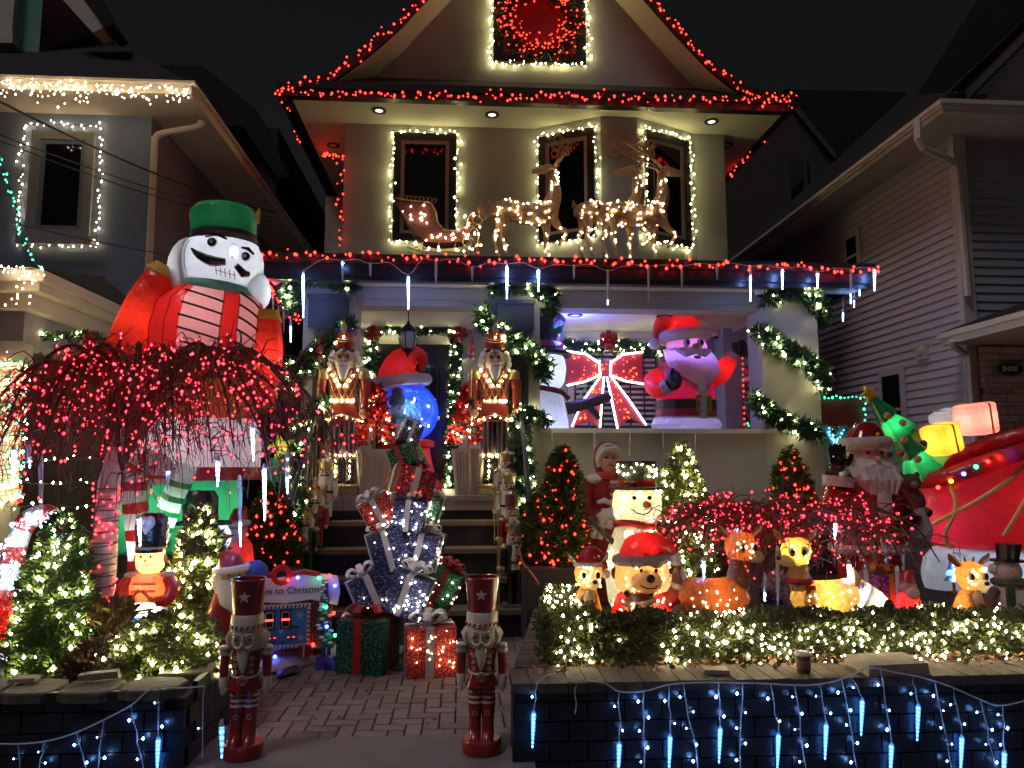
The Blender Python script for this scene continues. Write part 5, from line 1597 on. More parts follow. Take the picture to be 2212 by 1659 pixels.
# penguin panel behind the right pillar
f = Fig('lit_penguin', 'lit penguin decoration in Santa hat behind the right pillar', 'decoration', 1632, 1055, 9.55, z=FL)
f.p('base', mat('red brick print box', (.35, .06, .04), .7, var=.4, scale=30), lambda b: b.box((2, 0, 70), (52, 40, 140)), None, False)
f.p('body', M_NBLK, lambda b: b.loft([(4, 0, 140, 16, 14), (4, 0, 160, 26, 20), (4, 0, 195, 26, 20), (4, 0, 215, 18, 16)], 16))
f.p('belly', M_NWHT, lambda b: b.ball((6, -14, 180), (17, 10, 24), 14))
f.p('head', M_NBLK, lambda b: b.ball((4, 0, 226), (20, 18, 18), 14))
f.p('face', M_NWHT, lambda b: b.ball((6, -12, 225), (13, 8, 12), 12))
f.p('beak', mat('orange beak', (.8, .35, .05), .5), lambda b: b.tube([(6, -18, 224), (6, -28, 222)], [4, .5], 8))
f.p('hat', M_CRED, lambda b: b.tube([(2, 0, 238), (-2, 0, 258), (-16, 0, 268)], [18, 12, 4], 12))
f.p('hat_brim', M_NWHT, lambda b: b.tube(ring(19, 239, 16, 18, c=(3, 0)), 5, 8, False))
f.p('scarf', M_CRED, lambda b: b.tube(ring(18, 208, 16, 16, c=(4, 0)), 5, 8, False))
B = [(-24, -12, 140 + i * 12) for i in range(13)]
f.bulbs(B, .012, REDB)
f.bulbs([(-10 + RN.uniform(-14, 26), -24, 150 + RN.uniform(-14, 40)) for _ in range(16)], .012, GREENB, name='green_bulbs')
# ================================================================== the two nutcrackers at the walkway
def front_nutcracker(label, u, v):
    g = G(u, v, .006)
    t = thing('nutcracker_planter', label, 'nutcracker', (g.x, g.y, .006), RN.uniform(-.12, .12), .925, 'red nutcrackers flanking the walkway')
    MR = mat('red glazed ceramic', (.26, .014, .016), .28, var=.2, scale=14, coat=.5)
    MW = mat('ivory ceramic', (.60, .54, .48), .4, var=.1, scale=16, coat=.2)
    MF = mat('tan ceramic face', (.55, .45, .36), .4, var=.1, scale=12)
    P = lambda n, m, fn, par=None, ang=38: part(n, m, par or t, fn, True, ang)
    P('base', MR, lambda b: b.lathe([(.112, 0), (.115, .01), (.115, .068), (.108, .078)], 32))
    for s in (-1, 1):
        bt = P('boot', MR, lambda b: b.loft([(s * .038, -.03, .078, .037, .06), (s * .038, -.028, .10, .037, .052), (s * .038, -.004, .125, .035, .036), (s * .038, 0, .20, .036, .036), (s * .038, 0, .272, .044, .044)], 16))
        P('peppermint', MW, lambda b: [b.loft([(s * .038 + .012 * math.cos(a), -.040, .222 + .012 * math.sin(a), .006, .004), (s * .038 + .012 * math.cos(a), -.044, .226 + .012 * math.sin(a), .005, .003)], 6) for a in [2 * PI * i / 6 for i in range(6)]], bt)
        lg = P('leg', MR, lambda b: b.loft([(s * .036, 0, .268, .045, .045), (s * .036, 0, .32, .043, .045), (s * .034, 0, .385, .046, .05)], 16))
        for z in (.285, .315, .345, .372):
            P('stripe', MW, lambda b: b.lathe([(.0452, z - .007), (.0462, z), (.0458, z + .007)], 18, (s * .036, 0, 0), False), lg)
        ar = P('arm', MR, lambda b: b.loft([(s * .122, 0, .44, .024, .024), (s * .122, 0, .50, .026, .027), (s * .12, 0, .59, .028, .03)], 14))
        P('epaulette', MW, lambda b: b.lathe([(.031, .565), (.034, .57), (.033, .60), (.028, .615), (.01, .62)], 16, (s * .12, 0, 0)), ar)
        P('epaulette_line', M_NBLK, lambda b: (b.tube(ring(.0345, .602, 16, c=(s * .12, 0)), .0014, 4, False), b.tube(ring(.0345, .592, 16, c=(s * .12, 0)), .0014, 4, False)), ar)
        P('cuff', MW, lambda b: b.loft([(s * .122, -.003, .388, .025, .026), (s * .122, 0, .43, .029, .029), (s * .122, 0, .442, .026, .026)], 14), ar)
        P('hand', MF, lambda b: (b.loft([(s * .121, -.008, .345, .012, .016), (s * .121, -.006, .365, .019, .022), (s * .122, -.004, .39, .019, .02)], 12), b.tube([(s * .106, -.016, .385), (s * .102, -.026, .365)], [.008, .006], 7)), ar)
        P('hair', MW, lambda b: [b.tube([(s * (.078 + .006 * q), -.035 + .03 * q, .70), (s * (.096 + .006 * q), -.03 + .03 * q, .665), (s * (.088 + .004 * q), -.025 + .03 * q, .61)], [.014, .02, .012], 8) for q in range(3)])
        e = P('eye', MW, lambda b: b.ball((s * .038, -.088, .672), (.022, .010, .022), 14))
        P('iris', M_EYE, lambda b: b.ball((s * .037, -.096, .670), (.0115, .006, .0125), 12), e)
        P('eyelid', MF, lambda b: b.tube([(s * .014, -.092, .672), (s * .024, -.097, .693), (s * .042, -.096, .698), (s * .062, -.082, .684)], .005, 6), e)
        P('moustache', MW, lambda b: b.tube(spline([(s * .006, -.098, .632), (s * .022, -.10, .622), (s * .042, -.092, .627), (s * .05, -.086, .642), (s * .044, -.09, .648)], 3), np.interp(np.linspace(0, 4, 13), range(5), [.006, .009, .007, .005, .002]), 7))
    P('skirt', MR, lambda b: b.loft([(0, 0, .375, .098, .075), (0, 0, .41, .085, .068), (0, 0, .452, .07, .06)], 28))
    P('belt', MW, lambda b: b.tube([(.076 * math.cos(a), .066 * math.sin(a), .457 - .008 * max(0, -math.sin(a))) for a in [2 * PI * i / 28 for i in range(29)]], .0075, 8, False))
    bk = P('belt_peppermint', MW, lambda b: b.prism([(.027 * math.cos(a), .437 + .027 * math.sin(a)) for a in [2 * PI * i / 20 for i in range(20)]], -.085, -.07))
    for i in range(8):
        a = 2 * PI * i / 8
        P('swirl', MR, lambda b: b.prism([(0, .437), (.026 * math.cos(a), .437 + .026 * math.sin(a)), (.026 * math.cos(a + .4), .437 + .026 * math.sin(a + .4))], -.088, -.085), bk)
    to = P('torso', MR, lambda b: b.loft([(0, 0, .45, .073, .062), (0, 0, .52, .08, .068), (0, 0, .575, .086, .068), (0, 0, .60, .07, .06)], 28))
    for s in (-1, 1):
        for z in (.482, .52, .558):
            P('peppermint', MW, lambda b: [b.ball((s * .045 + .009 * math.cos(a), -.0625 - (z - .48) * .05, z + .009 * math.sin(a)), (.005, .004, .005), 6) for a in [2 * PI * i / 5 for i in range(5)]], to)
    P('head', MF, lambda b: b.loft([(0, 0, .585, .055, .055), (0, 0, .60, .078, .075), (0, 0, .64, .093, .09), (0, 0, .685, .095, .092), (0, 0, .725, .085, .083)], 28))
    P('nose', MF, lambda b: b.loft([(0, -.103, .637, .012, .016), (0, -.10, .65, .011, .016), (0, -.092, .69, .006, .008)], 10))
    P('teeth', MW, lambda b: [b.box((-.021 + .007 * i, -.091, .612), (.006, .008, .014)) for i in range(7)], None, 20)
    P('beard', MW, lambda b: b.loft([(0, -.073, .475, .004, .004), (0, -.08, .505, .018, .01), (0, -.084, .55, .029, .014), (0, -.084, .59, .033, .012), (0, -.088, .605, .03, .008)], 16))
    P('fur_band', MW, lambda b: b.lathe([(.085, .712), (.094, .722), (.093, .79), (.086, .80)], 28))
    for i in range(18):
        a = 2 * PI * i / 18
        P('band_stripe', MR, lambda b: b.tube([(.0935 * math.cos(a), .0935 * math.sin(a), .722), (.0955 * math.cos(a + .12), .0955 * math.sin(a + .12), .742)], .006, 5))
    P('hat', MR, lambda b: b.lathe([(.082, .798), (.084, .81), (.099, .985), (.101, .99), (.101, 1.0), (.093, 1.0), (.088, .93), (.02, .92)], 36))
    P('star', MW, lambda b: b.prism([(r * math.cos(a), .905 + r * math.sin(a)) for r, a in [(.034 if i % 2 == 0 else .014, PI / 2 + i * PI / 5) for i in range(10)]], -.101, -.088))
    return t, g
front_nutcracker('red nutcracker planter with star hat, left of the walkway', 524, 1632)
front_nutcracker('red nutcracker planter with star hat, right of the walkway beside the brick wall', 1040, 1622)

# ================================================================== gift boxes
def tinsel(name, c):
    """glitter mesh: dark gaps, coloured strands and bright flecks"""
    m = mat(name, c, .34, .45, bump=1.0, bscale=150, scale=75, detail=3)
    nt = m.node_tree
    no = [n for n in nt.nodes if n.type == 'TEX_NOISE' and abs(n.inputs['Scale'].default_value - 75) < 1][0]
    cr = nt.nodes.new('ShaderNodeValToRGB')
    e = cr.color_ramp.elements
    e[0].position, e[0].color = .38, (*[x * .25 for x in c], 1)
    e[1].position, e[1].color = .70, (*[min(1, x * 1.5 + .55) for x in c], 1)  # glitter sparkle painted in as near-white flecks
    k = e.new(.50)
    k.color = (*c, 1)
    k = e.new(.60)
    k.color = (*[min(1, x * 2.0 + .02) for x in c], 1)
    nt.links.new(no.outputs['Fac'], cr.inputs['Fac'])
    nt.links.new(cr.outputs['Color'], nt.nodes['Principled BSDF'].inputs['Base Color'])
    return m
T_RED, T_NAVY, T_GRN, T_TEAL = tinsel('red tinsel mesh', (.42, .02, .015)), tinsel('navy tinsel mesh', (.015, .022, .14)), tinsel('green tinsel mesh', (.012, .13, .05)), tinsel('teal tinsel mesh', (.012, .10, .085))
RB_W, RB_S, RB_R, RB_K = mat('white satin ribbon', (.82, .82, .90), .45), mat('silver ribbon', (.66, .66, .68), .35, .2, var=.4, scale=40), mat('red ribbon', (.38, .012, .012), .45), mat('dark grey ribbon', (.10, .09, .11), .4, .3)
def gift(label, u, v, y, w, h, tilt, yaw, body, rib, lit, nb=14, bowm=None, d=None, z=None):
    p = W(u, v, y)
    k = (p - EYE).dot(FW) / FOC
    w, h = w * k, h * k
    d = (d or w * .95 / k) * k
    if z is not None:
        p.z = z + h / 2
    t = thing('gift_box', label, 'gift box', p, 0.0, 1.0, 'gift boxes stacked on the walkway')
    t.rotation_euler = Euler((rad(RN.uniform(-4, 4)), rad(tilt), rad(yaw)), 'YXZ').to_matrix().to_euler() if tilt else (0, 0, rad(yaw))
    part('box', body, t, lambda b: b.box((0, 0, 0), (w, d, h)), False)
    rw = w * .17
    part('ribbon', rib, t, lambda b: (b.box((-w * .04, -d / 2 - .003, 0), (rw, .005, h)), b.box((-w * .04, 0, h / 2 + .003), (rw, d, .005)), b.box((-w * .04, d / 2 + .003, 0), (rw, .005, h))), False)
    part('ribbon', rib, t, lambda b: (b.box((w / 2 + .003, 0, 0), (.005, rw, h)), b.box((-w / 2 - .003, 0, 0), (.005, rw, h)), b.box((0, 0, h / 2 + .006), (w, rw, .005))), False)
    bw = MB()
    for i in range(6):
        a = 2 * PI * i / 6 + .4
        l = w * .42
        c_, s_ = math.cos(a), math.sin(a)
        bw.tube(spline([(-w * .04, 0, h / 2 + .01), (c_ * l * .6 - w * .04, s_ * l * .6, h / 2 + w * .26), (c_ * l - w * .04, s_ * l, h / 2 + w * .16), (c_ * l * .5 - w * .04, s_ * l * .5, h / 2 + w * .04)], 3), w * .085, 7, True, .3)
    bw.ball((-w * .04, 0, h / 2 + w * .15), w * .09, 8)
    bw.build('bow', bowm or rib, t)
    if lit:
        B = []
        for _ in range(nb):
            if RN.random() < .7:
                B.append((RN.uniform(-.45, .45) * w, -d / 2 - .006, RN.uniform(-.45, .45) * h))
            else:
                B.append((w / 2 + .006, RN.uniform(-.45, .45) * d, RN.uniform(-.45, .45) * h))
        bulbs(B, .0068, lit, t)
    return t
WG = glow('white gift bulb', (1.0, .90, .66), 30)
yg = 6.15
gift('small navy gift box with silver bow at the top of the tower', 885, 936, yg + .05, 42, 44, 22, 20, T_NAVY, RB_S, WG, 4, RB_S)
gift('green glitter gift box with red ribbon near the top of the tower', 878, 985, yg + .05, 56, 46, -22, -25, T_GRN, RB_R, None)
gift('red gift box with dark grey bow below the green glitter box', 886, 1044, yg + .02, 84, 62, 16, 25, tinsel('deep red tinsel', (.24, .01, .012)), RB_S, REDB, 8, RB_K)
gift('red tinsel gift box with silver ribbon tipped to the left', 818, 1106, yg, 68, 66, -30, 12, T_RED, RB_S, WG, 14)
gift('navy tinsel gift box with white bow in the middle of the tower', 888, 1112, yg - .05, 66, 66, 6, -8, T_NAVY, RB_W, WG, 18)
gift('small green tinsel gift box peeking out right of the navy box', 934, 1098, yg + .12, 40, 58, 18, -20, T_GRN, RB_S, WG, 8)
gift('navy gift box with white bow leaning left above the corner box', 836, 1188, yg - .05, 74, 84, -16, 14, T_NAVY, RB_W, WG, 10)
gift('navy tinsel gift box with white bow leaning right in the tower', 915, 1188, yg - .02, 72, 80, 14, -14, T_NAVY, RB_W, WG, 24)
gift('dark blue gift box with white bow, lowest on the left of the tower', 802, 1278, yg - .1, 82, 80, -24, 18, T_NAVY, RB_W, WG, 10)
gift('blue tinsel gift box with white bow standing on its corner', 886, 1280, yg - .2, 84, 88, 20, -12, T_NAVY, RB_W, WG, 30)
gift('green tinsel gift box with red ribbon tipped right behind the corner box', 958, 1266, yg + .1, 66, 84, 28, -14, T_GRN, RB_R, WG, 12)
gift('teal gift box with red ribbon standing on the pavers', 796, 1385, 5.92, 104, 108, 0, -16, T_TEAL, RB_R, None, 0, RB_R, z=0)
gift('red lit gift box with silver ribbon standing on the pavers', 928, 1385, 5.8, 104, 100, 0, 8, T_RED, RB_S, glow('orange gift bulb', (1, .6, .3), 26), 34, RB_S, z=0)
gift('small red gift box half hidden behind the teal box', 762, 1345, 6.1, 52, 90, 0, 6, T_RED, RB_S, WG, 6, RB_W, z=0)
f = Fig('gift_tower_pole', 'red wooden pole and plywood foot carrying the stacked gift boxes', 'pole', 880, 1435, yg + .16, z=0)
f.p('foot', mat('plywood', (.40, .28, .15), .7), lambda b: b.box((0, 0, 4), (90, 40, 8)), None, False)
f.p('post', mat('red painted post', (.30, .03, .02), .6), lambda b: b.tube([(0, 0, 4), (4, 4, 500)], 5, 8))
f.p('brace', mat('plywood', (.40, .28, .15)), lambda b: b.box((0, 0, 52), (60, 10, 60)), None, False)

# ================================================================== countdown sign
sg = W(612, 1400, 6.05)
t = thing('countdown_sign', 'snowy countdown to Christmas sign with digital panel behind the left nutcracker', 'sign', (sg.x, sg.y, .02), rad(13))
S = .00365
M_BRK = mat('sign brick', (.16, .035, .025), .7, var=.2)
part('board', mat('sign mortar', (.5, .48, .46), .8), t, lambda b: b.slab((-.40, 0, .04), (.36, .04, .60)), False)
bm_ = MB().box((0, 0, 0), (.098, .014, .042))
bme = _mesh('brick', bm_.v, bm_.f, M_BRK, False)
for r_ in range(11):
    for c_ in range(8):
        x = -.36 + c_ * .105 + (.05 if r_ % 2 else 0)
        if x < .34:
            obj('brick', bme, t, (x, -.006, .07 + r_ * .05))
part('snow_cap', mat('sign snow', (.72, .72, .76), .7, var=.05, bump=.3), t, lambda b: b.prism([(-.42, .50), (-.38, .46), (-.2, .475), (0, .455), (.2, .475), (.32, .44), (.40, .42), (.42, .52), (.40, .64), (.3, .66), (.1, .655), (-.1, .64), (-.38, .63)], -.03, .045))
part('panel', mat('blue panel', (.05, .20, .50), .5, var=.2), t, lambda b: b.slab((-.30, -.035, .14), (.17, -.013, .42)), False)
fr = part('panel_frame', M_NWHT, t, lambda b: (b.slab((-.325, -.045, .42), (.195, -.013, .445)), b.slab((-.325, -.045, .115), (.195, -.013, .14)), b.slab((-.325, -.045, .14), (-.30, -.013, .42)), b.slab((.17, -.045, .14), (.195, -.013, .42))), False)
M_CST = mat('candy stripe', (.16, .02, .03), .5)
for i in range(17):
    x = -.31 + i * .03
    for z in (.4325, .1275):
        part('stripe', M_CST, fr, lambda b: b.box((x, -.0462, z), (.012, .004, .024), (0, rad(25), 0)), False)
for i in range(8):
    for x in (-.3125, .1825):
        part('stripe', M_CST, fr, lambda b: b.box((x, -.0462, .16 + i * .034), (.024, .004, .012), (0, rad(25), 0)), False)
SEG = mat('digit segment off', (.30, .30, .30), .5)
SEGON = glow('red led segment', (1, .05, .03), 4)
def digit(x, z, h):
    dp = part('digit', M_NBLK, t, lambda b: b.slab((x - h * .36, -.041, z - h * .62), (x + h * .36, -.0355, z + h * .62)), False)
    w_ = h * .24
    th = h * .09
    part('segments', SEG, dp, lambda b: (b.box((x, -.043, z + h / 2), (w_ * 2, .004, th)), b.box((x, -.043, z - h / 2), (w_ * 2, .004, th)), *[b.box((x + s * w_, -.043, z + q * h / 4), (th, .004, h * .44)) for s in (-1, 1) for q in (-1, 1)]), False)
    part('lit_segment', SEGON, dp, lambda b: b.box((x, -.0445, z), (w_ * 2.2, .005, th * 1.3)), False)
for x in (-.11, .01):
    digit(x, .335, .115)
for x in (-.24, -.20, -.105, -.065, .035, .075):
    digit(x, .20, .035)
lettering('Days', .03, M_NBLK, t, (.085, -.037, .275))
lettering('Hrs        Min       Sec', .022, M_NBLK, t, (-.08, -.037, .165))
for x, z, r in ((.115, .36, .035), (-.25, .36, .035), (.125, .19, .025), (-.02, .245, .02), (-.16, .26, .02)):
    part('snowflake', mat('snowflake print', (.35, .55, .8), .5), t, lambda b: [b.box((x + .5 * r * math.cos(a), -.037, z + .5 * r * math.sin(a)), (r, .003, .006), (0, -a, 0)) for a in [2 * PI * i / 6 for i in range(6)]], False)
lettering('Countdown to Christmas', .074, mat('dark lettering', (.03, .02, .03), .5), t, (-.07, -.033, .55), ext=.002)
tr = part('tree', mat('sign tree green', (.02, .10, .05), .7, var=.4, scale=30, bump=.6), t, lambda b: [b.loft([(.30, -.03, .1 + i * .07, .085 - i * .009, .05), (.30, -.03, .20 + i * .07, .02, .015)], 10) for i in range(7)])
part('tree_snow', mat('sign snow', (.72, .72, .76)), tr, lambda b: [b.ball((.30 + RN.uniform(-.075, .075) * (1 - i / 26), -.075 + .02 * i / 22, .12 + i * .023), (.022, .012, .012), 7) for i in range(22)])['kind'] = 'stuff'
part('wreath', mat('red ribbon', (.38, .012, .012)), t, lambda b: (b.tube([(-.03 + .06 * math.cos(a), -.02, .67 + .06 * math.sin(a)) for a in [2 * PI * i / 16 for i in range(17)]], .024, 7, False), b.tube([(-.35, -.02, .66), (-.2, -.03, .69), (-.08, -.02, .67)], .022, 7), b.tube([(.02, -.02, .67), (.14, -.03, .69), (.26, -.02, .66)], .022, 7)))
for i, (x, z, m) in enumerate([(.09, .655, BLUEB), (.02, .64, REDB), (.25, .645, GREENB), (.33, .66, REDB), (.375, .58, BLUEB), (.31, .42, GREENB), (.37, .37, REDB), (.32, .27, BLUEB), (.385, .20, GREENB), (.22, .14, REDB), (-.06, .07, BLUEB), (-.2, .66, REDB)]):
    part('bulb', m, t, lambda b: b.ball((x, -.08, z), .014, 8))
for x, w_, c_ in ((.15, .07, 'red'), (.32, .05, 'blue')):
    gp = part('small_gift', mat('sign gift ' + c_, (.2, .02, .02) if c_ == 'red' else (.03, .06, .25), .5), t, lambda b: b.box((x, -.06, .06 + w_ / 2), (w_ * 1.3, .07, w_ * 1.2)), False)
    part('gift_ribbon', M_NWHT, gp, lambda b: b.box((x, -.096, .06 + w_ / 2), (.012, .004, w_ * 1.2)), False)
# snow blanket, foil parcel, paper scraps
def lump(label, name, cat, m, pts, w_, h_):
    P = spline(pts, 6)
    o = MB()
    n = 9
    vs, fs = [], []
    for i, p in enumerate(P):
        for j in range(n):
            a = PI * j / (n - 1)
            q = 1 + .18 * math.sin(i * 1.3 + j) + RN.uniform(-.06, .06)
            vs.append((p[0] + RN.uniform(-.006, .006), p[1] - math.cos(a) * w_ * q, p[2] + math.sin(a) * h_ * q - .004))
    for i in range(len(P) - 1):
        for j in range(n - 1):
            a = i * n + j
            fs.append((a, a + 1, a + n + 1, a + n))
    o.add(vs, fs)
    return tag(o.build(name, m, None, True, 60), label, cat)
q = [G(u, v, 0.0) for u, v in ((570, 1440), (620, 1434), (680, 1424), (742, 1414))]
lump('white fluffy snow blanket spread below the countdown sign', 'snow_blanket', 'blanket', mat('cotton snow', (.66, .66, .72), .9, var=.08, bump=.6, bscale=30), q, .12, .075)
q = [G(u, v, 0.0) for u, v in ((684, 1440), (720, 1443), (758, 1448), (786, 1452))]
lump('crumpled blue foil parcel lying beside the teal gift box', 'foil_parcel', 'parcel', mat('blue foil', (.012, .02, .22), .22, .5, var=.6, scale=22, bump=1, bscale=24), q, .07, .085)
for lb, pts in (('torn dark wrapping paper scrap on the pavers by the left nutcracker', [(600, 1462), (650, 1448), (640, 1436), (596, 1450)]), ('torn white wrapping paper scrap behind the left nutcracker', [(586, 1452), (630, 1440), (618, 1428), (585, 1436)])):
    c = [G(u, v, .03) for u, v in pts]
    mid = sum(c, Vector()) / 4 + Vector((0, 0, .03))
    tag(MB().add(c + [mid] + [p - Vector((0, 0, .003)) for p in c], [(0, 1, 4), (1, 2, 4), (2, 3, 4), (3, 0, 4), (5, 6, 7, 8)]).build('paper_scrap', mat('dark paper', (.02, .02, .03), .4) if 'dark' in lb else mat('white paper', (.55, .55, .6), .6), None, False), lb, 'paper')
P_ = [G(u, v, .008) for u, v in ((860, 1432), (900, 1436), (935, 1440), (965, 1434), (985, 1424))]
tag(MB().tube(spline(P_, 5), .006, 5, False).build('extension_cable', mat('yellow cable', (.55, .38, .14), .5)), 'yellowish cable curling on the pavers before the red gift box', 'cable')
P_ = [W(u, v, y) for u, v, y in ((1133, 1155, 6.5), (1128, 1172, 6.4), (1122, 1188, 6.3), (1130, 1215, 6.25), (1150, 1240, 6.0), (1165, 1262, 5.7))]
tag(MB().tube(spline(P_, 5), .007, 5, False).build('extension_cable', mat('orange cable', (.5, .14, .08), .5)), 'orange cable drooping over the dark planter box by the stairs', 'cable')
# ================================================================== plants
M_PINE = mat('dark conifer needles', (.055, .105, .025), .75, var=.6, scale=15)
M_PINEY = mat('gold lit conifer needles', (.10, .12, .025), .75, var=.6, scale=15)  # yellow bulb light put into the needle colour
M_BOX = mat("boxwood leaf", (.075, .095, .025), .55, var=.6, scale=18)
M_DRY = mat('dry brown foliage', (.07, .03, .022), .9, var=.5, scale=18)
M_BARK = mat('dark bark', (.05, .035, .025), .9, var=.5, scale=15, bump=.7)
def bush(label, u, vb, y, prof, n, m, bm, nb, br, L=.05, Wd=.012, name='evergreen_shrub', cat='shrub', group=None, z=None, up=.5, trunk=True, bias=.75, inner=.35):
    """prof: (height above foot, radius) in frame units; leaf clumps fill the volume unevenly"""
    f = Fig(name, label, cat, u, vb, y, group, z=z)
    hs = np.array([p[0] for p in prof], float)
    rs = np.array([p[1] for p in prof], float)
    # sample height with weight by radius
    t = rng.uniform(hs[0], hs[-1], n * 3)
    r = np.interp(t, hs, rs)
    keep = rng.random(n * 3) < (r / rs.max()) ** 1.2 + .05
    t, r = t[keep][:n], r[keep][:n]
    a = rng.uniform(0, 2 * PI, len(t))
    q = inner + (1 - inner) * rng.random(len(t)) ** (1 - bias * .6)
    lump = 1 + .13 * np.sin(a * 3 + t * .045) + .09 * np.sin(a * 7 - t * .09) + .07 * np.sin(t * .21 + a * 2)
    rr = r * q * lump
    P = np.stack([rr * np.cos(a), rr * np.sin(a), t + rng.normal(0, 2, len(t))], 1) * f.k
    D = np.stack([np.cos(a), np.sin(a), np.full(len(t), up)], 1)
    leaves(P, D, L, Wd, m, f.o, 'foliage', .55)
    if trunk:
        f.p('stem', M_BARK, lambda b: b.tube([(0, 0, -4), (0, 0, hs[-1] * .8)], [rs.max() * .10, 1], 7))
    B = []
    for _ in range(nb):
        while True:
            h = RN.uniform(hs[0], hs[-1])
            if RN.random() < np.interp(h, hs, rs) / rs.max() + .15:
                break
        a_ = RN.uniform(PI * .95, PI * 2.05)
        r_ = np.interp(h, hs, rs) * (1.02 + .13 * math.sin(a_ * 3 + h * .045)) + 2.5
        B.append((r_ * math.cos(a_), r_ * math.sin(a_), h))
    if nb:
        f.bulbs(B, br, bm)
    return f
bush('tall conical evergreen covered in warm lights beside the candy cane', 112, 1475, 4.75, [(0, 70), (60, 82), (160, 74), (260, 52), (325, 30), (362, 8)], 14000, M_PINE, WARMF, 95, .0115, .045, .010)
bush('round boxwood bush with warm lights beside the left nutcracker', 362, 1485, 4.65, [(0, 95), (40, 114), (85, 108), (120, 86), (146, 56), (160, 20)], 14000, M_BOX, WARMF, 50, .011, .026, .018, 'boxwood_bush')
bush('golden lit conical evergreen behind the toy soldier', 425, 1345, 5.35, [(0, 62), (60, 62), (130, 50), (190, 34), (235, 14), (250, 3)], 9000, M_PINEY, WARMF, 85, .0125, .05, .010)
bush('low brown withered shrub between the two lit bushes', 205, 1478, 4.6, [(0, 50), (30, 62), (60, 50), (85, 20)], 2600, M_DRY, None, 0, 0, .05, .006, 'withered_shrub')
bush('tuft of tan dry grass at the foot of the birch trunk', 238, 1375, 4.8, [(0, 14), (30, 34), (55, 40)], 700, mat('tan grass', (.22, .15, .06), .8, var=.4), None, 0, 0, .09, .006, 'grass_tuft', 'grass', up=1.6, trunk=False)
bush('conical evergreen with red lights in a dark box left of the stairs', 583, 1222, 6.7, [(0, 55), (40, 58), (90, 46), (140, 28), (172, 6)], 7000, M_PINE, REDB, 55, .013, .055, .010, 'potted_evergreen', 'potted tree', 'potted evergreens with red lights')
p = W(583, 1222, 6.7)
k = p.y / FOC
tag(MB().slab((p.x - 58 * k, 6.48, -.02), (p.x + 58 * k, 6.92, p.z - .005)).build('planter_box', M_DARKB, None, False), 'dark square planter box under the red lit evergreen left of the stairs', 'planter')

PINKR = glow('pinkish red bulb', (1.0, .018, .030), 13)
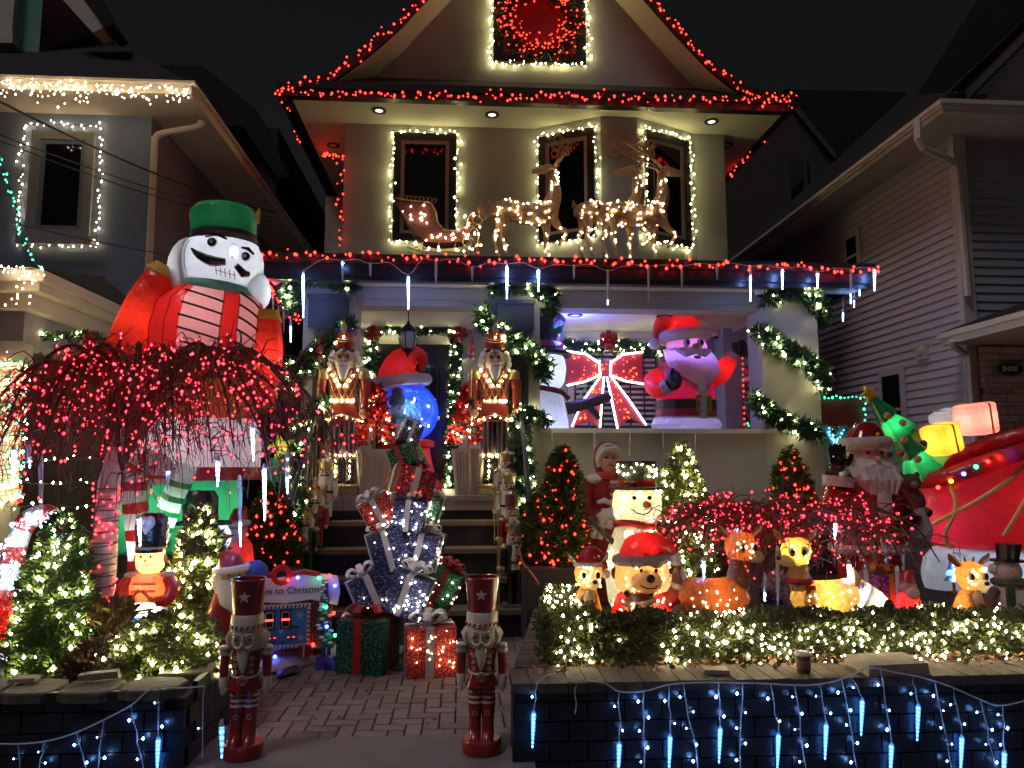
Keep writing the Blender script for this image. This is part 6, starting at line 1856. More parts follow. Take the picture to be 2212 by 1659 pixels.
# ================================================================== weeping trees strung with red lights
M_TWIG = mat('twigs with red glow', (.13, .055, .05), .8, var=.4, scale=20)  # brown red twigs, colour brightened for the red bulb light on them
def weeping(label, u, vb, y, trunk_top, lean, reach, apex, drop, nl, ns, nbulb, seed, birch, br, flat=1.0, upn=6):
    r = random.Random(seed)
    f = Fig('weeping_tree', label, 'tree', u, vb, y, z=SOIL - .03, fit=apex)
    tm = mat('birch bark', (.46, .38, .33), .8, var=.35, scale=18, bump=.5, bscale=30) if birch else M_BARK
    rt = 23 if birch else 14
    tk = f.p('trunk', tm, lambda b: b.tube([(0, 0, -8), (2, 0, trunk_top * .5), (4, 0, trunk_top), (lean * .18, 0, trunk_top + (apex - trunk_top) * .5)], [rt * 1.15, rt, rt * .9, rt * .4], 12))
    if birch:
        for i in range(16):
            z = 10 + i * trunk_top / 16
            f.p('bark_ring', mat('birch dark line', (.10, .07, .06), .9), lambda b: b.tube(ring(rt * 1.04, z, 14, c=(2, 0), a0=PI + r.uniform(0, .5), a1=PI * 2 - r.uniform(0, .6)), 1.3, 4, False), tk)
    limb, tw = MB(), MB()
    tips = []
    for i in range(nl):
        a = 2 * PI * i / nl + r.uniform(-.2, .2)
        R = r.uniform(.55, 1.0)
        ex = (reach[1] if math.cos(a) > 0 else reach[0]) * math.cos(a) * R
        ey = reach[2] * math.sin(a) * R
        ap = apex * r.uniform(.93, 1.03)
        en = apex - drop * r.uniform(.45, 1.0)
        P = spline([(lean * .03, 0, trunk_top), (lean * .4 + ex * .18, ey * .18, trunk_top + (ap - trunk_top) * .7), (lean * .5 + ex * .55, ey * .55, ap), (lean * .5 + ex * .85, ey * .85, (ap + en) / 2 + 20), (lean * .5 + ex, ey, en)], 5)
        limb.tube(P, np.linspace(rt * .30, 1.3, len(P)), 5)
        for j in range(ns):
            s = P[r.randint(4, len(P) - 2)]
            d = Vector((r.gauss(0, 1) + .5 * math.cos(a), r.gauss(0, .8) + .4 * math.sin(a), r.uniform(-.1, .9))).normalized()
            l = r.uniform(30, 95)
            dr = r.uniform(.4, 1.0) * drop * .55
            Q = [s, s + d * l * .4 + Vector((0, 0, 3)), s + d * l * .8 + Vector((r.uniform(-8, 8), 0, -dr * .35)), s + d * l + Vector((r.uniform(-14, 14), r.uniform(-8, 8), -dr))]
            Q = spline(Q, 2)
            Q = [q + Vector((r.gauss(0, 2.2), r.gauss(0, 2), r.gauss(0, 2.2))) for q in Q]
            tw.tube(Q, np.linspace(1.5, .6, len(Q)), 3, False)
            tips.append(Q)
            for _ in range(2):
                s2 = Q[r.randint(1, len(Q) - 1)]
                q2 = s2 + Vector((r.gauss(0, 16), r.gauss(0, 10), r.uniform(-26, 12)))
                tw.tube([s2, (s2 + q2) / 2 + Vector((0, 0, 3)), q2], [.9, .7, .5], 3, False)
    for i in range(upn):
        x = lean * .5 + r.uniform(-reach[0] * .5, reach[1] * .8)
        s = Vector((x, r.uniform(-20, 20), apex - 20))
        tw.tube([s, s + Vector((r.uniform(10, 40), 0, r.uniform(30, 60))), s + Vector((r.uniform(20, 70), 0, r.uniform(50, 95)))], [2.2, 1.5, .7], 4)
    k = f.k
    for nm, b, m in (('limbs', limb, M_BARK), ('twigs', tw, M_TWIG)):
        b.v = [(q[0] * k, q[1] * k, q[2] * k) for q in b.v]
        b.build(nm, m, f.o, True)['kind'] = 'stuff'
    B = []
    for _ in range(nbulb):
        Q = r.choice(tips)
        p = Q[r.randint(0, len(Q) - 1)]
        B.append((p[0] + r.gauss(0, 2.5), p[1] + r.gauss(-2, 3), p[2] + r.gauss(0, 2.5)))
    if birch:
        for i in range(70):
            z = r.uniform(10, trunk_top)
            a = PI + z * .27
            a = r.uniform(PI, 2 * PI)
            B.append((2 + (rt + 3) * math.cos(a), (rt + 3) * math.sin(a), z))
        f.p('wrapped_wire', WIRE_DARK, lambda b: b.tube([(2 + (rt + 1.5) * math.cos(t * .5), (rt + 1.5) * math.sin(t * .5), 8 + t * trunk_top / 160) for t in range(160)], .8, 3, False))
    f.bulbs(B, br, PINKR)
    return f
weeping('weeping birch hung with red lights and icicles in the left planter', 214, 1350, 5.0, 330, 130, (350, 400, 170), 585, 275, 34, 23, 900, 5, True, .0088, upn=9)

# icicles hanging in the left tree
TI = [(30, 966, 1042, 1), (62, 960, 1012, .4), (88, 985, 1150, .25), (148, 880, 956, 0), (265, 925, 1018, 0), (300, 1115, 1182, 1), (364, 1012, 1062, -.02), (471, 988, 1052, .8), (517, 1030, 1190, .35), (545, 905, 1000, .8), (571, 1005, 1132, 1), (620, 975, 1070, .4)]
for i, (u, a, c, l) in enumerate(TI):
    icicle(u, a, c, 4.75 + (.3 if u > 500 else 0), l, '%s icicle tube in the left weeping tree, %s from the picture edge' % ('glowing' if l >= .7 else 'dim', ordn(i)), 'icicle tubes in the left tree', tilt=(u % 7) - 3)

# ================================================================== giant inflatable nutcracker
f = Fig('inflatable_nutcracker', 'giant inflatable nutcracker in red jacket and green hat towering over the left planter', 'inflatable', 397, 1298, 6.4, z=SOIL - .05, fit=848)
OR_F = fabric('orange red cloth', (.66, .035, .02), .4)
GOLD_F = mat('gold cloth', (.85, .48, .05), .6)
PNK_F = fabric('sheer pink panel', (.72, .34, .40), .5)
TEAL_F = mat('teal cloth', (.25, .80, .66), .6)
HC, HR = (46, 0, 724), (86, 80, 86)
def onhead(u, v, lift=1.0):
    x, z = u - 430, 1298 - v
    q = 1 - ((x - HC[0]) / HR[0]) ** 2 - ((z - HC[2]) / HR[2]) ** 2
    return (x, -HR[1] * math.sqrt(max(q, .02)) * lift - 1.5, z)
TC = [(20, 0, 500, 108, 84), (18, 0, 540, 112, 88), (20, 0, 590, 114, 88), (26, 0, 640, 108, 80), (36, 0, 672, 78, 62), (42, 0, 690, 50, 44)]
def sector(b, rings, a0, a1, k, n=10):
    vs, fs = [], []
    for (cx, cy, cz, rx, ry) in rings:
        for i in range(n + 1):
            a = a0 + (a1 - a0) * i / n
            vs.append((cx + rx * k * math.cos(a), cy + ry * k * math.sin(a), cz))
    for j in range(len(rings) - 1):
        for i in range(n):
            p = j * (n + 1) + i
            fs.append((p, p + 1, p + n + 2, p + n + 1))
    b.add(vs, fs)
TS = [(20, 0, 520, 110.5, 86), (18, 0, 545, 112, 88), (20, 0, 590, 114, 88), (26, 0, 640, 108, 80), (34, 0, 668, 84, 66)]
f.p('torso', RED_F, lambda b: (sector(b, TC, rad(-12), rad(257), 1.0, 30), sector(b, TC, rad(-62), rad(-44), 1.0, 4)))
for a0, a1 in ((-103, -62), (-44, -12)):
    pn = f.p('jacket_panel', PNK_F, lambda b: sector(b, TC, rad(a0), rad(a1), 1.0))
    for z in (540, 566, 592, 618, 644):
        cx_, rx_, ry_ = [np.interp(z, [q[2] for q in TS], [q[i] for q in TS]) for i in (0, 3, 4)]
        f.p('braid', mat('dark green braid', (.01, .04, .02), .7), lambda b: b.tube([(cx_ + rx_ * 1.03 * math.cos(a), ry_ * 1.03 * math.sin(a), z + 6 * (i - 2) * -.8) for i, a in enumerate(np.linspace(rad(a0), rad(a1), 6))], 2.4, 6), pn)
f.p('belt', BLK_F, lambda b: b.loft([(20, 0, 488, 110, 86), (20, 0, 496, 116, 92), (20, 0, 528, 117, 93), (20, 0, 538, 110, 86)], 32))
f.p('jacket_skirt', fabric('red yellow skirt', (.55, .10, .02)), lambda b: b.loft([(10, 0, 395, 128, 98), (16, 0, 450, 116, 90), (20, 0, 492, 106, 84)], 30))
for a in (-125, -100, -70, -45):
    f.p('skirt_trim', fabric('yellow cloth', (.75, .52, .03)), lambda b: b.tube([(10 + 130 * math.cos(rad(a)), 100 * math.sin(rad(a)), 398), (20 + 109 * math.cos(rad(a + 6)), 87 * math.sin(rad(a + 6)), 488)], 7, 6, True))
f.p('coat_tail', WHT_F, lambda b: b.loft([(0, 0, 296, 140, 105), (4, 0, 340, 136, 102), (10, 0, 396, 124, 95)], 30))
f.p('coat_hem', RED_F, lambda b: b.loft([(-2, 0, 272, 145, 108), (-2, 0, 284, 148, 111), (0, 0, 298, 142, 107)], 30))
for s, cx_ in ((-1, -95), (1, 28)):
    f.p('leg', GRN_F, lambda b: b.loft([(cx_ - 10 * (s < 0), 0, 128, 80, 66), (cx_, 0, 180, 78, 66), (cx_ + 6, 0, 240, 72, 64), (cx_ + 12, 0, 280, 62, 58)], 22))
    f.p('boot', BLK_F, lambda b: b.loft([(cx_ - 12 * (s < 0), -10, 0, 84, 80), (cx_ - 10 * (s < 0), -6, 30, 84, 78), (cx_ - 8 * (s < 0), 0, 90, 76, 64), (cx_ - 8 * (s < 0), 0, 134, 78, 65)], 22))
f.p('head', WHT_F, lambda b: b.ball(HC, HR, 28))
f.p('hair', WHT_F, lambda b: (b.ball((-18, 6, 716), (48, 52, 70), 18), b.ball((112, 14, 672), (34, 44, 46), 16)))
f.p('scarf', TEAL_F, lambda b: b.tube([(44 + 62 * math.cos(a), 56 * math.sin(a), 668 - 10 * math.cos(a)) for a in [2 * PI * i / 24 for i in range(25)]], 16, 10, False))
f.p('hat_brim', BLK_F, lambda b: b.loft([(50, -2, 768, 72, 66), (50, -6, 778, 72, 70), (50, -4, 790, 66, 60)], 26))
f.p('hat', fabric('deep green hat cloth', (.015, .20, .075)), lambda b: b.loft([(48, 0, 774, 66, 58), (48, 0, 800, 67, 60), (46, 0, 838, 68, 61), (46, 0, 850, 58, 52)], 26))
def flames(b):
    for i in range(11):
        a = rad(8 + i * 16.4)
        x, y_ = 46 + 66 * math.cos(a), 59 * math.sin(a)
        b.loft([(x, y_, 826, 9, 5), (x + 4 * math.cos(a), y_ + 4 * math.sin(a), 842, 6, 3), (x + 7 * math.cos(a), y_ + 5 * math.sin(a), 856 + 4 * math.sin(i * 2.3), 1, 1)], 6)
f.p('hat_flames', GOLD_F, flames)['kind'] = 'stuff'
for (eu, ev), (bu, bv) in (((480, 546), (486, 530)), ((541, 568), (543, 552))):
    e = f.p('eye', WHT_F, lambda b: b.ball(onhead(eu, ev), (10, 3, 10), 12))
    x, y_, z = onhead(eu, ev)
    f.p('pupil', M_NBLK, lambda b: b.ball((x, y_ - 3, z), (9, 2, 9), 12), e)
    f.p('catchlight', WHT_F, lambda b: b.ball((x, y_ - 5, z), (4, 1.5, 4), 8), e)
    f.p('eyebrow', M_NBLK, lambda b: b.tube([onhead(bu - 22, bv + 3), onhead(bu, bv - 4), onhead(bu + 20, bv + 6)] if eu < 500 else [onhead(bu - 10, bv - 2), onhead(bu, bv - 2), onhead(bu + 9, bv + 6)], [2, 4.5, 2.5], 6))
f.lamp(onhead(524, 566, 1.08), .25, (.9, .95, 1), .01)  # tiny lamp added inside the nose to keep it from going dark
f.p('nose', WHT_F, lambda b: b.tube([onhead(520, 545), onhead(524, 565, 1.12), onhead(522, 578, 1.08)], [4, 9, 6], 8))
f.p('moustache', M_NBLK, lambda b: (b.tube(spline([onhead(438, 558), onhead(456, 574), onhead(482, 586), onhead(508, 586)], 3), np.interp(np.linspace(0, 3, 10), range(4), [2, 8, 11, 7]), 8), b.tube([onhead(526, 590), onhead(537, 604), onhead(545, 602)], [6, 9, 6], 8)))
def teeth(b):
    for du in range(5):
        b.tube([onhead(490 + du * 8, 596 + du * 1.5), onhead(490 + du * 8, 612 + du * 1.5)], .9, 4, False)
    b.tube([onhead(488, 603), onhead(524, 610)], .9, 4, False)
f.p('teeth_lines', mat('red line', (.4, .03, .03)), teeth)
f.p('arm', OR_F, lambda b: b.tube(spline([(-72, -4, 694), (-98, -8, 640), (-126, -16, 560), (-136, -24, 510), (-108, -40, 484)], 4), np.interp(np.linspace(0, 4, 17), range(5), [36, 42, 42, 38, 26]), 18))
f.p('shoulder', GOLD_F, lambda b: b.tube([(-62, -4, 718), (-72, -4, 700)], [26, 38], 16))
f.p('arm', OR_F, lambda b: b.tube(spline([(146, 0, 604), (150, -4, 540), (146, -8, 460), (142, -8, 420)], 4), np.interp(np.linspace(0, 3, 13), range(4), [27, 31, 30, 24]), 18))
f.p('shoulder', GOLD_F, lambda b: b.tube([(146, 0, 628), (146, 0, 606)], [22, 31], 16))
f.lamp((20, 0, 600), 6.5, (1, .86, .72), .1)
f.lamp((44, 0, 728), 6, (.86, .92, 1.0), .1)
f.lamp((-46, 6, 712), 2.5, (.86, .92, 1.0), .05)
f.lamp((124, 14, 668), .8, (.86, .92, 1.0), .05)
f.lamp((0, 0, 345), 5.5, (.9, .92, 1.0), .1)
f.lamp((-40, 0, 440), 6, (1, .86, .7), .1)
f.lamp((-95, 0, 210), 8, (.9, 1, .9), .08)
f.lamp((30, 0, 210), 8, (.9, 1, .9), .08)
f.lamp((46, 0, 805), 3, (.9, 1, .9), .08)
SEAM = mat('stitched seam', (.10, .05, .05), .9)
for a_ in (-150, -120, -62, -44):
    f.p('seam', SEAM, lambda b: b.tube([(c[0] + c[3] * 1.004 * math.cos(rad(a_)), c[4] * 1.004 * math.sin(rad(a_)), c[2]) for c in TC], .9, 4, False))
f.p('seam', mat('pale seam', (.45, .45, .5), .9), lambda b: b.tube([onhead(u_, v_) for u_, v_ in ((428, 535), (420, 560), (421, 590), (430, 625))], 1.0, 4, False))
f.lamp((-112, -8, 600), 3, (1, .8, .6), .06)
f.lamp((148, -4, 520), 3, (1, .8, .6), .06)

f = Fig('inflatable_candy_cane', 'inflatable red and white candy cane leaning before the giant inflatable', 'inflatable', 300, 1298, 5.85, z=SOIL - .03, fit=300)
cn = spline([(4, 0, 20), (0, 0, 120), (-12, 0, 200), (-20, 0, 262), (-2, 0, 300), (26, 0, 290), (30, 0, 258)], 6)
f.p('cane', WHT_F, lambda b: b.tube(cn, 22, 14))
for i in range(1, len(cn) - 2, 4):
    f.p('stripe', RED_F, lambda b: b.tube([cn[i] + Vector((0, 0, -6)), cn[i] + Vector((0, 0, 0)), cn[i + 1] + Vector((0, 0, 2))], 22.6, 14, False))
f.lamp((0, 0, 150), 2, (1, .9, .8), .05)
f = Fig('inflatable_candy_stick', 'slanted white and green inflatable candy stick beside the candy cane', 'inflatable', 330, 1298, 5.75, z=SOIL - .03, fit=292)
f.p('stick', WHT_F, lambda b: b.tube([(-14, 0, 110), (24, 0, 230), (50, 0, 292)], [20, 20, 18], 14))
for i in range(5):
    f.p('stripe', GRN_F, lambda b: b.tube([(4 + i * 8, 0, 150 + i * 26), (7 + i * 8, 0, 160 + i * 26)], 20.6, 14, False))
f.p('foot', WHT_F, lambda b: b.loft([(-20, 0, 0, 26, 22), (-18, 0, 60, 20, 18), (-14, 0, 112, 18, 16)], 14))
f.lamp((20, 0, 200), 2.5, (.4, 1, .6), .05)

# smaller inflatables behind the left bushes
f = Fig('inflatable_snowman', 'inflatable snowman with carrot nose and black hat behind the gold lit evergreen', 'inflatable', 440, 1298, 6.0, z=SOIL - .03, fit=238)
f.p('body', WHT_F, lambda b: b.loft([(0, 0, 0, 34, 32), (0, 0, 30, 42, 38), (0, 0, 80, 40, 36), (0, 0, 122, 26, 24)], 18))
f.p('head', fabric('pale blue cloth', (.55, .68, .85)), lambda b: b.ball((8, 0, 152), (36, 32, 34), 18))
h_ = f.p('hat', BLK_F, lambda b: b.loft([(-6, 0, 176, 50, 40), (-6, 0, 182, 48, 40), (-12, 0, 184, 30, 27), (-14, 0, 226, 32, 29), (-14, 0, 238, 24, 22)], 20))
f.p('hat_band', RED_F, lambda b: b.loft([(-12, 0, 184, 31, 28), (-13, 0, 196, 31.5, 28.5)], 20), h_)
f.p('nose', fabric('orange cloth', (.80, .25, .03)), lambda b: b.tube([(28, -24, 150), (44, -30, 156), (60, -34, 160)], [8, 5, 1], 10))
for s in (-1, 1):
    f.p('eye', M_NBLK, lambda b: b.ball((18 + s * 10, -29, 164), (4, 3, 6), 8))
f.p('scarf', RED_F, lambda b: b.tube(ring(28, 124, 18, 26), 8, 8, False))
f.lamp((8, 0, 150), 3, (.8, .9, 1), .06)
f = Fig('inflatable_santa', 'small inflatable Santa in red coat behind the left evergreens', 'inflatable', 506, 1298, 6.3, z=SOIL - .03, fit=202)
f.p('boots', BLK_F, lambda b: b.loft([(0, 0, 0, 28, 24), (0, 0, 40, 24, 20)], 14))
f.p('coat', RED_F, lambda b: b.loft([(0, 0, 36, 32, 28), (0, 0, 80, 36, 30), (0, 0, 130, 30, 26), (0, 0, 146, 18, 18)], 18))
f.p('coat_trim', WHT_F, lambda b: b.tube(ring(33, 40, 18, 29), 7, 8, False))
f.p('head', fabric('flesh cloth', (.75, .40, .34)), lambda b: b.ball((0, 0, 160), (20, 18, 20), 14))
f.p('beard', WHT_F, lambda b: b.loft([(0, -14, 128, 6, 5), (0, -14, 146, 18, 10), (0, -8, 162, 20, 14)], 14))
f.p('hat', RED_F, lambda b: b.tube([(0, 0, 172), (4, 0, 192), (16, 0, 202)], [20, 14, 4], 12))
f.p('hat_brim', WHT_F, lambda b: b.tube(ring(20, 172, 16, 18), 6, 8, False))
f.lamp((0, 0, 90), 2, (1, .7, .6), .06)
f = Fig('inflatable_tree', 'green inflatable tree topped by a yellow star left of the stairs', 'inflatable', 588, 1298, 7.1, z=SOIL - .03, fit=364)
for i in range(3):
    f.p('tier', GRN_F, lambda b: b.loft([(0, 0, 60 + i * 80, 66 - 14 * i, 60 - 14 * i), (0, 0, 100 + i * 80, 46 - 10 * i, 42 - 10 * i), (0, 0, 146 + i * 80, 14, 12)], 16))
f.p('trunk', fabric('brown cloth arm', (.10, .07, .06)), lambda b: b.loft([(0, 0, 0, 20, 18), (0, 0, 66, 18, 16)], 12))
f.p('star', fabric('lime star cloth', (.75, .85, .05)), lambda b: b.prism([(8 + r * math.cos(a), 330 + r * math.sin(a)) for r, a in [(34 if i % 2 == 0 else 14, PI / 2 + .25 + i * PI / 5) for i in range(10)]], -8, 8))
f.lamp((0, 0, 160), 4, (.8, 1, .7), .06)
f.lamp((8, -30, 330), .5, (.9, 1, .3), .03)
f = Fig('santa_statue', 'small Santa statue with white beard and blue sack behind the countdown sign', 'statue', 494, 1345, 5.15, z=SOIL - .04, fit=152)
f.p('robe', M_CRED, lambda b: b.loft([(0, 0, 0, 40, 34), (0, 0, 60, 34, 30), (0, 0, 90, 22, 20)], 18))
f.p('head', M_SKIN, lambda b: b.ball((6, -2, 112), (22, 21, 26), 16))
f.p('beard', M_NWHT, lambda b: b.loft([(10, -18, 58, 6, 5), (10, -18, 76, 20, 13), (8, -10, 96, 26, 18), (4, -2, 112, 25, 20)], 16))
f.p('hair', M_NWHT, lambda b: b.ball((-6, 4, 110), (24, 22, 30), 14))
f.p('hat', M_CRED, lambda b: b.tube([(0, 2, 124), (-4, 2, 142), (-14, 4, 152)], [24, 18, 6], 14))
f.p('hat_brim', M_NWHT, lambda b: b.tube([(2 + 24 * math.cos(a), 23 * math.sin(a), 126 + 3 * math.cos(a)) for a in [2 * PI * i / 18 for i in range(19)]], 6.5, 8, False))
f.p('nose', M_SKIN, lambda b: b.ball((17, -21, 110), (5, 6, 5), 8))
for s in (-1, 1):
    f.p('eye', M_NBLK, lambda b: b.ball((12 + s * 8, -21, 118), (2.5, 2, 2.5), 8))
f.p('sack', mat('blue sack', (.03, .06, .35), .6), lambda b: b.ball((34, 12, 118), (22, 20, 20), 14))

# ================================================================== toy soldier, candy cane
PL_ = lambda n, c: fabric('moulded plastic ' + n, c, .6, gloss=.12, bump=.05)
f = Fig('toy_soldier', 'glowing plastic toy soldier drummer in red coat among the left bushes', 'figurine', 318, 1348, 5.0)
f.k *= .80
lgm = PL_('white', (.80, .76, .68))
f.p('legs', PL_('blue', (.06, .16, .55)), lambda b: [b.loft([(s * 22, 0, -30, 24, 22), (s * 20, 0, 20, 24, 22), (s * 18, 0, 50, 26, 24)], 14) for s in (-1, 1)])
f.p('coat', PL_('red', (.62, .03, .015)), lambda b: b.loft([(0, 0, 44, 46, 34), (0, 0, 70, 48, 36), (0, 0, 105, 52, 36), (0, 0, 128, 44, 30), (0, 0, 138, 18, 18)], 20))
for s in (-1, 1):
    f.p('arm', PL_('red', (.62, .03, .015)), lambda b: b.tube(spline([(s * 46, 0, 122), (s * 64, -6, 96), (s * 60, -26, 68), (s * 34, -44, 66)], 3), np.interp(np.linspace(0, 3, 10), range(4), [18, 19, 17, 13]), 12))
    f.p('epaulette', lgm, lambda b: b.ball((s * 46, 0, 130), (22, 20, 9), 12))
    f.p('hand', PL_('skin', (.80, .50, .22)), lambda b: b.ball((s * 26, -48, 72), (10, 9, 9), 10))
    f.p('drumstick', mat('gold stick', (.45, .25, .06), .5), lambda b: b.tube([(s * 24, -54, 76), (s * 4, -56, 98)], [3.5, 5], 7))
    f.p('eye', mat('grey painted eye', (.10, .12, .16), .4), lambda b: b.ball((s * 13, -33, 182), (3.5, 2, 4.5), 8))
    f.p('ear', PL_('skin', (.80, .50, .22)), lambda b: b.ball((s * 37, 0, 174), (7, 7, 12), 10))
for z in (112, 92):
    f.p('coat_braid', lgm, lambda b: b.tube([(-30, -36, z), (0, -40, z), (30, -36, z)], 4, 7))
f.p('drum', lgm, lambda b: b.loft([(0, -34, 30, 46, 30), (0, -34, 34, 48, 32), (0, -34, 58, 48, 32), (0, -34, 62, 46, 30)], 20))
f.p('drum_band', mat('bronze band', (.20, .10, .03), .5), lambda b: (b.tube([(-36, -57, 50), (0, -67, 46), (36, -57, 50)], 3, 6), b.tube([(-36, -57, 50), (-20, -66, 40), (20, -66, 40), (36, -57, 50)], 2.5, 6)))
f.p('head', PL_('skin', (.80, .50, .22)), lambda b: b.loft([(0, 0, 136, 22, 20), (0, 0, 148, 34, 31), (0, 0, 170, 38, 35), (0, 0, 194, 36, 33), (0, 0, 204, 30, 28)], 20))
f.p('nose', PL_('skin', (.80, .50, .22)), lambda b: b.ball((0, -36, 172), (4, 5, 4), 8))
f.p('mouth', mat('painted lip', (.4, .08, .05), .5), lambda b: b.tube([(-9, -33, 160), (0, -35, 158), (9, -33, 160)], 1.2, 5))
hm_ = mat('shiny black plastic', (.010, .010, .010), .25, bump=.3, bscale=40)
f.p('hat', hm_, lambda b: b.loft([(0, 0, 200, 38, 35), (0, 0, 216, 40, 37), (0, 0, 260, 44, 40), (0, 0, 284, 40, 37), (0, 0, 296, 24, 22)], 22))
f.p('visor', hm_, lambda b: b.loft([(0, -8, 192, 36, 36), (0, -6, 201, 38, 36)], 20))
f.p('chin_band', mat('gold trim soldier', (.55, .36, .15), .4), lambda b: b.loft([(0, 0, 201, 39.5, 36.5), (0, 0, 207, 40, 37)], 22))
f.p('plume', lgm, lambda b: (b.ball((-9, -38, 274), (14, 9, 17), 12), b.ball((9, -38, 274), (14, 9, 17), 12), b.loft([(0, -40, 242, 3, 3), (0, -40, 262, 17, 7)], 10)))
f.lamp((0, 0, 92), 12, (1, .72, .35), .06)
f.lamp((0, -34, 46), 12, (1, .85, .6), .03)
f.lamp((0, 0, 168), 2.6, (1, .75, .4), .05)
f.lamp((0, 0, 20), 2.5, (.8, .9, 1), .05)

f = Fig('lit_candy_cane', 'large sparkling candy cane with red bow at the left edge', 'candy cane', 20, 1420, 4.85, z=SOIL, fit=308)
cp = spline([(-6, 0, 0), (-10, 0, 60), (-8, 0, 150), (-4, 0, 230), (14, 0, 288), (50, 0, 308), (84, 0, 290), (96, 0, 252), (92, 0, 210)], 6)
MTW = mat('white tinsel', (.62, .68, .75), .4, .2, var=.6, scale=70, bump=1, bscale=110)
f.p('cane', MTW, lambda b: b.tube(cp, 22, 14))
for i in range(2, len(cp) - 3, 7):
    f.p('stripe', T_RED, lambda b: b.tube(cp[i:i + 4], 23, 14, False))
B = []
for p in cp:
    for _ in range(3):
        a = RN.uniform(0, 2 * PI)
        B.append((p.x + 24 * math.cos(a), -abs(24 * math.sin(a)) * .8 - 8, p.z + RN.uniform(-8, 8)))
f.bulbs(B, .0085, COOL)
bw_ = f.p('bow', T_RED, lambda b: (b.prism([(0, 130), (-36, 158), (-44, 120), (-30, 100)], -34, -24), b.prism([(0, 130), (52, 162), (50, 120), (40, 104)], -34, -24), b.prism([(0, 128), (-30, 40), (-6, 52), (10, 36)], -33, -25), b.prism([(0, 128), (14, 44), (40, 48), (46, 30)], -33, -25), b.ball((0, -30, 130), (12, 10, 14), 10)), None, False)
f.bulbs([(RN.uniform(-36, 48), -37, RN.uniform(50, 155)) for _ in range(36)], .008, REDB, bw_)

# ================================================================== lights on the blue grey house
P_ = [W(u, 172 + u * .05, 8.28) for u in range(-10, 411, 20)]
B = []
for _ in range(150):
    u = RN.uniform(0, 408)
    B.append(W(u, 172 + u * .05 + abs(RN.gauss(0, 1)) * 17, 8.28))
o = light_string('icicle style warm lights hanging from the eave of the blue grey house', P_, .14, AMBER, .011, WIRE_WHITE, jit=.02)
bulbs(B, .0105, AMBER, o, 'hanging_bulbs')
B = [W(RN.uniform(0, 98), RN.uniform(575, 618), YQ - .06) for _ in range(26)] + [W(RN.uniform(0, 70), RN.uniform(618, 660), YQ - .03) for _ in range(10)]
o = light_string('warm lights hanging from the corner of the left neighbour porch roof', [W(-10, 576, YQ - .05), W(60, 578, YQ - .05), W(98, 586, YQ - .05)], .1, AMBER, .009, WIRE_WHITE)
bulbs(B, .009, AMBER, o, 'hanging_bulbs')
light_string('green light string slanting down past the left upper window', spline([W(-8, 325, 6.5), W(12, 385, 6.5), W(32, 440, 6.5), W(45, 500, 6.5), W(66, 550, 6.55), W(92, 590, 6.6)], 5), .035, GREENB, .009, jit=.012)
for m, nm, ph in ((REDB, 'red', 0), (GREENB, 'green', 2.1), (WARMF, 'warm white', 4.2)):
    P_ = [Vector((colx + .19 * math.cos(t * .35 + ph), YQ + .45 + .19 * math.sin(t * .35 + ph), 1.2 + t * .0075)) for t in range(200)]
    P_ = [p for p in P_ if p.z < pc.z - .7]
    light_string('%s lights spiralling round the neighbour porch column on the left' % nm, P_, .085, m, .010, jit=.008)
garland('lit pine garland swagged across the left neighbour porch', [W(60, 722, 7.3), (W(110, 728, 7.3)), W(160, 724, 7.3), W(212, 730, 7.3), W(235, 790, 7.2), W(250, 850, 7.1)], .05, WARMF, .09, .010, 900, 'lit garlands on the left neighbour porch')
bow('red bow on the garland of the left neighbour porch', 192, 735, 7.2, .9)
for i, v in enumerate((1040, 1092, 990)):
    light_string('%s row of warm lights on the dark rail behind the birch' % ['middle', 'lowest', 'top'][i], [W(-10, v, 6.9), W(120, v + 4, 6.9), W(250, v - 4, 6.9)], .10, WARMF, .010, jit=.02)
# ================================================================== right garden: evergreens
bush('shorter red lit evergreen of the pair in the dark box right of the stairs', 1170, 1218, 6.45, [(0, 42), (30, 46), (80, 38), (120, 26), (148, 6)], 5000, M_PINE, REDB, 30, .013, .055, .010, 'potted_evergreen', 'potted tree', 'potted evergreens with red lights')
bush('taller red lit evergreen of the pair in the dark box right of the stairs', 1216, 1218, 6.35, [(0, 40), (40, 48), (110, 44), (170, 36), (215, 24), (250, 5)], 9000, M_PINE, REDB, 62, .013, .055, .010, 'potted_evergreen', 'potted tree', 'potted evergreens with red lights')
p = W(1180, 1216, 6.4)
k = p.y / FOC
tag(MB().slab((p.x - 50 * k, 6.1, .1), (p.x + 50 * k, 6.6, p.z - .005)).build('planter_box', mat('dark slate planter', (.022, .022, .028), .6, var=.3), None, False), 'dark slate planter box under the pair of red lit evergreens', 'planter')
bush('warm lit evergreen behind the lit snowman', 1480, 1298, 7.35, [(60, 60), (130, 62), (190, 54), (250, 44), (300, 24), (338, 5)], 9000, M_PINEY, WARMF, 100, .0145, .06, .012)
bush('slim red lit evergreen between the porch wall and the large Santa statue', 1718, 1270, 7.3, [(80, 46), (140, 44), (200, 40), (250, 30), (290, 10), (302, 3)], 6000, M_PINE, REDB, 60, .0145, .06, .010)

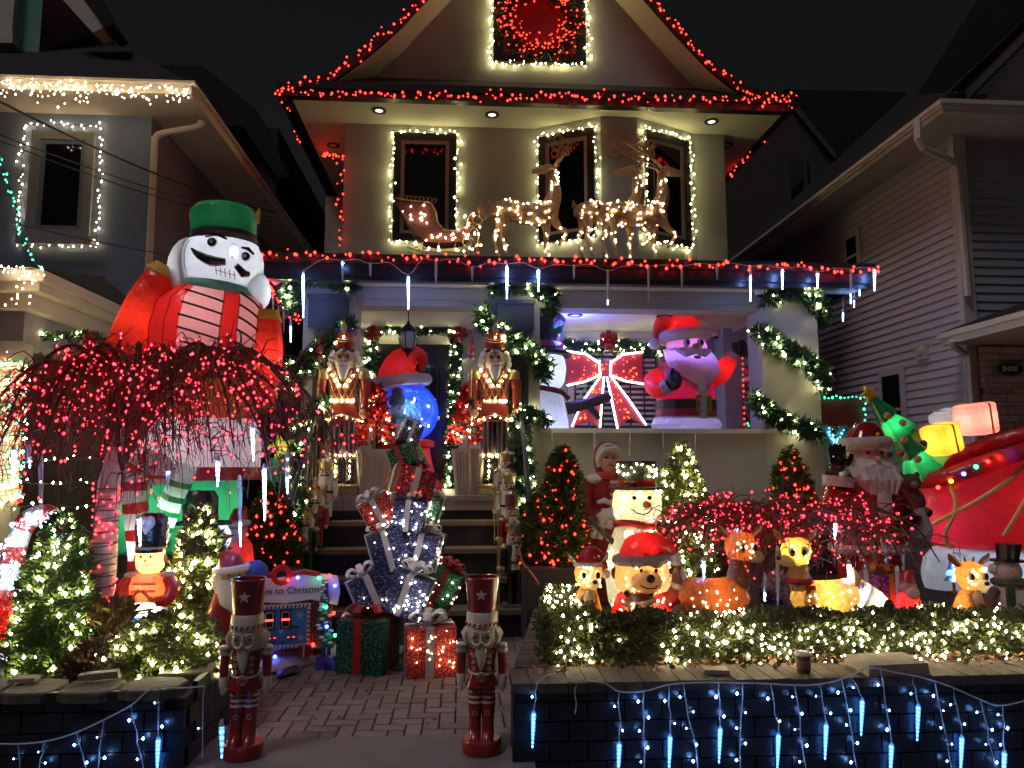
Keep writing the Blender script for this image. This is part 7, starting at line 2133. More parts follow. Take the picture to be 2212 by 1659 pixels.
# ================================================================== hedge
def hedge():
    t = thing('hedge', 'clipped boxwood hedge full of warm lights on the right planter wall', 'hedge', (2.4, 4.7, SOIL))
    O = Vector((2.4, 4.7, SOIL))
    pts, dr = [], []
    x0, x1 = W(1158, 1400, 4.55).x, 4.3
    n = 30000
    X = rng.uniform(x0, x1, n)
    Y = rng.uniform(4.40, 4.70, n)
    top = .262 + .015 * np.sin(X * 7) + .015 * np.sin(X * 17 + 1)
    face = rng.integers(0, 3, n)
    Z = rng.uniform(.02, 1, n) * top
    m1 = face == 0
    Y[m1] = 4.40 + np.abs(rng.normal(0, .035, m1.sum())) + .02 * np.sin(X[m1] * 9)
    m2 = face == 1
    Z[m2] = top[m2] - np.abs(rng.normal(0, .03, m2.sum()))
    P = np.stack([X - O.x, Y - O.y, Z], 1)
    D = np.stack([rng.normal(0, .5, n), np.where(m1, -1.0, -.2), np.where(m2, 1.0, .35)], 1)
    leaves(P, D, .030, .018, M_BOX, t, 'foliage', .6)
    # return at the left end
    n = 7000
    Y2 = rng.uniform(4.7, 5.6, n)
    X2 = W(1160, 1300, 4.9).x + .17 * (Y2 - 4.7) + rng.random(n) ** 1.6 * .34
    Z2 = rng.random(n) ** .6 * .29
    leaves(np.stack([X2 - O.x, Y2 - O.y, Z2], 1), np.stack([np.full(n, -.6), np.full(n, -.3), np.full(n, .7)], 1), .03, .018, M_BOX, t, 'foliage', .6)
    for i in range(14):
        x = x0 + .1 + i * (x1 - x0 - .2) / 13
        MB().tube([(x - O.x, 4.55 - O.y, -.05), (x - O.x + RN.uniform(-.04, .04), 4.52 - O.y, .08), (x - O.x + RN.uniform(-.1, .1), 4.55 - O.y, .2)], [.014, .01, .004], 5).build('stem', M_BARK, t)
    B = []
    ga, gb = W(1285, 1400, 4.5).x, W(1415, 1400, 4.5).x
    for strand in range(7):
        x = x0 + RN.uniform(0, .1)
        h = RN.uniform(.03, .24)
        dv = RN.choice((-1, 1))
        cord = []
        while x < x1:
            x += RN.uniform(.035, .085)
            h += dv * RN.uniform(.01, .06)
            if h > .275 or h < .02 or RN.random() < .12:
                dv = -dv
            h = min(.285, max(.015, h))
            topl = h > .25
            y = RN.uniform(4.41, 4.66) if topl else 4.382 + .02 * math.sin(x * 9)
            q = (x - O.x, y - O.y, .275 + RN.uniform(0, .015) if topl else h)
            cord.append(q)
            if ga < x < gb and RN.random() < .93:
                continue
            if RN.random() < .9:
                B.append((q[0] + RN.gauss(0, .012), q[1] - RN.uniform(0, .012), q[2] + RN.gauss(0, .012)))
        MB().tube(cord, .0022, 3, False).build('light_cord', WIRE_DARK, t)
    for _ in range(60):
        y = RN.uniform(4.7, 5.55)
        B.append((W(1160, 1300, 4.9).x + .17 * (y - 4.7) + RN.uniform(-.01, .3) - O.x, y - O.y, RN.uniform(.12, .29) if RN.random() < .4 else .30))
    bulbs(B, .0082, glow('hedge bulb', (1.0, .82, .46), 85), t)
    return t
hedge()

# ================================================================== weeping tree with red lights, right
weeping('low spreading tree wrapped in dense red lights behind the hedge', 1622, 1330, 5.45, 70, 100, (280, 360, 160), 232, 120, 34, 18, 660, 9, False, .0088, upn=0)
TI = [(1519, 1210, 1248, 1), (1606, 1192, 1326, .1), (1652, 1240, 1300, .3), (1679, 1183, 1330, 0), (1727, 1197, 1330, 0), (1834, 1214, 1298, 1), (1870, 1218, 1290, .2), (1938, 1226, 1326, 0), (1592, 1140, 1180, 1), (1805, 1130, 1165, 1)]
for i, (u, a, c, l) in enumerate(TI):
    icicle(u, a, c, 5.0, l, '%s icicle tube in the low red tree, %s along' % ('glowing' if l >= .7 else 'dim', ordn(i)), 'icicle tubes in the low red tree', tilt=(u % 5) - 2)
bush('frosted white tinsel shrub under the low red tree', 1690, 1345, 5.7, [(0, 40), (40, 48), (80, 30), (96, 10)], 1800, mat('white frosted twig', (.55, .52, .58), .7, var=.3), None, 0, 0, .08, .012, 'frosted_shrub')
bush('purple tinsel shrub beside the frosted white one', 1655, 1345, 5.6, [(0, 26), (30, 32), (60, 16)], 900, mat('purple frosted twig', (.16, .05, .22), .7, var=.3), None, 0, 0, .07, .012, 'frosted_shrub')

# ================================================================== lit snowman, doll
f = Fig('lit_snowman', 'glowing white snowman with wicker top hat and stick arms', 'snowman', 1380, 1318, 6.05, z=SOIL - .03, fit=320)
SNW = fabric('lit snow fabric', (.85, .80, .66), .55, var=.25, scale=26, bump=.8)
f.p('body', SNW, lambda b: b.loft([(0, 0, 0, 50, 46), (0, 0, 30, 64, 58), (0, 0, 80, 70, 62), (0, 0, 130, 66, 58), (0, 0, 176, 50, 46), (0, 0, 192, 40, 38)], 24))
f.p('head', SNW, lambda b: b.loft([(0, 0, 186, 38, 36), (0, 0, 205, 50, 46), (0, 0, 230, 53, 48), (0, 0, 252, 50, 46), (0, 0, 266, 42, 40)], 24))
h_ = f.p('hat', mat('black wicker', (.012, .014, .013), .6, bump=.8, bscale=60), lambda b: b.lathe([(58, 262), (60, 265), (58, 268), (40, 268), (39, 284), (43, 320), (42, 322), (10, 323)], 26))
f.p('hat_band', mat('red ribbon', (.38, .012, .012)), lambda b: b.lathe([(40.5, 269), (40.5, 282)], 26, cap=False), h_)
f.bulbs([(42.5 * math.cos(a), 42.5 * math.sin(a), z) for z, a in [(RN.uniform(287, 317), RN.uniform(PI, 2 * PI)) for _ in range(24)]], .008, WARMF, h_)
f.p('holly', mat('holly green', (.01, .09, .03), .5), lambda b: [b.ball((-22 + s * 7, -38, 276), (7, 3, 4), 8) for s in (-1, 1)], h_)
f.p('scarf', mat('red knit scarf', (.32, .012, .02), .9, var=.3, scale=40), lambda b: (b.tube([(44 * math.cos(a), 42 * math.sin(a), 190 + 4 * math.sin(a * 2)) for a in [2 * PI * i / 24 for i in range(25)]], 8, 8, False), b.tube([(30, -36, 188), (44, -50, 172), (50, -54, 150)], [8, 10, 11], 8, True, .4)))
f.p('nose', mat('carrot brown', (.55, .16, .03), .5), lambda b: b.tube([(8, -44, 232), (12, -58, 232)], [8, 5], 10))
for s in (-1, 1):
    f.p('eye', M_NBLK, lambda b: b.ball((s * 16, -46, 246), (4.5, 3, 4.5), 8))
    f.p('stick_arm', M_BARK, lambda b: (b.tube([(s * 52, -10, 150), (s * 80, -14, 176), (s * 108, -16, 206)], [7, 6, 4.5], 7), b.tube([(s * 92, -15, 190), (s * 112, -16, 194)], [4, 3], 6), b.tube([(s * 84, -15, 180), (s * 96, -15, 206)], [3.5, 2.5], 6)))
f.p('smile', M_NBLK, lambda b: b.tube([(s * 22, -43, 224 if abs(s) == 1 else 0) for s in (-1,)] + [(-12, -47, 215), (0, -48, 212), (12, -47, 215), (22, -43, 224)], 1.5, 5))
B = []
for _ in range(56):
    z = RN.uniform(10, 262)
    r_ = np.interp(z, [0, 30, 80, 130, 176, 192, 205, 230, 266], [50, 64, 70, 66, 50, 42, 50, 53, 42])
    a = RN.uniform(PI * 1.05, PI * 1.95)
    B.append((r_ * 1.0 * math.cos(a), r_ * .9 * math.sin(a) - 1, z))
f.bulbs(B, .0085, WARMF)
f.lamp((0, 0, 90), 3.5, (1, .90, .62), .1)
f.lamp((0, 0, 228), 2.3, (1, .90, .62), .08)

f = Fig('doll', 'white haired doll in red hooded coat holding a white plush toy', 'doll', 1318, 1289, 6.75, z=SOIL - .03, fit=330)
VEL = mat('red velvet', (.22, .010, .012), .85, var=.3, scale=14)
FUR = mat('white fur', (.62, .60, .60), .95, var=.15, scale=40, bump=.7, bscale=60)
f.p('skirt', mat('red plaid skirt', (.16, .02, .015), .9, var=.7, scale=26), lambda b: b.loft([(0, 0, 0, 44, 36), (0, 0, 90, 40, 33)], 18))
f.p('coat', VEL, lambda b: b.loft([(0, 0, 84, 46, 36), (0, 0, 130, 40, 32), (0, 0, 190, 38, 28), (0, 0, 248, 40, 26), (0, 0, 268, 20, 18)], 20))
f.p('coat_hem', FUR, lambda b: b.tube(ring(46, 88, 22, 36), 8, 8, False))
for s in (-1, 1):
    f.p('arm', VEL, lambda b: b.tube(spline([(s * 38, 0, 250), (s * 52, -6, 215), (s * 44, -22, 182), (s * 14, -40, 182)], 3), np.interp(np.linspace(0, 3, 10), range(4), [15, 16, 14, 11]), 12))
    f.p('cuff', FUR, lambda b: b.tube([(s * 22, -37, 182), (s * 12, -41, 182)], 13, 10))
    f.p('hand', M_SKIN, lambda b: (b.ball((s * 4, -46, 182), (9, 6, 7), 10), *[b.tube([(s * 2, -48, 178 + i * 3.4), (-s * 8, -52, 178 + i * 3.4)], [2.2, 1.6], 5) for i in range(4)], b.tube([(s * 5, -48, 188), (-s * 1, -53, 193)], [2.4, 1.8], 5)))
    f.p('shoulder_fur', FUR, lambda b: b.ball((s * 30, -4, 254), (20, 20, 12), 12))
    f.p('eye', M_NBLK, lambda b: b.ball((s * 8, -23, 300), (3, 2, 2.2), 8))
f.p('head', M_SKIN, lambda b: b.loft([(0, -4, 266, 12, 12), (0, -5, 276, 18, 17), (0, -5, 294, 22, 20), (0, -3, 312, 20, 19)], 18))
f.p('nose', M_SKIN, lambda b: b.ball((0, -26, 294), (3.5, 4, 4.5), 8))
f.p('mouth', M_CRED, lambda b: b.tube([(-6, -22, 285), (0, -24, 283), (6, -22, 285)], 1.4, 5))
f.p('hair', M_HAIR, lambda b: (b.tube([(-22, -8, 282), (-22, -14, 302), (-10, -21, 316), (8, -22, 318), (21, -14, 304), (22, -8, 284)], [5, 7, 8, 8, 7, 5], 8)))
f.p('hood', VEL, lambda b: b.loft([(0, 6, 258, 24, 20), (0, 8, 290, 31, 26), (0, 8, 318, 28, 24), (0, 6, 334, 16, 16)], 18))
f.p('hood_fur', FUR, lambda b: b.tube([(24 * math.cos(a), -10, 298 + 29 * math.sin(a)) for a in [-.6 + (PI + 1.2) * i / 18 for i in range(19)]], 6, 8))
f.p('scarf', mat('striped scarf', (.45, .06, .06), .9), lambda b: (b.tube(ring(20, 262, 18, 18, c=(0, -4)), 8, 8, False), b.box((8, -30, 205), (20, 5, 105))))
for i in range(8):
    f.p('scarf_stripe', M_NWHT, lambda b: b.box((8, -30.4, 158 + i * 13), (20.6, 5.4, 5)), None, False)
f = Fig('plush_toy', 'white plush animal held by the doll in red', 'toy', 1312, 1115, 6.55)
f.p('body', FUR, lambda b: b.tube([(16, 0, 8), (0, 0, 2), (-20, 0, -8)], [13, 15, 12], 12))
f.p('head', FUR, lambda b: b.ball((24, -4, 14), (16, 14, 14), 12))
f.p('ear', FUR, lambda b: (b.tube([(14, 0, 24), (-6, -2, 34), (-22, -2, 30)], [5, 6, 3], 8)))
for q in ((-24, -14, -38, -44), (-14, -16, -20, -48), (4, -8, 0, -26)):
    f.p('leg', FUR, lambda b: b.tube([(q[0], -3, q[1]), (q[2], -4, q[3])], [8, 9], 10))
f.p('nose', M_NBLK, lambda b: b.ball((36, -12, 14), 3, 8))

# ================================================================== lit fabric animals along the hedge
def lantern_deer(label, u, vb, y, col, facing, spots=False, hat=False, bowc=None, scale=1.0, inner=None, side=False):
    f = Fig('lit_deer', label, 'lit deer', u, vb, y)
    C = fabric('deer cloth ' + col[0], col[1], .55, var=.15, scale=20)
    CW = fabric('cream lantern cloth', (.80, .68, .45), .55)
    S = scale
    def V(x, y_, z):
        return (x * facing * S, y_ * S, z * S)
    if side:
        f.p('body', C, lambda b: b.tube(spline([V(-70, 0, 24), V(-50, 0, 34), V(0, 0, 32), V(40, 0, 36), V(56, 0, 44)], 3), np.interp(np.linspace(0, 4, 13), range(5), [12 * S, 34 * S, 34 * S, 34 * S, 22 * S]), 14))
        f.p('tail', C, lambda b: b.tube([V(-68, 0, 48), V(-74, 0, 70), V(-66, 0, 92)], [9 * S, 10 * S, 2 * S], 8))
        f.p('neck', C, lambda b: b.tube([V(44, 0, 50), V(50, 0, 84), V(50, 0, 104)], [24 * S, 20 * S, 18 * S], 12))
        hx, hz = 54, 122
        for sx in (-1, 1):
            f.p('leg', C, lambda b: b.tube([V(36, sx * 14, 20), V(40, sx * 14, -14)], [11 * S, 8 * S], 8))
            f.p('leg', C, lambda b: b.tube([V(-50, sx * 14, 20), V(-54, sx * 14, -14)], [13 * S, 8 * S], 8))
    else:
        f.p('body', C, lambda b: b.loft([V(0, 4, -8) + (32 * S, 34 * S), V(0, 4, 16) + (34 * S, 36 * S), V(0, 0, 44) + (26 * S, 27 * S), V(2, -2, 64) + (18 * S, 19 * S)], 16))
        f.p('chest', CW, lambda b: b.ball(V(2, -17, 42), (15 * S, 14 * S, 22 * S), 12))
        hx, hz = 4, 90
        for sx in (-1, 1):
            f.p('leg', C, lambda b: b.tube([V(sx * 16, -24, 24), V(sx * 17, -32, -8)], [10 * S, 8 * S], 8))
    f.p('head', C, lambda b: b.loft([V(hx, 0, hz - 26) + (16 * S, 17 * S), V(hx, 0, hz - 12) + (27 * S, 26 * S), V(hx, 0, hz + 8) + (31 * S, 28 * S), V(hx, 0, hz + 24) + (26 * S, 23 * S), V(hx, 0, hz + 33) + (12 * S, 12 * S)], 18))
    mx = hx + (24 if side else 5)
    my = -8 if side else -28
    f.p('muzzle', CW, lambda b: b.ball(V(mx, my, hz - 14), ((20 if side else 15) * S, 15 * S, 12 * S), 12))
    f.p('nose', mat('dark brown nose', (.03, .012, .01), .3), lambda b: b.ball(V(mx + (18 if side else 2), my - (4 if side else 14), hz - 8), (6 * S, 5 * S, 5 * S), 10))
    for sx in (-1, 1):
        ex = hx + sx * (15 if not side else 12) + (6 if side else 0)
        e = f.p('eye', fabric('white lantern cloth', (.8, .78, .72), .5), lambda b: b.ball(V(ex, -25 if not side else -23, hz + 5), (8 * S, 5 * S, 10 * S), 10))
        f.p('pupil', M_NBLK, lambda b: b.ball(V(ex + 1, -29 if not side else -27, hz + 4), (5 * S, 3 * S, 7.5 * S), 10), e)
        ear = f.p('ear', C, lambda b: b.tube([V(hx + sx * 22, 2, hz + 22), V(hx + sx * 38, 0, hz + 38), V(hx + sx * 46, 0, hz + 50)], [8 * S, 12 * S, 2 * S], 10, True, .5))
        f.p('inner_ear', CW, lambda b: b.tube([V(hx + sx * 24, -6, hz + 25), V(hx + sx * 37, -8, hz + 38), V(hx + sx * 43, -6, hz + 46)], [4 * S, 6 * S, 1 * S], 8, True, .5), ear)
        if not hat and not bowc:
            f.p('horn', mat('dark horn', (.05, .03, .02), .6), lambda b: b.tube([V(hx + sx * 8, 0, hz + 30), V(hx + sx * 11, 0, hz + 43)], [3 * S, 1.2 * S], 7))
    if hat:
        f.p('hat', fabric('red lantern cloth', (.55, .02, .02)), lambda b: b.tube(spline([V(hx, 0, hz + 24), V(hx + 4, 0, hz + 44), V(hx + 26, 0, hz + 40), V(hx + 36, -6, hz + 14)], 3), np.interp(np.linspace(0, 3, 10), range(4), [27 * S, 20 * S, 11 * S, 6 * S]), 12))
        f.p('hat_brim', FUR, lambda b: b.tube([V(hx + 28 * math.cos(a), 25 * math.sin(a), hz + 24) for a in [2 * PI * i / 20 for i in range(21)]], 5.5 * S, 8, False))
        f.p('hat_pompom', FUR, lambda b: b.ball(V(hx + 37, -8, hz + 4), 10 * S, 10))
    if bowc:
        f.p('bow', bowc, lambda b: (b.ball(V(hx - 10, -6, hz + 38), (11 * S, 8 * S, 7 * S), 10), b.ball(V(hx + 10, -6, hz + 38), (11 * S, 8 * S, 7 * S), 10), b.ball(V(hx, -10, hz + 38), (5 * S, 5 * S, 5 * S), 8)))
        f.p('neck_ribbon', bowc, lambda b: (b.tube([V(48 + 22 * math.cos(a), 21 * math.sin(a), 66) for a in [2 * PI * i / 16 for i in range(17)]] if side else [V(2 + 20 * math.cos(a), 20 * math.sin(a), 60) for a in [2 * PI * i / 16 for i in range(17)]], 6 * S, 8, False), b.box(V(38, -26, 40), (18 * S, 6 * S, 40 * S)) if side else None))
    B = []
    for _ in range(26):
        if side and RN.random() < .6:
            B.append(V(RN.uniform(-60, 48), -33, RN.uniform(14, 52)))
        else:
            a = RN.uniform(-2.4, -.7)
            B.append(V(hx + 31 * math.cos(a), 29 * math.sin(a), hz + RN.uniform(-22, 22)))
    f.bulbs(B, .0072, glow('lantern bulb', (1, .74, .34), 22))
    lc = inner or (1, .72, .36)
    f.lamp(V(hx, 0, hz), 2.2, lc, .04)
    f.lamp(V(0, 0, 34), 2.2, lc, .04)
    return f
BRN = ('brown', (.42, .17, .04))
lantern_deer('sitting lit fawn in red Santa hat at the left end of the hedge', 1268, 1335, 5.05, BRN, 1, hat=True)
lantern_deer('large brown deer lantern seen from the side beneath the low red tree', 1545, 1325, 5.0, ('dark brown', (.30, .09, .02)), 1, side=True, scale=1.12, inner=(1, .55, .25))
lantern_deer('golden doe lantern with red bow, facing left behind the hedge', 1780, 1325, 5.0, ('golden', (.70, .48, .12)), -1, side=True, bowc=fabric('red lantern cloth', (.55, .02, .02)), scale=1.05)
lantern_deer('upright brown fawn lantern at the right end of the hedge', 2098, 1338, 5.0, BRN, 1, scale=1.0)

f = Fig('lit_bear', 'glowing bear in Santa hat and red coat waving behind the hedge', 'lit bear', 1388, 1335, 5.05)
BEAR = fabric('bear lantern cloth', (.72, .40, .20), .55, var=.2, scale=22)
RLC = fabric('red lantern cloth', (.55, .02, .02))
f.p('coat', RLC, lambda b: b.loft([(0, 6, -10, 66, 46), (0, 6, 20, 66, 46), (0, 4, 48, 54, 38), (0, 0, 62, 36, 28)], 18))
f.p('head', BEAR, lambda b: b.loft([(0, 0, 52, 40, 34), (0, 0, 68, 56, 46), (0, 0, 92, 62, 50), (0, 0, 118, 56, 46), (0, 0, 132, 40, 36)], 20))
f.p('muzzle', fabric('bear muzzle cloth', (.80, .55, .34), .55), lambda b: b.ball((0, -44, 82), (34, 18, 24), 14))
f.p('nose', M_NBLK, lambda b: b.ball((4, -62, 92), (10, 7, 9), 10))
f.p('mouth', M_NBLK, lambda b: b.tube([(-18, -58, 78), (-4, -61, 72), (12, -60, 72), (22, -56, 78)], 1.2, 5))
for s in (-1, 1):
    f.p('eye', M_NBLK, lambda b: b.ball((4 + s * 16, -46, 106), (4, 3, 5), 8))
    f.p('ear', fabric('dark brown ear cloth', (.12, .05, .03), .3), lambda b: b.ball((s * 58, 2, 96), (9, 9, 14), 10))
    f.p('forehead_patch', fabric('grey patch cloth', (.26, .20, .19), .4), lambda b: b.ball((s * 20, -42, 122), (16, 8, 12), 10))
f.p('hat', RLC, lambda b: b.tube(spline([(0, 2, 122), (-2, 2, 144), (26, 0, 158), (58, -4, 148), (70, -8, 130)], 4), np.interp(np.linspace(0, 4, 17), range(5), [53, 40, 25, 15, 8]), 16))
f.p('hat_brim', fabric('grey fur cloth', (.42, .36, .36), .4), lambda b: b.tube([(54 * math.cos(a), 45 * math.sin(a), 126 + 3 * math.cos(a)) for a in [2 * PI * i / 22 for i in range(23)]], 11, 8, False))
f.p('hat_pompom', FUR, lambda b: b.ball((72, -10, 124), 14, 12))
f.p('raised_arm', RLC, lambda b: b.tube([(48, -4, 36), (66, -10, 44), (76, -12, 66)], [18, 18, 15], 12))
f.p('raised_cuff', FUR, lambda b: b.tube([(74, -12, 62), (78, -12, 72)], 17, 12))
f.p('raised_paw', fabric('pale paw cloth', (.70, .55, .45), .5), lambda b: (b.ball((80, -12, 90), (16, 12, 20), 12), b.ball((70, -18, 100), (6, 5, 8), 8)))
f.bulbs([(RN.uniform(-50, 50), -48 + abs(RN.uniform(-10, 10)), RN.uniform(60, 120)) for _ in range(14)] + [(RN.uniform(-60, 60), -40, RN.uniform(0, 50)) for _ in range(12)], .0085, glow('lantern bulb', (1, .74, .34), 22))
f.lamp((0, 0, 90), 3.5, (1, .68, .34), .05)
f.lamp((0, 6, 25), 3, (1, .6, .4), .05)
f.lamp((0, 2, 150), 1, (1, .6, .4), .03)
f = Fig('lit_bear_cub', 'small brown cub lantern in a knit cap in front of the waving bear', 'lit bear', 1382, 1345, 4.92)
f.p('body', RLC, lambda b: b.loft([(0, 0, -14, 34, 26), (0, 0, 14, 28, 22)], 14))
f.p('head', fabric('cub cloth', (.40, .18, .08), .5), lambda b: b.ball((0, 0, 34), (33, 28, 27), 16))
f.p('muzzle', fabric('bear muzzle cloth', (.80, .55, .34)), lambda b: b.ball((8, -24, 24), (16, 11, 11), 12))
f.p('nose', M_NBLK, lambda b: b.ball((14, -34, 32), (8, 6, 8), 10))
f.p('cap', fabric('brown red cap cloth', (.25, .03, .02), .4), lambda b: b.loft([(0, 2, 42, 32, 28), (0, 2, 58, 24, 22), (-2, 2, 66, 8, 8)], 14))
f.p('cap_brim', fabric('tan cap brim', (.55, .38, .26), .4), lambda b: b.tube([(32 * math.cos(a), 28 * math.sin(a), 44 + 4 * math.cos(a)) for a in [2 * PI * i / 18 for i in range(19)]], 6, 8, False))
for s in (-1, 1):
    f.p('ear', M_NBLK, lambda b: b.ball((s * 26, 2, 62), (8, 7, 8), 8))
f.bulbs([(RN.uniform(-24, 24), -28, RN.uniform(4, 48)) for _ in range(10)], .007, glow('lantern bulb', (1, .74, .34), 22))
f.lamp((0, 0, 30), 1.2, (1, .66, .36), .03)

f = Fig('lit_polar_bear', 'white animal lantern with a large black nose lying behind the hedge', 'lit animal', 1862, 1330, 5.15)
f.p('body', fabric('white lantern cloth', (.8, .78, .72)), lambda b: b.tube(spline([(-60, 10, 30), (-30, 8, 44), (0, 4, 42), (16, 0, 36)], 3), np.interp(np.linspace(0, 3, 10), range(4), [20, 34, 34, 28]), 14))
f.p('head', fabric('white lantern cloth', (.8, .78, .72)), lambda b: b.tube([(6, -8, 42), (24, -14, 32), (44, -18, 22)], [28, 25, 16], 14))
f.p('nose', M_NBLK, lambda b: b.ball((42, -32, 26), (14, 9, 13), 12))
f.p('ear', fabric('pink lantern cloth', (.65, .20, .24), .5), lambda b: b.tube([(-4, -10, 62), (-26, -12, 70), (-40, -12, 56)], [9, 10, 3], 8))
f.lamp((-10, 4, 40), 2, (1, .9, .65), .04)
f.lamp((24, -12, 32), 1, (1, .9, .65), .03)
gift('purple gift box with gold ribbon behind the lying white lantern', 1905, 1280, 5.35, 70, 84, 0, 10, tinsel('purple tinsel', (.16, .012, .20)), mat('gold glitter ribbon', (.45, .26, .05), .4, .4, var=.5, scale=50), None, 0, mat('gold glitter ribbon', (.45, .26, .05)))
f = Fig('lit_santa', 'small glowing red Santa lantern at the end of the low red tree', 'lantern', 1963, 1335, 5.15)
f.p('body', RLC, lambda b: b.loft([(0, 0, -10, 34, 26), (0, 0, 24, 32, 24), (0, 0, 52, 20, 17)], 16))
f.p('head', fabric('flesh cloth', (.75, .40, .34)), lambda b: b.ball((2, -2, 66), (18, 16, 17), 12))
f.p('beard', fabric('white lantern cloth', (.8, .78, .72)), lambda b: b.ball((4, -12, 54), (16, 10, 16), 12))
f.p('hat', RLC, lambda b: b.tube([(0, 0, 76), (4, 0, 96), (16, 0, 100)], [18, 11, 3], 12))
f.lamp((0, 0, 30), 2, (1, .5, .4), .04)
f = Fig('blue_ornament', 'small glowing blue tree ornament right of the low red tree', 'ornament', 2060, 1255, 5.6)
f.p('tree', fabric('blue ornament shell', (.25, .55, .85), .6), lambda b: [b.loft([(0, 0, i * 12, 20 - 4 * i, 18 - 4 * i), (0, 0, i * 12 + 16, 6, 6)], 12) for i in range(4)])
f.p('stand', mat('brass', (.55, .38, .12)), lambda b: b.lathe([(12, -26), (12, -22), (3, -20), (3, 2)], 10))
f.bulbs([(RN.uniform(-14, 14), -18, RN.uniform(4, 44)) for _ in range(9)], .009, COOL)
f.lamp((0, 0, 18), 1.2, (.4, .75, 1), .03)

f = Fig('snowman_statue', 'dark snowman statue in top hat at the right edge behind the hedge', 'statue', 2186, 1335, 5.3)
GSN = mat('weathered snowman', (.42, .42, .46), .6, var=.3, scale=12)
f.p('body', GSN, lambda b: b.loft([(0, 0, -10, 46, 38), (0, 0, 20, 48, 40), (0, 0, 60, 36, 30), (0, 0, 74, 28, 24)], 18))
f.p('head', GSN, lambda b: b.ball((-4, 0, 100), (30, 27, 28), 16))
f.p('hat', M_NBLK, lambda b: b.loft([(-2, 0, 120, 34, 30), (-2, 0, 124, 34, 30), (0, 0, 125, 22, 20), (4, 0, 158, 26, 23), (4, 0, 159, 10, 10)], 18))
f.p('scarf', mat('dark plaid scarf', (.05, .08, .07), .9, var=.6, scale=30), lambda b: (b.tube(ring(30, 76, 18, 26), 8, 8, False), b.box((-22, -30, 48), (16, 8, 50))))
f.p('ear_muff', FUR, lambda b: b.ball((-36, 0, 104), (9, 11, 12), 10))
f.p('nose', mat('orange carrot', (.75, .22, .04)), lambda b: b.tube([(-8, -25, 100), (-14, -42, 98)], [5, 1], 8))
f.p('arm', mat('brown glove', (.08, .05, .05), .7), lambda b: (b.tube([(-38, -6, 60), (-58, -14, 44), (-56, -20, 22)], [11, 11, 12], 10)))

# ================================================================== large Santa statue
f = Fig('santa_statue', 'large glossy Santa statue raising a black glove, holding a plush bear', 'statue', 1885, 1318, 6.15, z=SOIL - .03, fit=370)
GL = mat('glossy red coat', (.26, .014, .012), .16, var=.3, scale=9, coat=.6)
GB = mat('glossy black', (.008, .008, .009), .12, coat=.5)
STN = mat('speckled fur trim', (.48, .45, .46), .85, var=.35, scale=60, bump=.7, bscale=70)
f.p('legs', GL, lambda b: b.loft([(0, 0, 0, 60, 44), (0, 0, 60, 70, 52), (0, 0, 150, 74, 54)], 20))
f.p('coat', GL, lambda b: b.loft([(0, 0, 140, 82, 58), (0, 0, 190, 86, 62), (0, 0, 240, 80, 56), (0, 0, 280, 66, 46), (0, 0, 300, 36, 34)], 24))
f.p('coat_hem', STN, lambda b: b.tube([(80 * math.cos(a), 58 * math.sin(a), 132) for a in [2 * PI * i / 26 for i in range(27)]], 10, 8, False))
f.p('belt', GB, lambda b: b.loft([(0, 0, 166, 87, 63), (0, 0, 198, 88, 64)], 26))
f.p('buckle', M_NGOLD, lambda b: (b.box((20, -64, 199), (46, 6, 6)), b.box((20, -64, 166), (46, 6, 6)), b.box((-2, -64, 182), (6, 6, 38)), b.box((42, -62, 182), (6, 6, 38))), None, False)
f.p('coat_trim', STN, lambda b: (b.loft([(8, -58, 200, 17, 8), (6, -58, 250, 16, 7), (4, -44, 290, 15, 7)], 12), b.loft([(8, -58, 136, 17, 8), (8, -60, 166, 17, 7)], 12)))
f.p('head', mat('painted santa face', (.55, .33, .25), .4), lambda b: b.loft([(0, -6, 290, 26, 26), (0, -8, 310, 40, 38), (0, -6, 335, 42, 40), (0, -4, 356, 36, 34)], 20))
f.p('nose', mat('painted santa face', (.55, .33, .25)), lambda b: b.ball((2, -48, 324), (7, 9, 8), 10))
f.p('beard', mat('sculpted white beard', (.55, .53, .53), .6, var=.3, scale=18, bump=1, bscale=22), lambda b: (b.loft([(6, -36, 236, 14, 10), (6, -42, 256, 36, 20), (4, -38, 282, 50, 26), (2, -24, 308, 52, 32), (0, -6, 326, 48, 38)], 20), *[b.tube([(x, -46, 306), (x * 1.1 + 4, -60, 280), (x * .8 + 6, -56, 250)], [8, 9, 4], 7) for x in (-32, -20, -7, 7, 20, 33)]))
f.p('moustache', M_HAIR, lambda b: [b.tube([(s * 4, -48, 314), (s * 22, -48, 308), (s * 38, -38, 312)], [6, 8, 3], 8) for s in (-1, 1)])
for s in (-1, 1):
    f.p('eye', M_NBLK, lambda b: b.ball((s * 15, -42, 338), (4, 3, 3), 8))
    f.p('eyebrow', M_HAIR, lambda b: b.tube([(s * 6, -46, 346), (s * 17, -46, 350), (s * 28, -38, 344)], [3, 4.5, 2.5], 7))
f.p('hair', M_HAIR, lambda b: [b.ball((s * 44, 4, 320 - q * 14), (13, 16, 14), 10) for s in (-1, 1) for q in range(3)])
f.p('hat_brim', STN, lambda b: b.tube([(44 * math.cos(a), -2 + 42 * math.sin(a), 360 + 2 * math.cos(a)) for a in [2 * PI * i / 24 for i in range(25)]], 14, 10, False))
f.p('hat', GL, lambda b: b.tube(spline([(0, 2, 362), (6, 2, 382), (30, 6, 384), (52, 10, 360)], 3), np.interp(np.linspace(0, 3, 10), range(4), [42, 30, 18, 8]), 16))
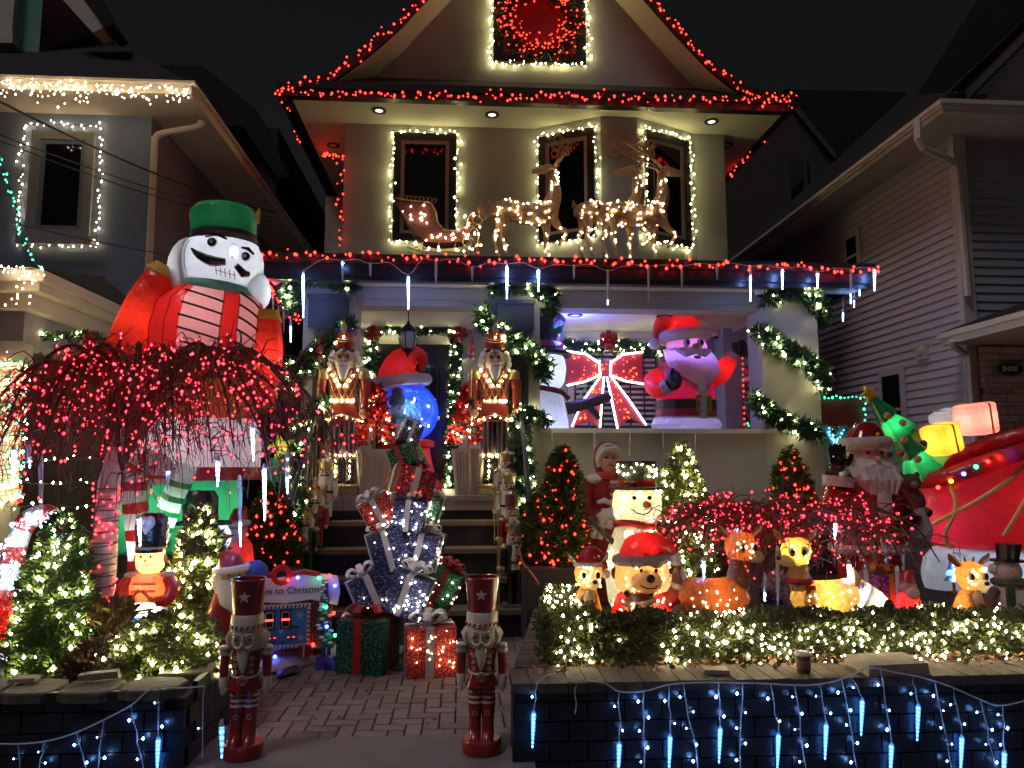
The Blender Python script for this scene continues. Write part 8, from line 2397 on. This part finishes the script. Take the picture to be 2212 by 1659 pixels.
f.p('raised_arm', GL, lambda b: b.tube(spline([(-56, 0, 268), (-80, -8, 220), (-88, -22, 212), (-80, -30, 262)], 3), np.interp(np.linspace(0, 3, 10), range(4), [26, 30, 32, 27]), 14))
f.p('raised_cuff', STN, lambda b: b.tube([(-80, -30, 266), (-78, -30, 288)], [31, 32], 16))
f.p('raised_glove', GB, lambda b: (b.ball((-78, -30, 318), (22, 13, 22), 14), *[b.tube([(-92 + i * 9, -30, 330), (-93 + i * 9.5, -31, 348), (-92 + i * 9.5, -34, 360 - abs(i - 1.5) * 4)], [5.5, 5.5, 4], 8) for i in range(4)], b.tube([(-60, -32, 312), (-50, -34, 326), (-48, -34, 336)], [7, 6, 4.5], 8)))
f.p('lowered_arm', GL, lambda b: b.tube(spline([(58, 0, 268), (86, -8, 220), (84, -26, 186)], 3), np.interp(np.linspace(0, 2, 7), range(3), [26, 30, 24]), 14))
f.p('lowered_cuff', STN, lambda b: b.tube([(88, -14, 212), (96, -24, 170), (88, -28, 150)], [30, 32, 28], 16))
f.p('lowered_glove', GB, lambda b: (b.ball((66, -52, 196), (24, 14, 18), 14), *[b.tube([(50 + i * 7, -60, 204), (42 + i * 7, -66, 190), (44 + i * 7, -64, 178)], [6, 6, 4.5], 8) for i in range(4)], b.tube([(60, -62, 212), (44, -68, 214)], [7, 5], 8)))
f = Fig('plush_bear', 'brown plush bear tucked under the arm of the large Santa statue', 'toy', 1972, 1085, 6.1)
PBR = mat('brown plush', (.10, .06, .05), .95, var=.3, scale=30, bump=.6)
f.p('body', PBR, lambda b: b.ball((0, 0, 0), (26, 22, 34), 14))
f.p('head', PBR, lambda b: b.ball((-6, -4, 42), (22, 20, 20), 14))
for s in (-1, 1):
    f.p('ear', PBR, lambda b: b.ball((-6 + s * 18, 0, 58), (7, 5, 7), 8))
    f.p('leg', PBR, lambda b: b.tube([(s * 14, -10, -16), (s * 20, -24, -24)], [10, 11], 8))
f.p('muzzle', mat('tan muzzle', (.25, .17, .12), .9), lambda b: b.ball((-8, -22, 38), (9, 7, 8), 10))

# ================================================================== inflatable sleigh
f = Fig('inflatable_sleigh', 'big red inflatable sleigh with yellow straps and gifts at the right edge', 'inflatable', 2120, 1330, 6.5, z=SOIL - .03, fit=340)
SLR = fabric('red sleigh cloth', (.62, .03, .05), .5)
f.p('base', fabric('white runner cloth', (.70, .74, .82), .5), lambda b: b.loft([(20, 0, 30, 150, 80), (20, 0, 60, 158, 84), (20, 0, 100, 150, 80), (20, 0, 128, 120, 70)], 26))
def tilt(q):
    return (q[0], q[1], q[2] + .34 * (q[0] - 36) * max(0, (q[2] - 112)) / 218)
def hull(b):
    b.loft([(30, 0, 112, 90, 60), (26, 0, 140, 128, 82), (24, 0, 190, 150, 94), (28, 0, 250, 160, 98), (30, 0, 300, 158, 96), (32, 0, 330, 150, 92)], 32)
    b.v = [tilt(q) for q in b.v]
f.p('hull', SLR, hull)
f.p('rim', SLR, lambda b: b.tube([(36 + 176 * math.cos(a), 100 * math.sin(a), 348 + .36 * 176 * math.cos(a)) for a in [2 * PI * i / 30 for i in range(31)]], 19, 12, False))
for a0, a1 in ((-175, -120), (-165, -60)):
    pass
def hullp(a, z, k=1.012):
    return tilt(_hullp(a, z, k))
def _hullp(a, z, k):
    Z = [112, 140, 190, 250, 300, 330]
    return (np.interp(z, Z, [30, 26, 24, 28, 30, 32]) + np.interp(z, Z, [90, 128, 150, 160, 158, 150]) * k * math.cos(a), np.interp(z, Z, [60, 82, 94, 98, 96, 92]) * k * math.sin(a), z)
YEL = mat('yellow strap webbing', (.80, .60, .22), .7)
f.p('strap', YEL, lambda b: b.tube([hullp(rad(-148 + 10 * math.sin(i / 3)), 330 - i * 14) for i in range(15)], 5, 6))
f.p('strap', YEL, lambda b: b.tube([hullp(rad(-170 + i * 8), 200 + i * 10) for i in range(13)], 5, 6))
f.p('strap', YEL, lambda b: b.tube([hullp(rad(-60 - i * 3), 320 - i * 12) for i in range(14)], 5, 6))
f.lamp((70, 0, 240), 4, (1, .45, .3), .12)
f.lamp((-80, -10, 190), 2.2, (.75, .5, 1), .1)
f.lamp((20, 0, 80), 4, (.7, .85, 1), .1)
cols = [REDB, glow('orange bulb', (1, .4, .03), 8), BLUEB, GREENB]
P_ = [(-140 + i * 26, -60 - 30 * math.sin(i / 6 * PI * .6), 292 - 6 * math.cos(i * .9) + i * 12) for i in range(7)]
for i, q in enumerate(P_):
    f.p('bulb', cols[i % 4], lambda b: b.ball((q[0], q[1] - 18, q[2] - 14), 5, 8))
f.p('bulb_cord', WIRE_DARK, lambda b: b.tube([(q[0], q[1] - 17, q[2] - 12) for q in P_], 1.2, 4, False))
def igift(label, u, v, y, w, h, c, tilt, watts, lc):
    g = Fig('inflatable_gift', label, 'inflatable gift', u, v, y, 'inflatable gifts in the sleigh')
    C = fabric('gift cloth %s' % label[:12], c, .6)
    g.o.rotation_euler = (0, rad(tilt), rad(20))
    bb = g.p('box', C, lambda b: b.loft([(0, 0, -h / 2, w * .46, w * .42), (0, 0, -h / 2 + 5, w * .52, w * .48), (0, 0, h / 2 - 5, w * .52, w * .48), (0, 0, h / 2, w * .46, w * .42)], 24, True, 5))
    g.p('ribbon', fabric('yellow strap cloth', (.75, .52, .12)), lambda b: b.tube([(0, -w * .5, -h / 2), (0, -w * .51, h / 2 - 2), (0, w * .5, h / 2 + 1)], 2.4, 5), bb)
    g.lamp((0, 0, 0), watts, lc, .05)
igift('orange glowing inflatable gift in the sleigh', 2034, 948, 6.35, 64, 62, (.80, .40, .06), -14, 4.5, (1, .75, .35))
igift('pink glowing inflatable gift in the sleigh', 2108, 905, 6.6, 68, 66, (.80, .28, .24), -8, 4.5, (1, .7, .6))
igift('white inflatable gift behind the pink one in the sleigh', 2050, 912, 6.9, 60, 50, (.60, .62, .66), -20, .6, (1, .9, .9))
f = Fig('inflatable_tree', 'green inflatable tree with star leaning out of the sleigh', 'inflatable', 1985, 1005, 6.5)
A0, A1 = Vector((22, 0, -6)), Vector((-100, 0, 148))
def leanring(t, r):
    c = A0.lerp(A1, t)
    d = (A1 - A0).normalized()
    s = Vector((0, 1, 0))
    n = d.cross(s)
    return [c + (n * math.cos(a) + s * math.sin(a) * .8) * r * (1 + .12 * math.cos(a * 8)) for a in [2 * PI * i / 24 for i in range(24)]]
for i in range(4):
    def tier(b):
        q0, q1 = leanring(.02 + i * .23, 58 - i * 11), leanring(.34 + i * .215, 14 - 2 * i)
        b.add(q0 + q1, [(j, (j + 1) % 24, 24 + (j + 1) % 24, 24 + j) for j in range(24)] + [tuple(range(24))[::-1]])
    f.p('tier', GRN_F, tier)
f.p('star', fabric('yellow cloth', (.75, .52, .03)), lambda b: b.prism([(-104 + r * math.cos(a), 154 + r * math.sin(a)) for r, a in [(20 if i % 2 == 0 else 9, PI / 2 + .5 + i * PI / 5) for i in range(10)]], -6, 6))
for i, (t_, dx, c) in enumerate(((.2, -20, 'pink'), (.3, 10, 'blue'), (.45, -14, 'pink'), (.6, 6, 'pink'), (.75, -6, 'yellow'), (.35, -36, 'red'))):
    c_ = A0.lerp(A1, t_)
    f.p('ornament', fabric('ornament cloth ' + c, {'pink': (.8, .4, .4), 'blue': (.05, .1, .5), 'yellow': (.75, .55, .1), 'red': (.6, .03, .03)}[c]), lambda b: b.ball((c_.x + dx, -38 + 26 * t_, c_.z + dx * .6), 8, 10))
f.lamp((0, 0, 20), 3, (.6, 1, .6), .05)
f.lamp((-50, 0, 85), 2, (.6, 1, .6), .05)

# ================================================================== booth with green lights and letter Y
f = Fig('red_booth', 'small booth with red scalloped awning and green lights behind the large Santa', 'booth', 1822, 1120, 8.9)
f.p('awning', mat('red awning cloth', (.30, .03, .02), .8), lambda b: b.prism([(-56, 258), (50, 262), (54, 196), (40, 206), (28, 196), (14, 206), (0, 196), (-14, 206), (-28, 196), (-42, 206), (-56, 196)], -6, 6), None, False)
f.p('window_wall', mat('grey booth wall', (.22, .30, .27), .7), lambda b: b.box((0, 8, 150), (104, 10, 96)), None, False)
f.p('counter', mat('red booth counter', (.25, .03, .02), .7), lambda b: b.box((0, 4, 60), (112, 24, 84)), None, False)
for x in (-56, 0, 54):
    f.p('post', mat('red booth counter', (.25, .03, .02)), lambda b: b.tube([(x, -2, 0), (x, -2, 250)], 4, 6))
B = [(-54 + i * 9, -12, 262 + RN.uniform(-3, 3)) for i in range(13)] + [(54 + RN.uniform(-4, 4), -12, 80 + i * 12) for i in range(15)] + [(0 + RN.uniform(-5, 5), -12, 100 + i * 10) for i in range(10)]
f.bulbs(B, .0135, GREENB)
f = Fig('letter_sign', 'letter Y sign covered in sparkling blue lights', 'sign', 1806, 998, 7.7)
yy = [(-28, 78), (-8, 78), (-10, 70), (0, 46), (10, 70), (8, 78), (28, 78), (24, 70), (9, 36), (9, 10), (14, 2), (-14, 2), (-9, 10), (-9, 36), (-24, 70)]
f.p('letter', mat('teal glitter', (.05, .25, .32), .4, .3, var=.6, scale=50), lambda b: b.prism(yy, -4, 4), None, False)
f.p('stake', M_IRON, lambda b: b.tube([(0, 0, 4), (0, 0, -120)], 2, 5))
B = [((a_[0] * (1 - t) + b_[0] * t) + RN.uniform(-5, 5), -7, (a_[1] * (1 - t) + b_[1] * t)) for a_, b_, n in (((-20, 74), (0, 36), 16), ((20, 74), (0, 36), 16), ((0, 36), (0, 6), 12)) for t in [RN.random() for _ in range(n)]]
f.bulbs(B, .010, glow('teal sparkle', (.12, .62, .95), 7))
# ================================================================== icicle curtain strings on the planter walls
YF = YW - .035
def curtain(label, main, drops, group='blue icicle strings on the planter walls'):
    P = spline([W(u, v, YF - .01) for u, v in main], 5)
    t = tag(MB().tube(P, .0042, 5, False).build('icicle_light_string', WIRE_WHITE), label, 'string lights', group)
    B = []
    for (u0, v0, u1, v1, ice, nb) in drops:
        Q = [W(u0 + (u1 - u0) * i / 5 + RN.uniform(-3, 3) * (0 < i < 5), v0 + (v1 - v0) * i / 5, YF) for i in range(6)]
        MB().tube(Q, .0032, 4, False).build('drop_cord', WIRE_WHITE, t)
        for i in range(nb):
            f_ = (i + .7) / (nb + .2)
            s = 1 if i % 2 else -1
            p = W(u0 + (u1 - u0) * f_, v0 + (v1 - v0) * f_, YF)
            q = W(u0 + (u1 - u0) * f_ + s * RN.uniform(6, 13), v0 + (v1 - v0) * f_ + RN.uniform(-3, 4), YF - .01)
            MB().tube([p, q], .0028, 4).build('twig_cord', WIRE_WHITE, t)
            B.append(q)
        if ice:
            a, c = W(u1, v1, YF - .005), W(u1 - 3, v1 + 84, YF - .005)
            d = c - a
            o = MB().tube([a, a + d * .1, a + d * .5, a + d * .85, c], [.007, .0135, .011, .006, .0012], 8).build('icicle', M_ICEP, t)
            m = MB()
            for i in range(9):
                f_ = .12 + .8 * i / 8
                m.ball(a + d * f_, (.0115 * (1 - .65 * f_),) * 2 + (.008,), 7)
            m.build('led_core', ICEBLUE, o)
    if B:
        bulbs(B, .0072, glow('ice blue bulb', (.16, .40, 1.0), 60), t)
    return t
curtain('white wire string with blue icicles hanging on the right planter wall',
        [(1165, 1472), (1185, 1458), (1215, 1466), (1300, 1474), (1338, 1494), (1395, 1492), (1450, 1478), (1530, 1474), (1640, 1476), (1740, 1480), (1800, 1472), (1840, 1458), (1880, 1442), (1930, 1452), (1985, 1462), (2050, 1482), (2110, 1508), (2160, 1524), (2230, 1510)],
        [(1160, 1470, 1153, 1535, 1, 1), (1245, 1480, 1242, 1542, 0, 0), (1338, 1494, 1338, 1602, 1, 2), (1391, 1491, 1391, 1662, 0, 5), (1446, 1480, 1448, 1586, 1, 2), (1476, 1478, 1508, 1662, 0, 5), (1553, 1476, 1556, 1568, 1, 2),
         (1605, 1476, 1600, 1662, 0, 5), (1665, 1478, 1682, 1582, 1, 2), (1716, 1480, 1742, 1662, 0, 5), (1770, 1478, 1785, 1560, 1, 2), (1818, 1468, 1852, 1662, 0, 5), (1838, 1458, 1863, 1508, 1, 1), (1902, 1448, 1926, 1604, 1, 3), (1972, 1464, 1984, 1520, 1, 1),
         (2020, 1476, 2056, 1662, 0, 5), (2060, 1488, 2078, 1588, 1, 2), (2118, 1512, 2150, 1662, 0, 4), (2166, 1526, 2170, 1620, 1, 3)])
curtain('white wire string with blue icicles hanging on the left planter wall',
        [(-20, 1606), (40, 1607), (105, 1600), (165, 1582), (230, 1552), (285, 1522), (320, 1492), (345, 1484), (400, 1486), (440, 1482)],
        [(38, 1607, 42, 1662, 0, 1), (98, 1601, 84, 1662, 0, 2), (165, 1584, 186, 1662, 0, 2), (224, 1556, 212, 1662, 0, 2), (283, 1524, 310, 1662, 0, 3), (347, 1484, 342, 1592, 1, 2), (442, 1482, 437, 1638, 0, 1)])
icicle(479, 1560, 1640, YF - .12, 1, 'glowing blue icicle tube behind the left nutcracker planter', 'icicle tubes behind the nutcracker', m=ICEBLUE)

# ================================================================== odds and ends on the walls
g = W(1737, 1466, 4.12)
f = Fig('paper_cup', 'brown paper coffee cup with white lid on the right planter wall', 'cup', 1737, 1467, 4.12, z=.408)
f.p('cup', mat('brown printed cup', (.11, .055, .035), .6, var=.3, scale=30), lambda b: b.lathe([(13, 0), (13.5, 1), (17.5, 37), (17.5, 38)], 22))
f.p('sleeve', mat('pale cup sleeve', (.20, .14, .11), .8), lambda b: b.lathe([(14.9, 10), (16.9, 28)], 22, cap=False))
f.p('lid', mat('white cup lid', (.62, .58, .54), .5), lambda b: b.lathe([(18.6, 37), (19, 39), (18.4, 41), (16, 42), (15, 44), (4, 44)], 22))
M_SLAB = mat('loose grey slab', (.24, .20, .17), .85, var=.35, scale=10, bump=.5, bscale=30)
def stone(label, u, v, y, w, d, h, rz, z=.41, m=None):
    p = W(u, v, y)
    b = MB().box((0, 0, h / 2), (w, d, h), (0, 0, 0), .96)
    o = b.build('loose_stone', m or M_SLAB, None, False, loc=(p.x, y, z), rot=(RN.gauss(0, .02), RN.gauss(0, .02), rad(rz)))
    tag(o, label, 'stone')
stone('large loose paving slab lying on the right planter wall', 1915, 1462, 4.16, .36, .24, .055, 3)
stone('small flat stone on the right planter wall below the hedge gap', 1546, 1466, 4.15, .14, .09, .022, -8)
stone('pale brick offcut on the left planter wall', 220, 1490, 4.22, .16, .06, .035, 14, .42)
stone('second brick offcut touching the pale one on the left planter wall', 190, 1498, 4.2, .10, .05, .03, 6, .42)
stone('small flat stone at the far left of the planter wall', 50, 1505, 4.2, .13, .08, .02, 8, .42)
# dry leaves along the hedge foot
n = 260
P = np.stack([rng.uniform(.4, 3.4, n), rng.uniform(4.2, 4.42, n), np.full(n, .415) + rng.random(n) * .01], 1)
o = leaves(P, np.stack([rng.normal(size=n), rng.normal(size=n), np.full(n, .1)], 1), .045, .03, mat('dry fallen leaf', (.20, .10, .05), .8, var=.5, scale=20), None, 'fallen_leaves', .2)
o['label'] = 'dry brown leaves scattered along the foot of the hedge'
o['category'] = 'leaves'
n = 50
P = np.stack([rng.uniform(-1.35, .3, n), rng.uniform(4.5, 6.2, n), np.full(n, .006) + rng.random(n) * .004], 1)
o = leaves(P, np.stack([rng.normal(size=n), rng.normal(size=n), np.full(n, .02)], 1), .03, .015, mat('dry fallen leaf', (.20, .10, .05)), None, 'fallen_leaves', .1)
o['label'] = 'few dry leaf bits scattered over the walkway pavers'
o['category'] = 'leaves'
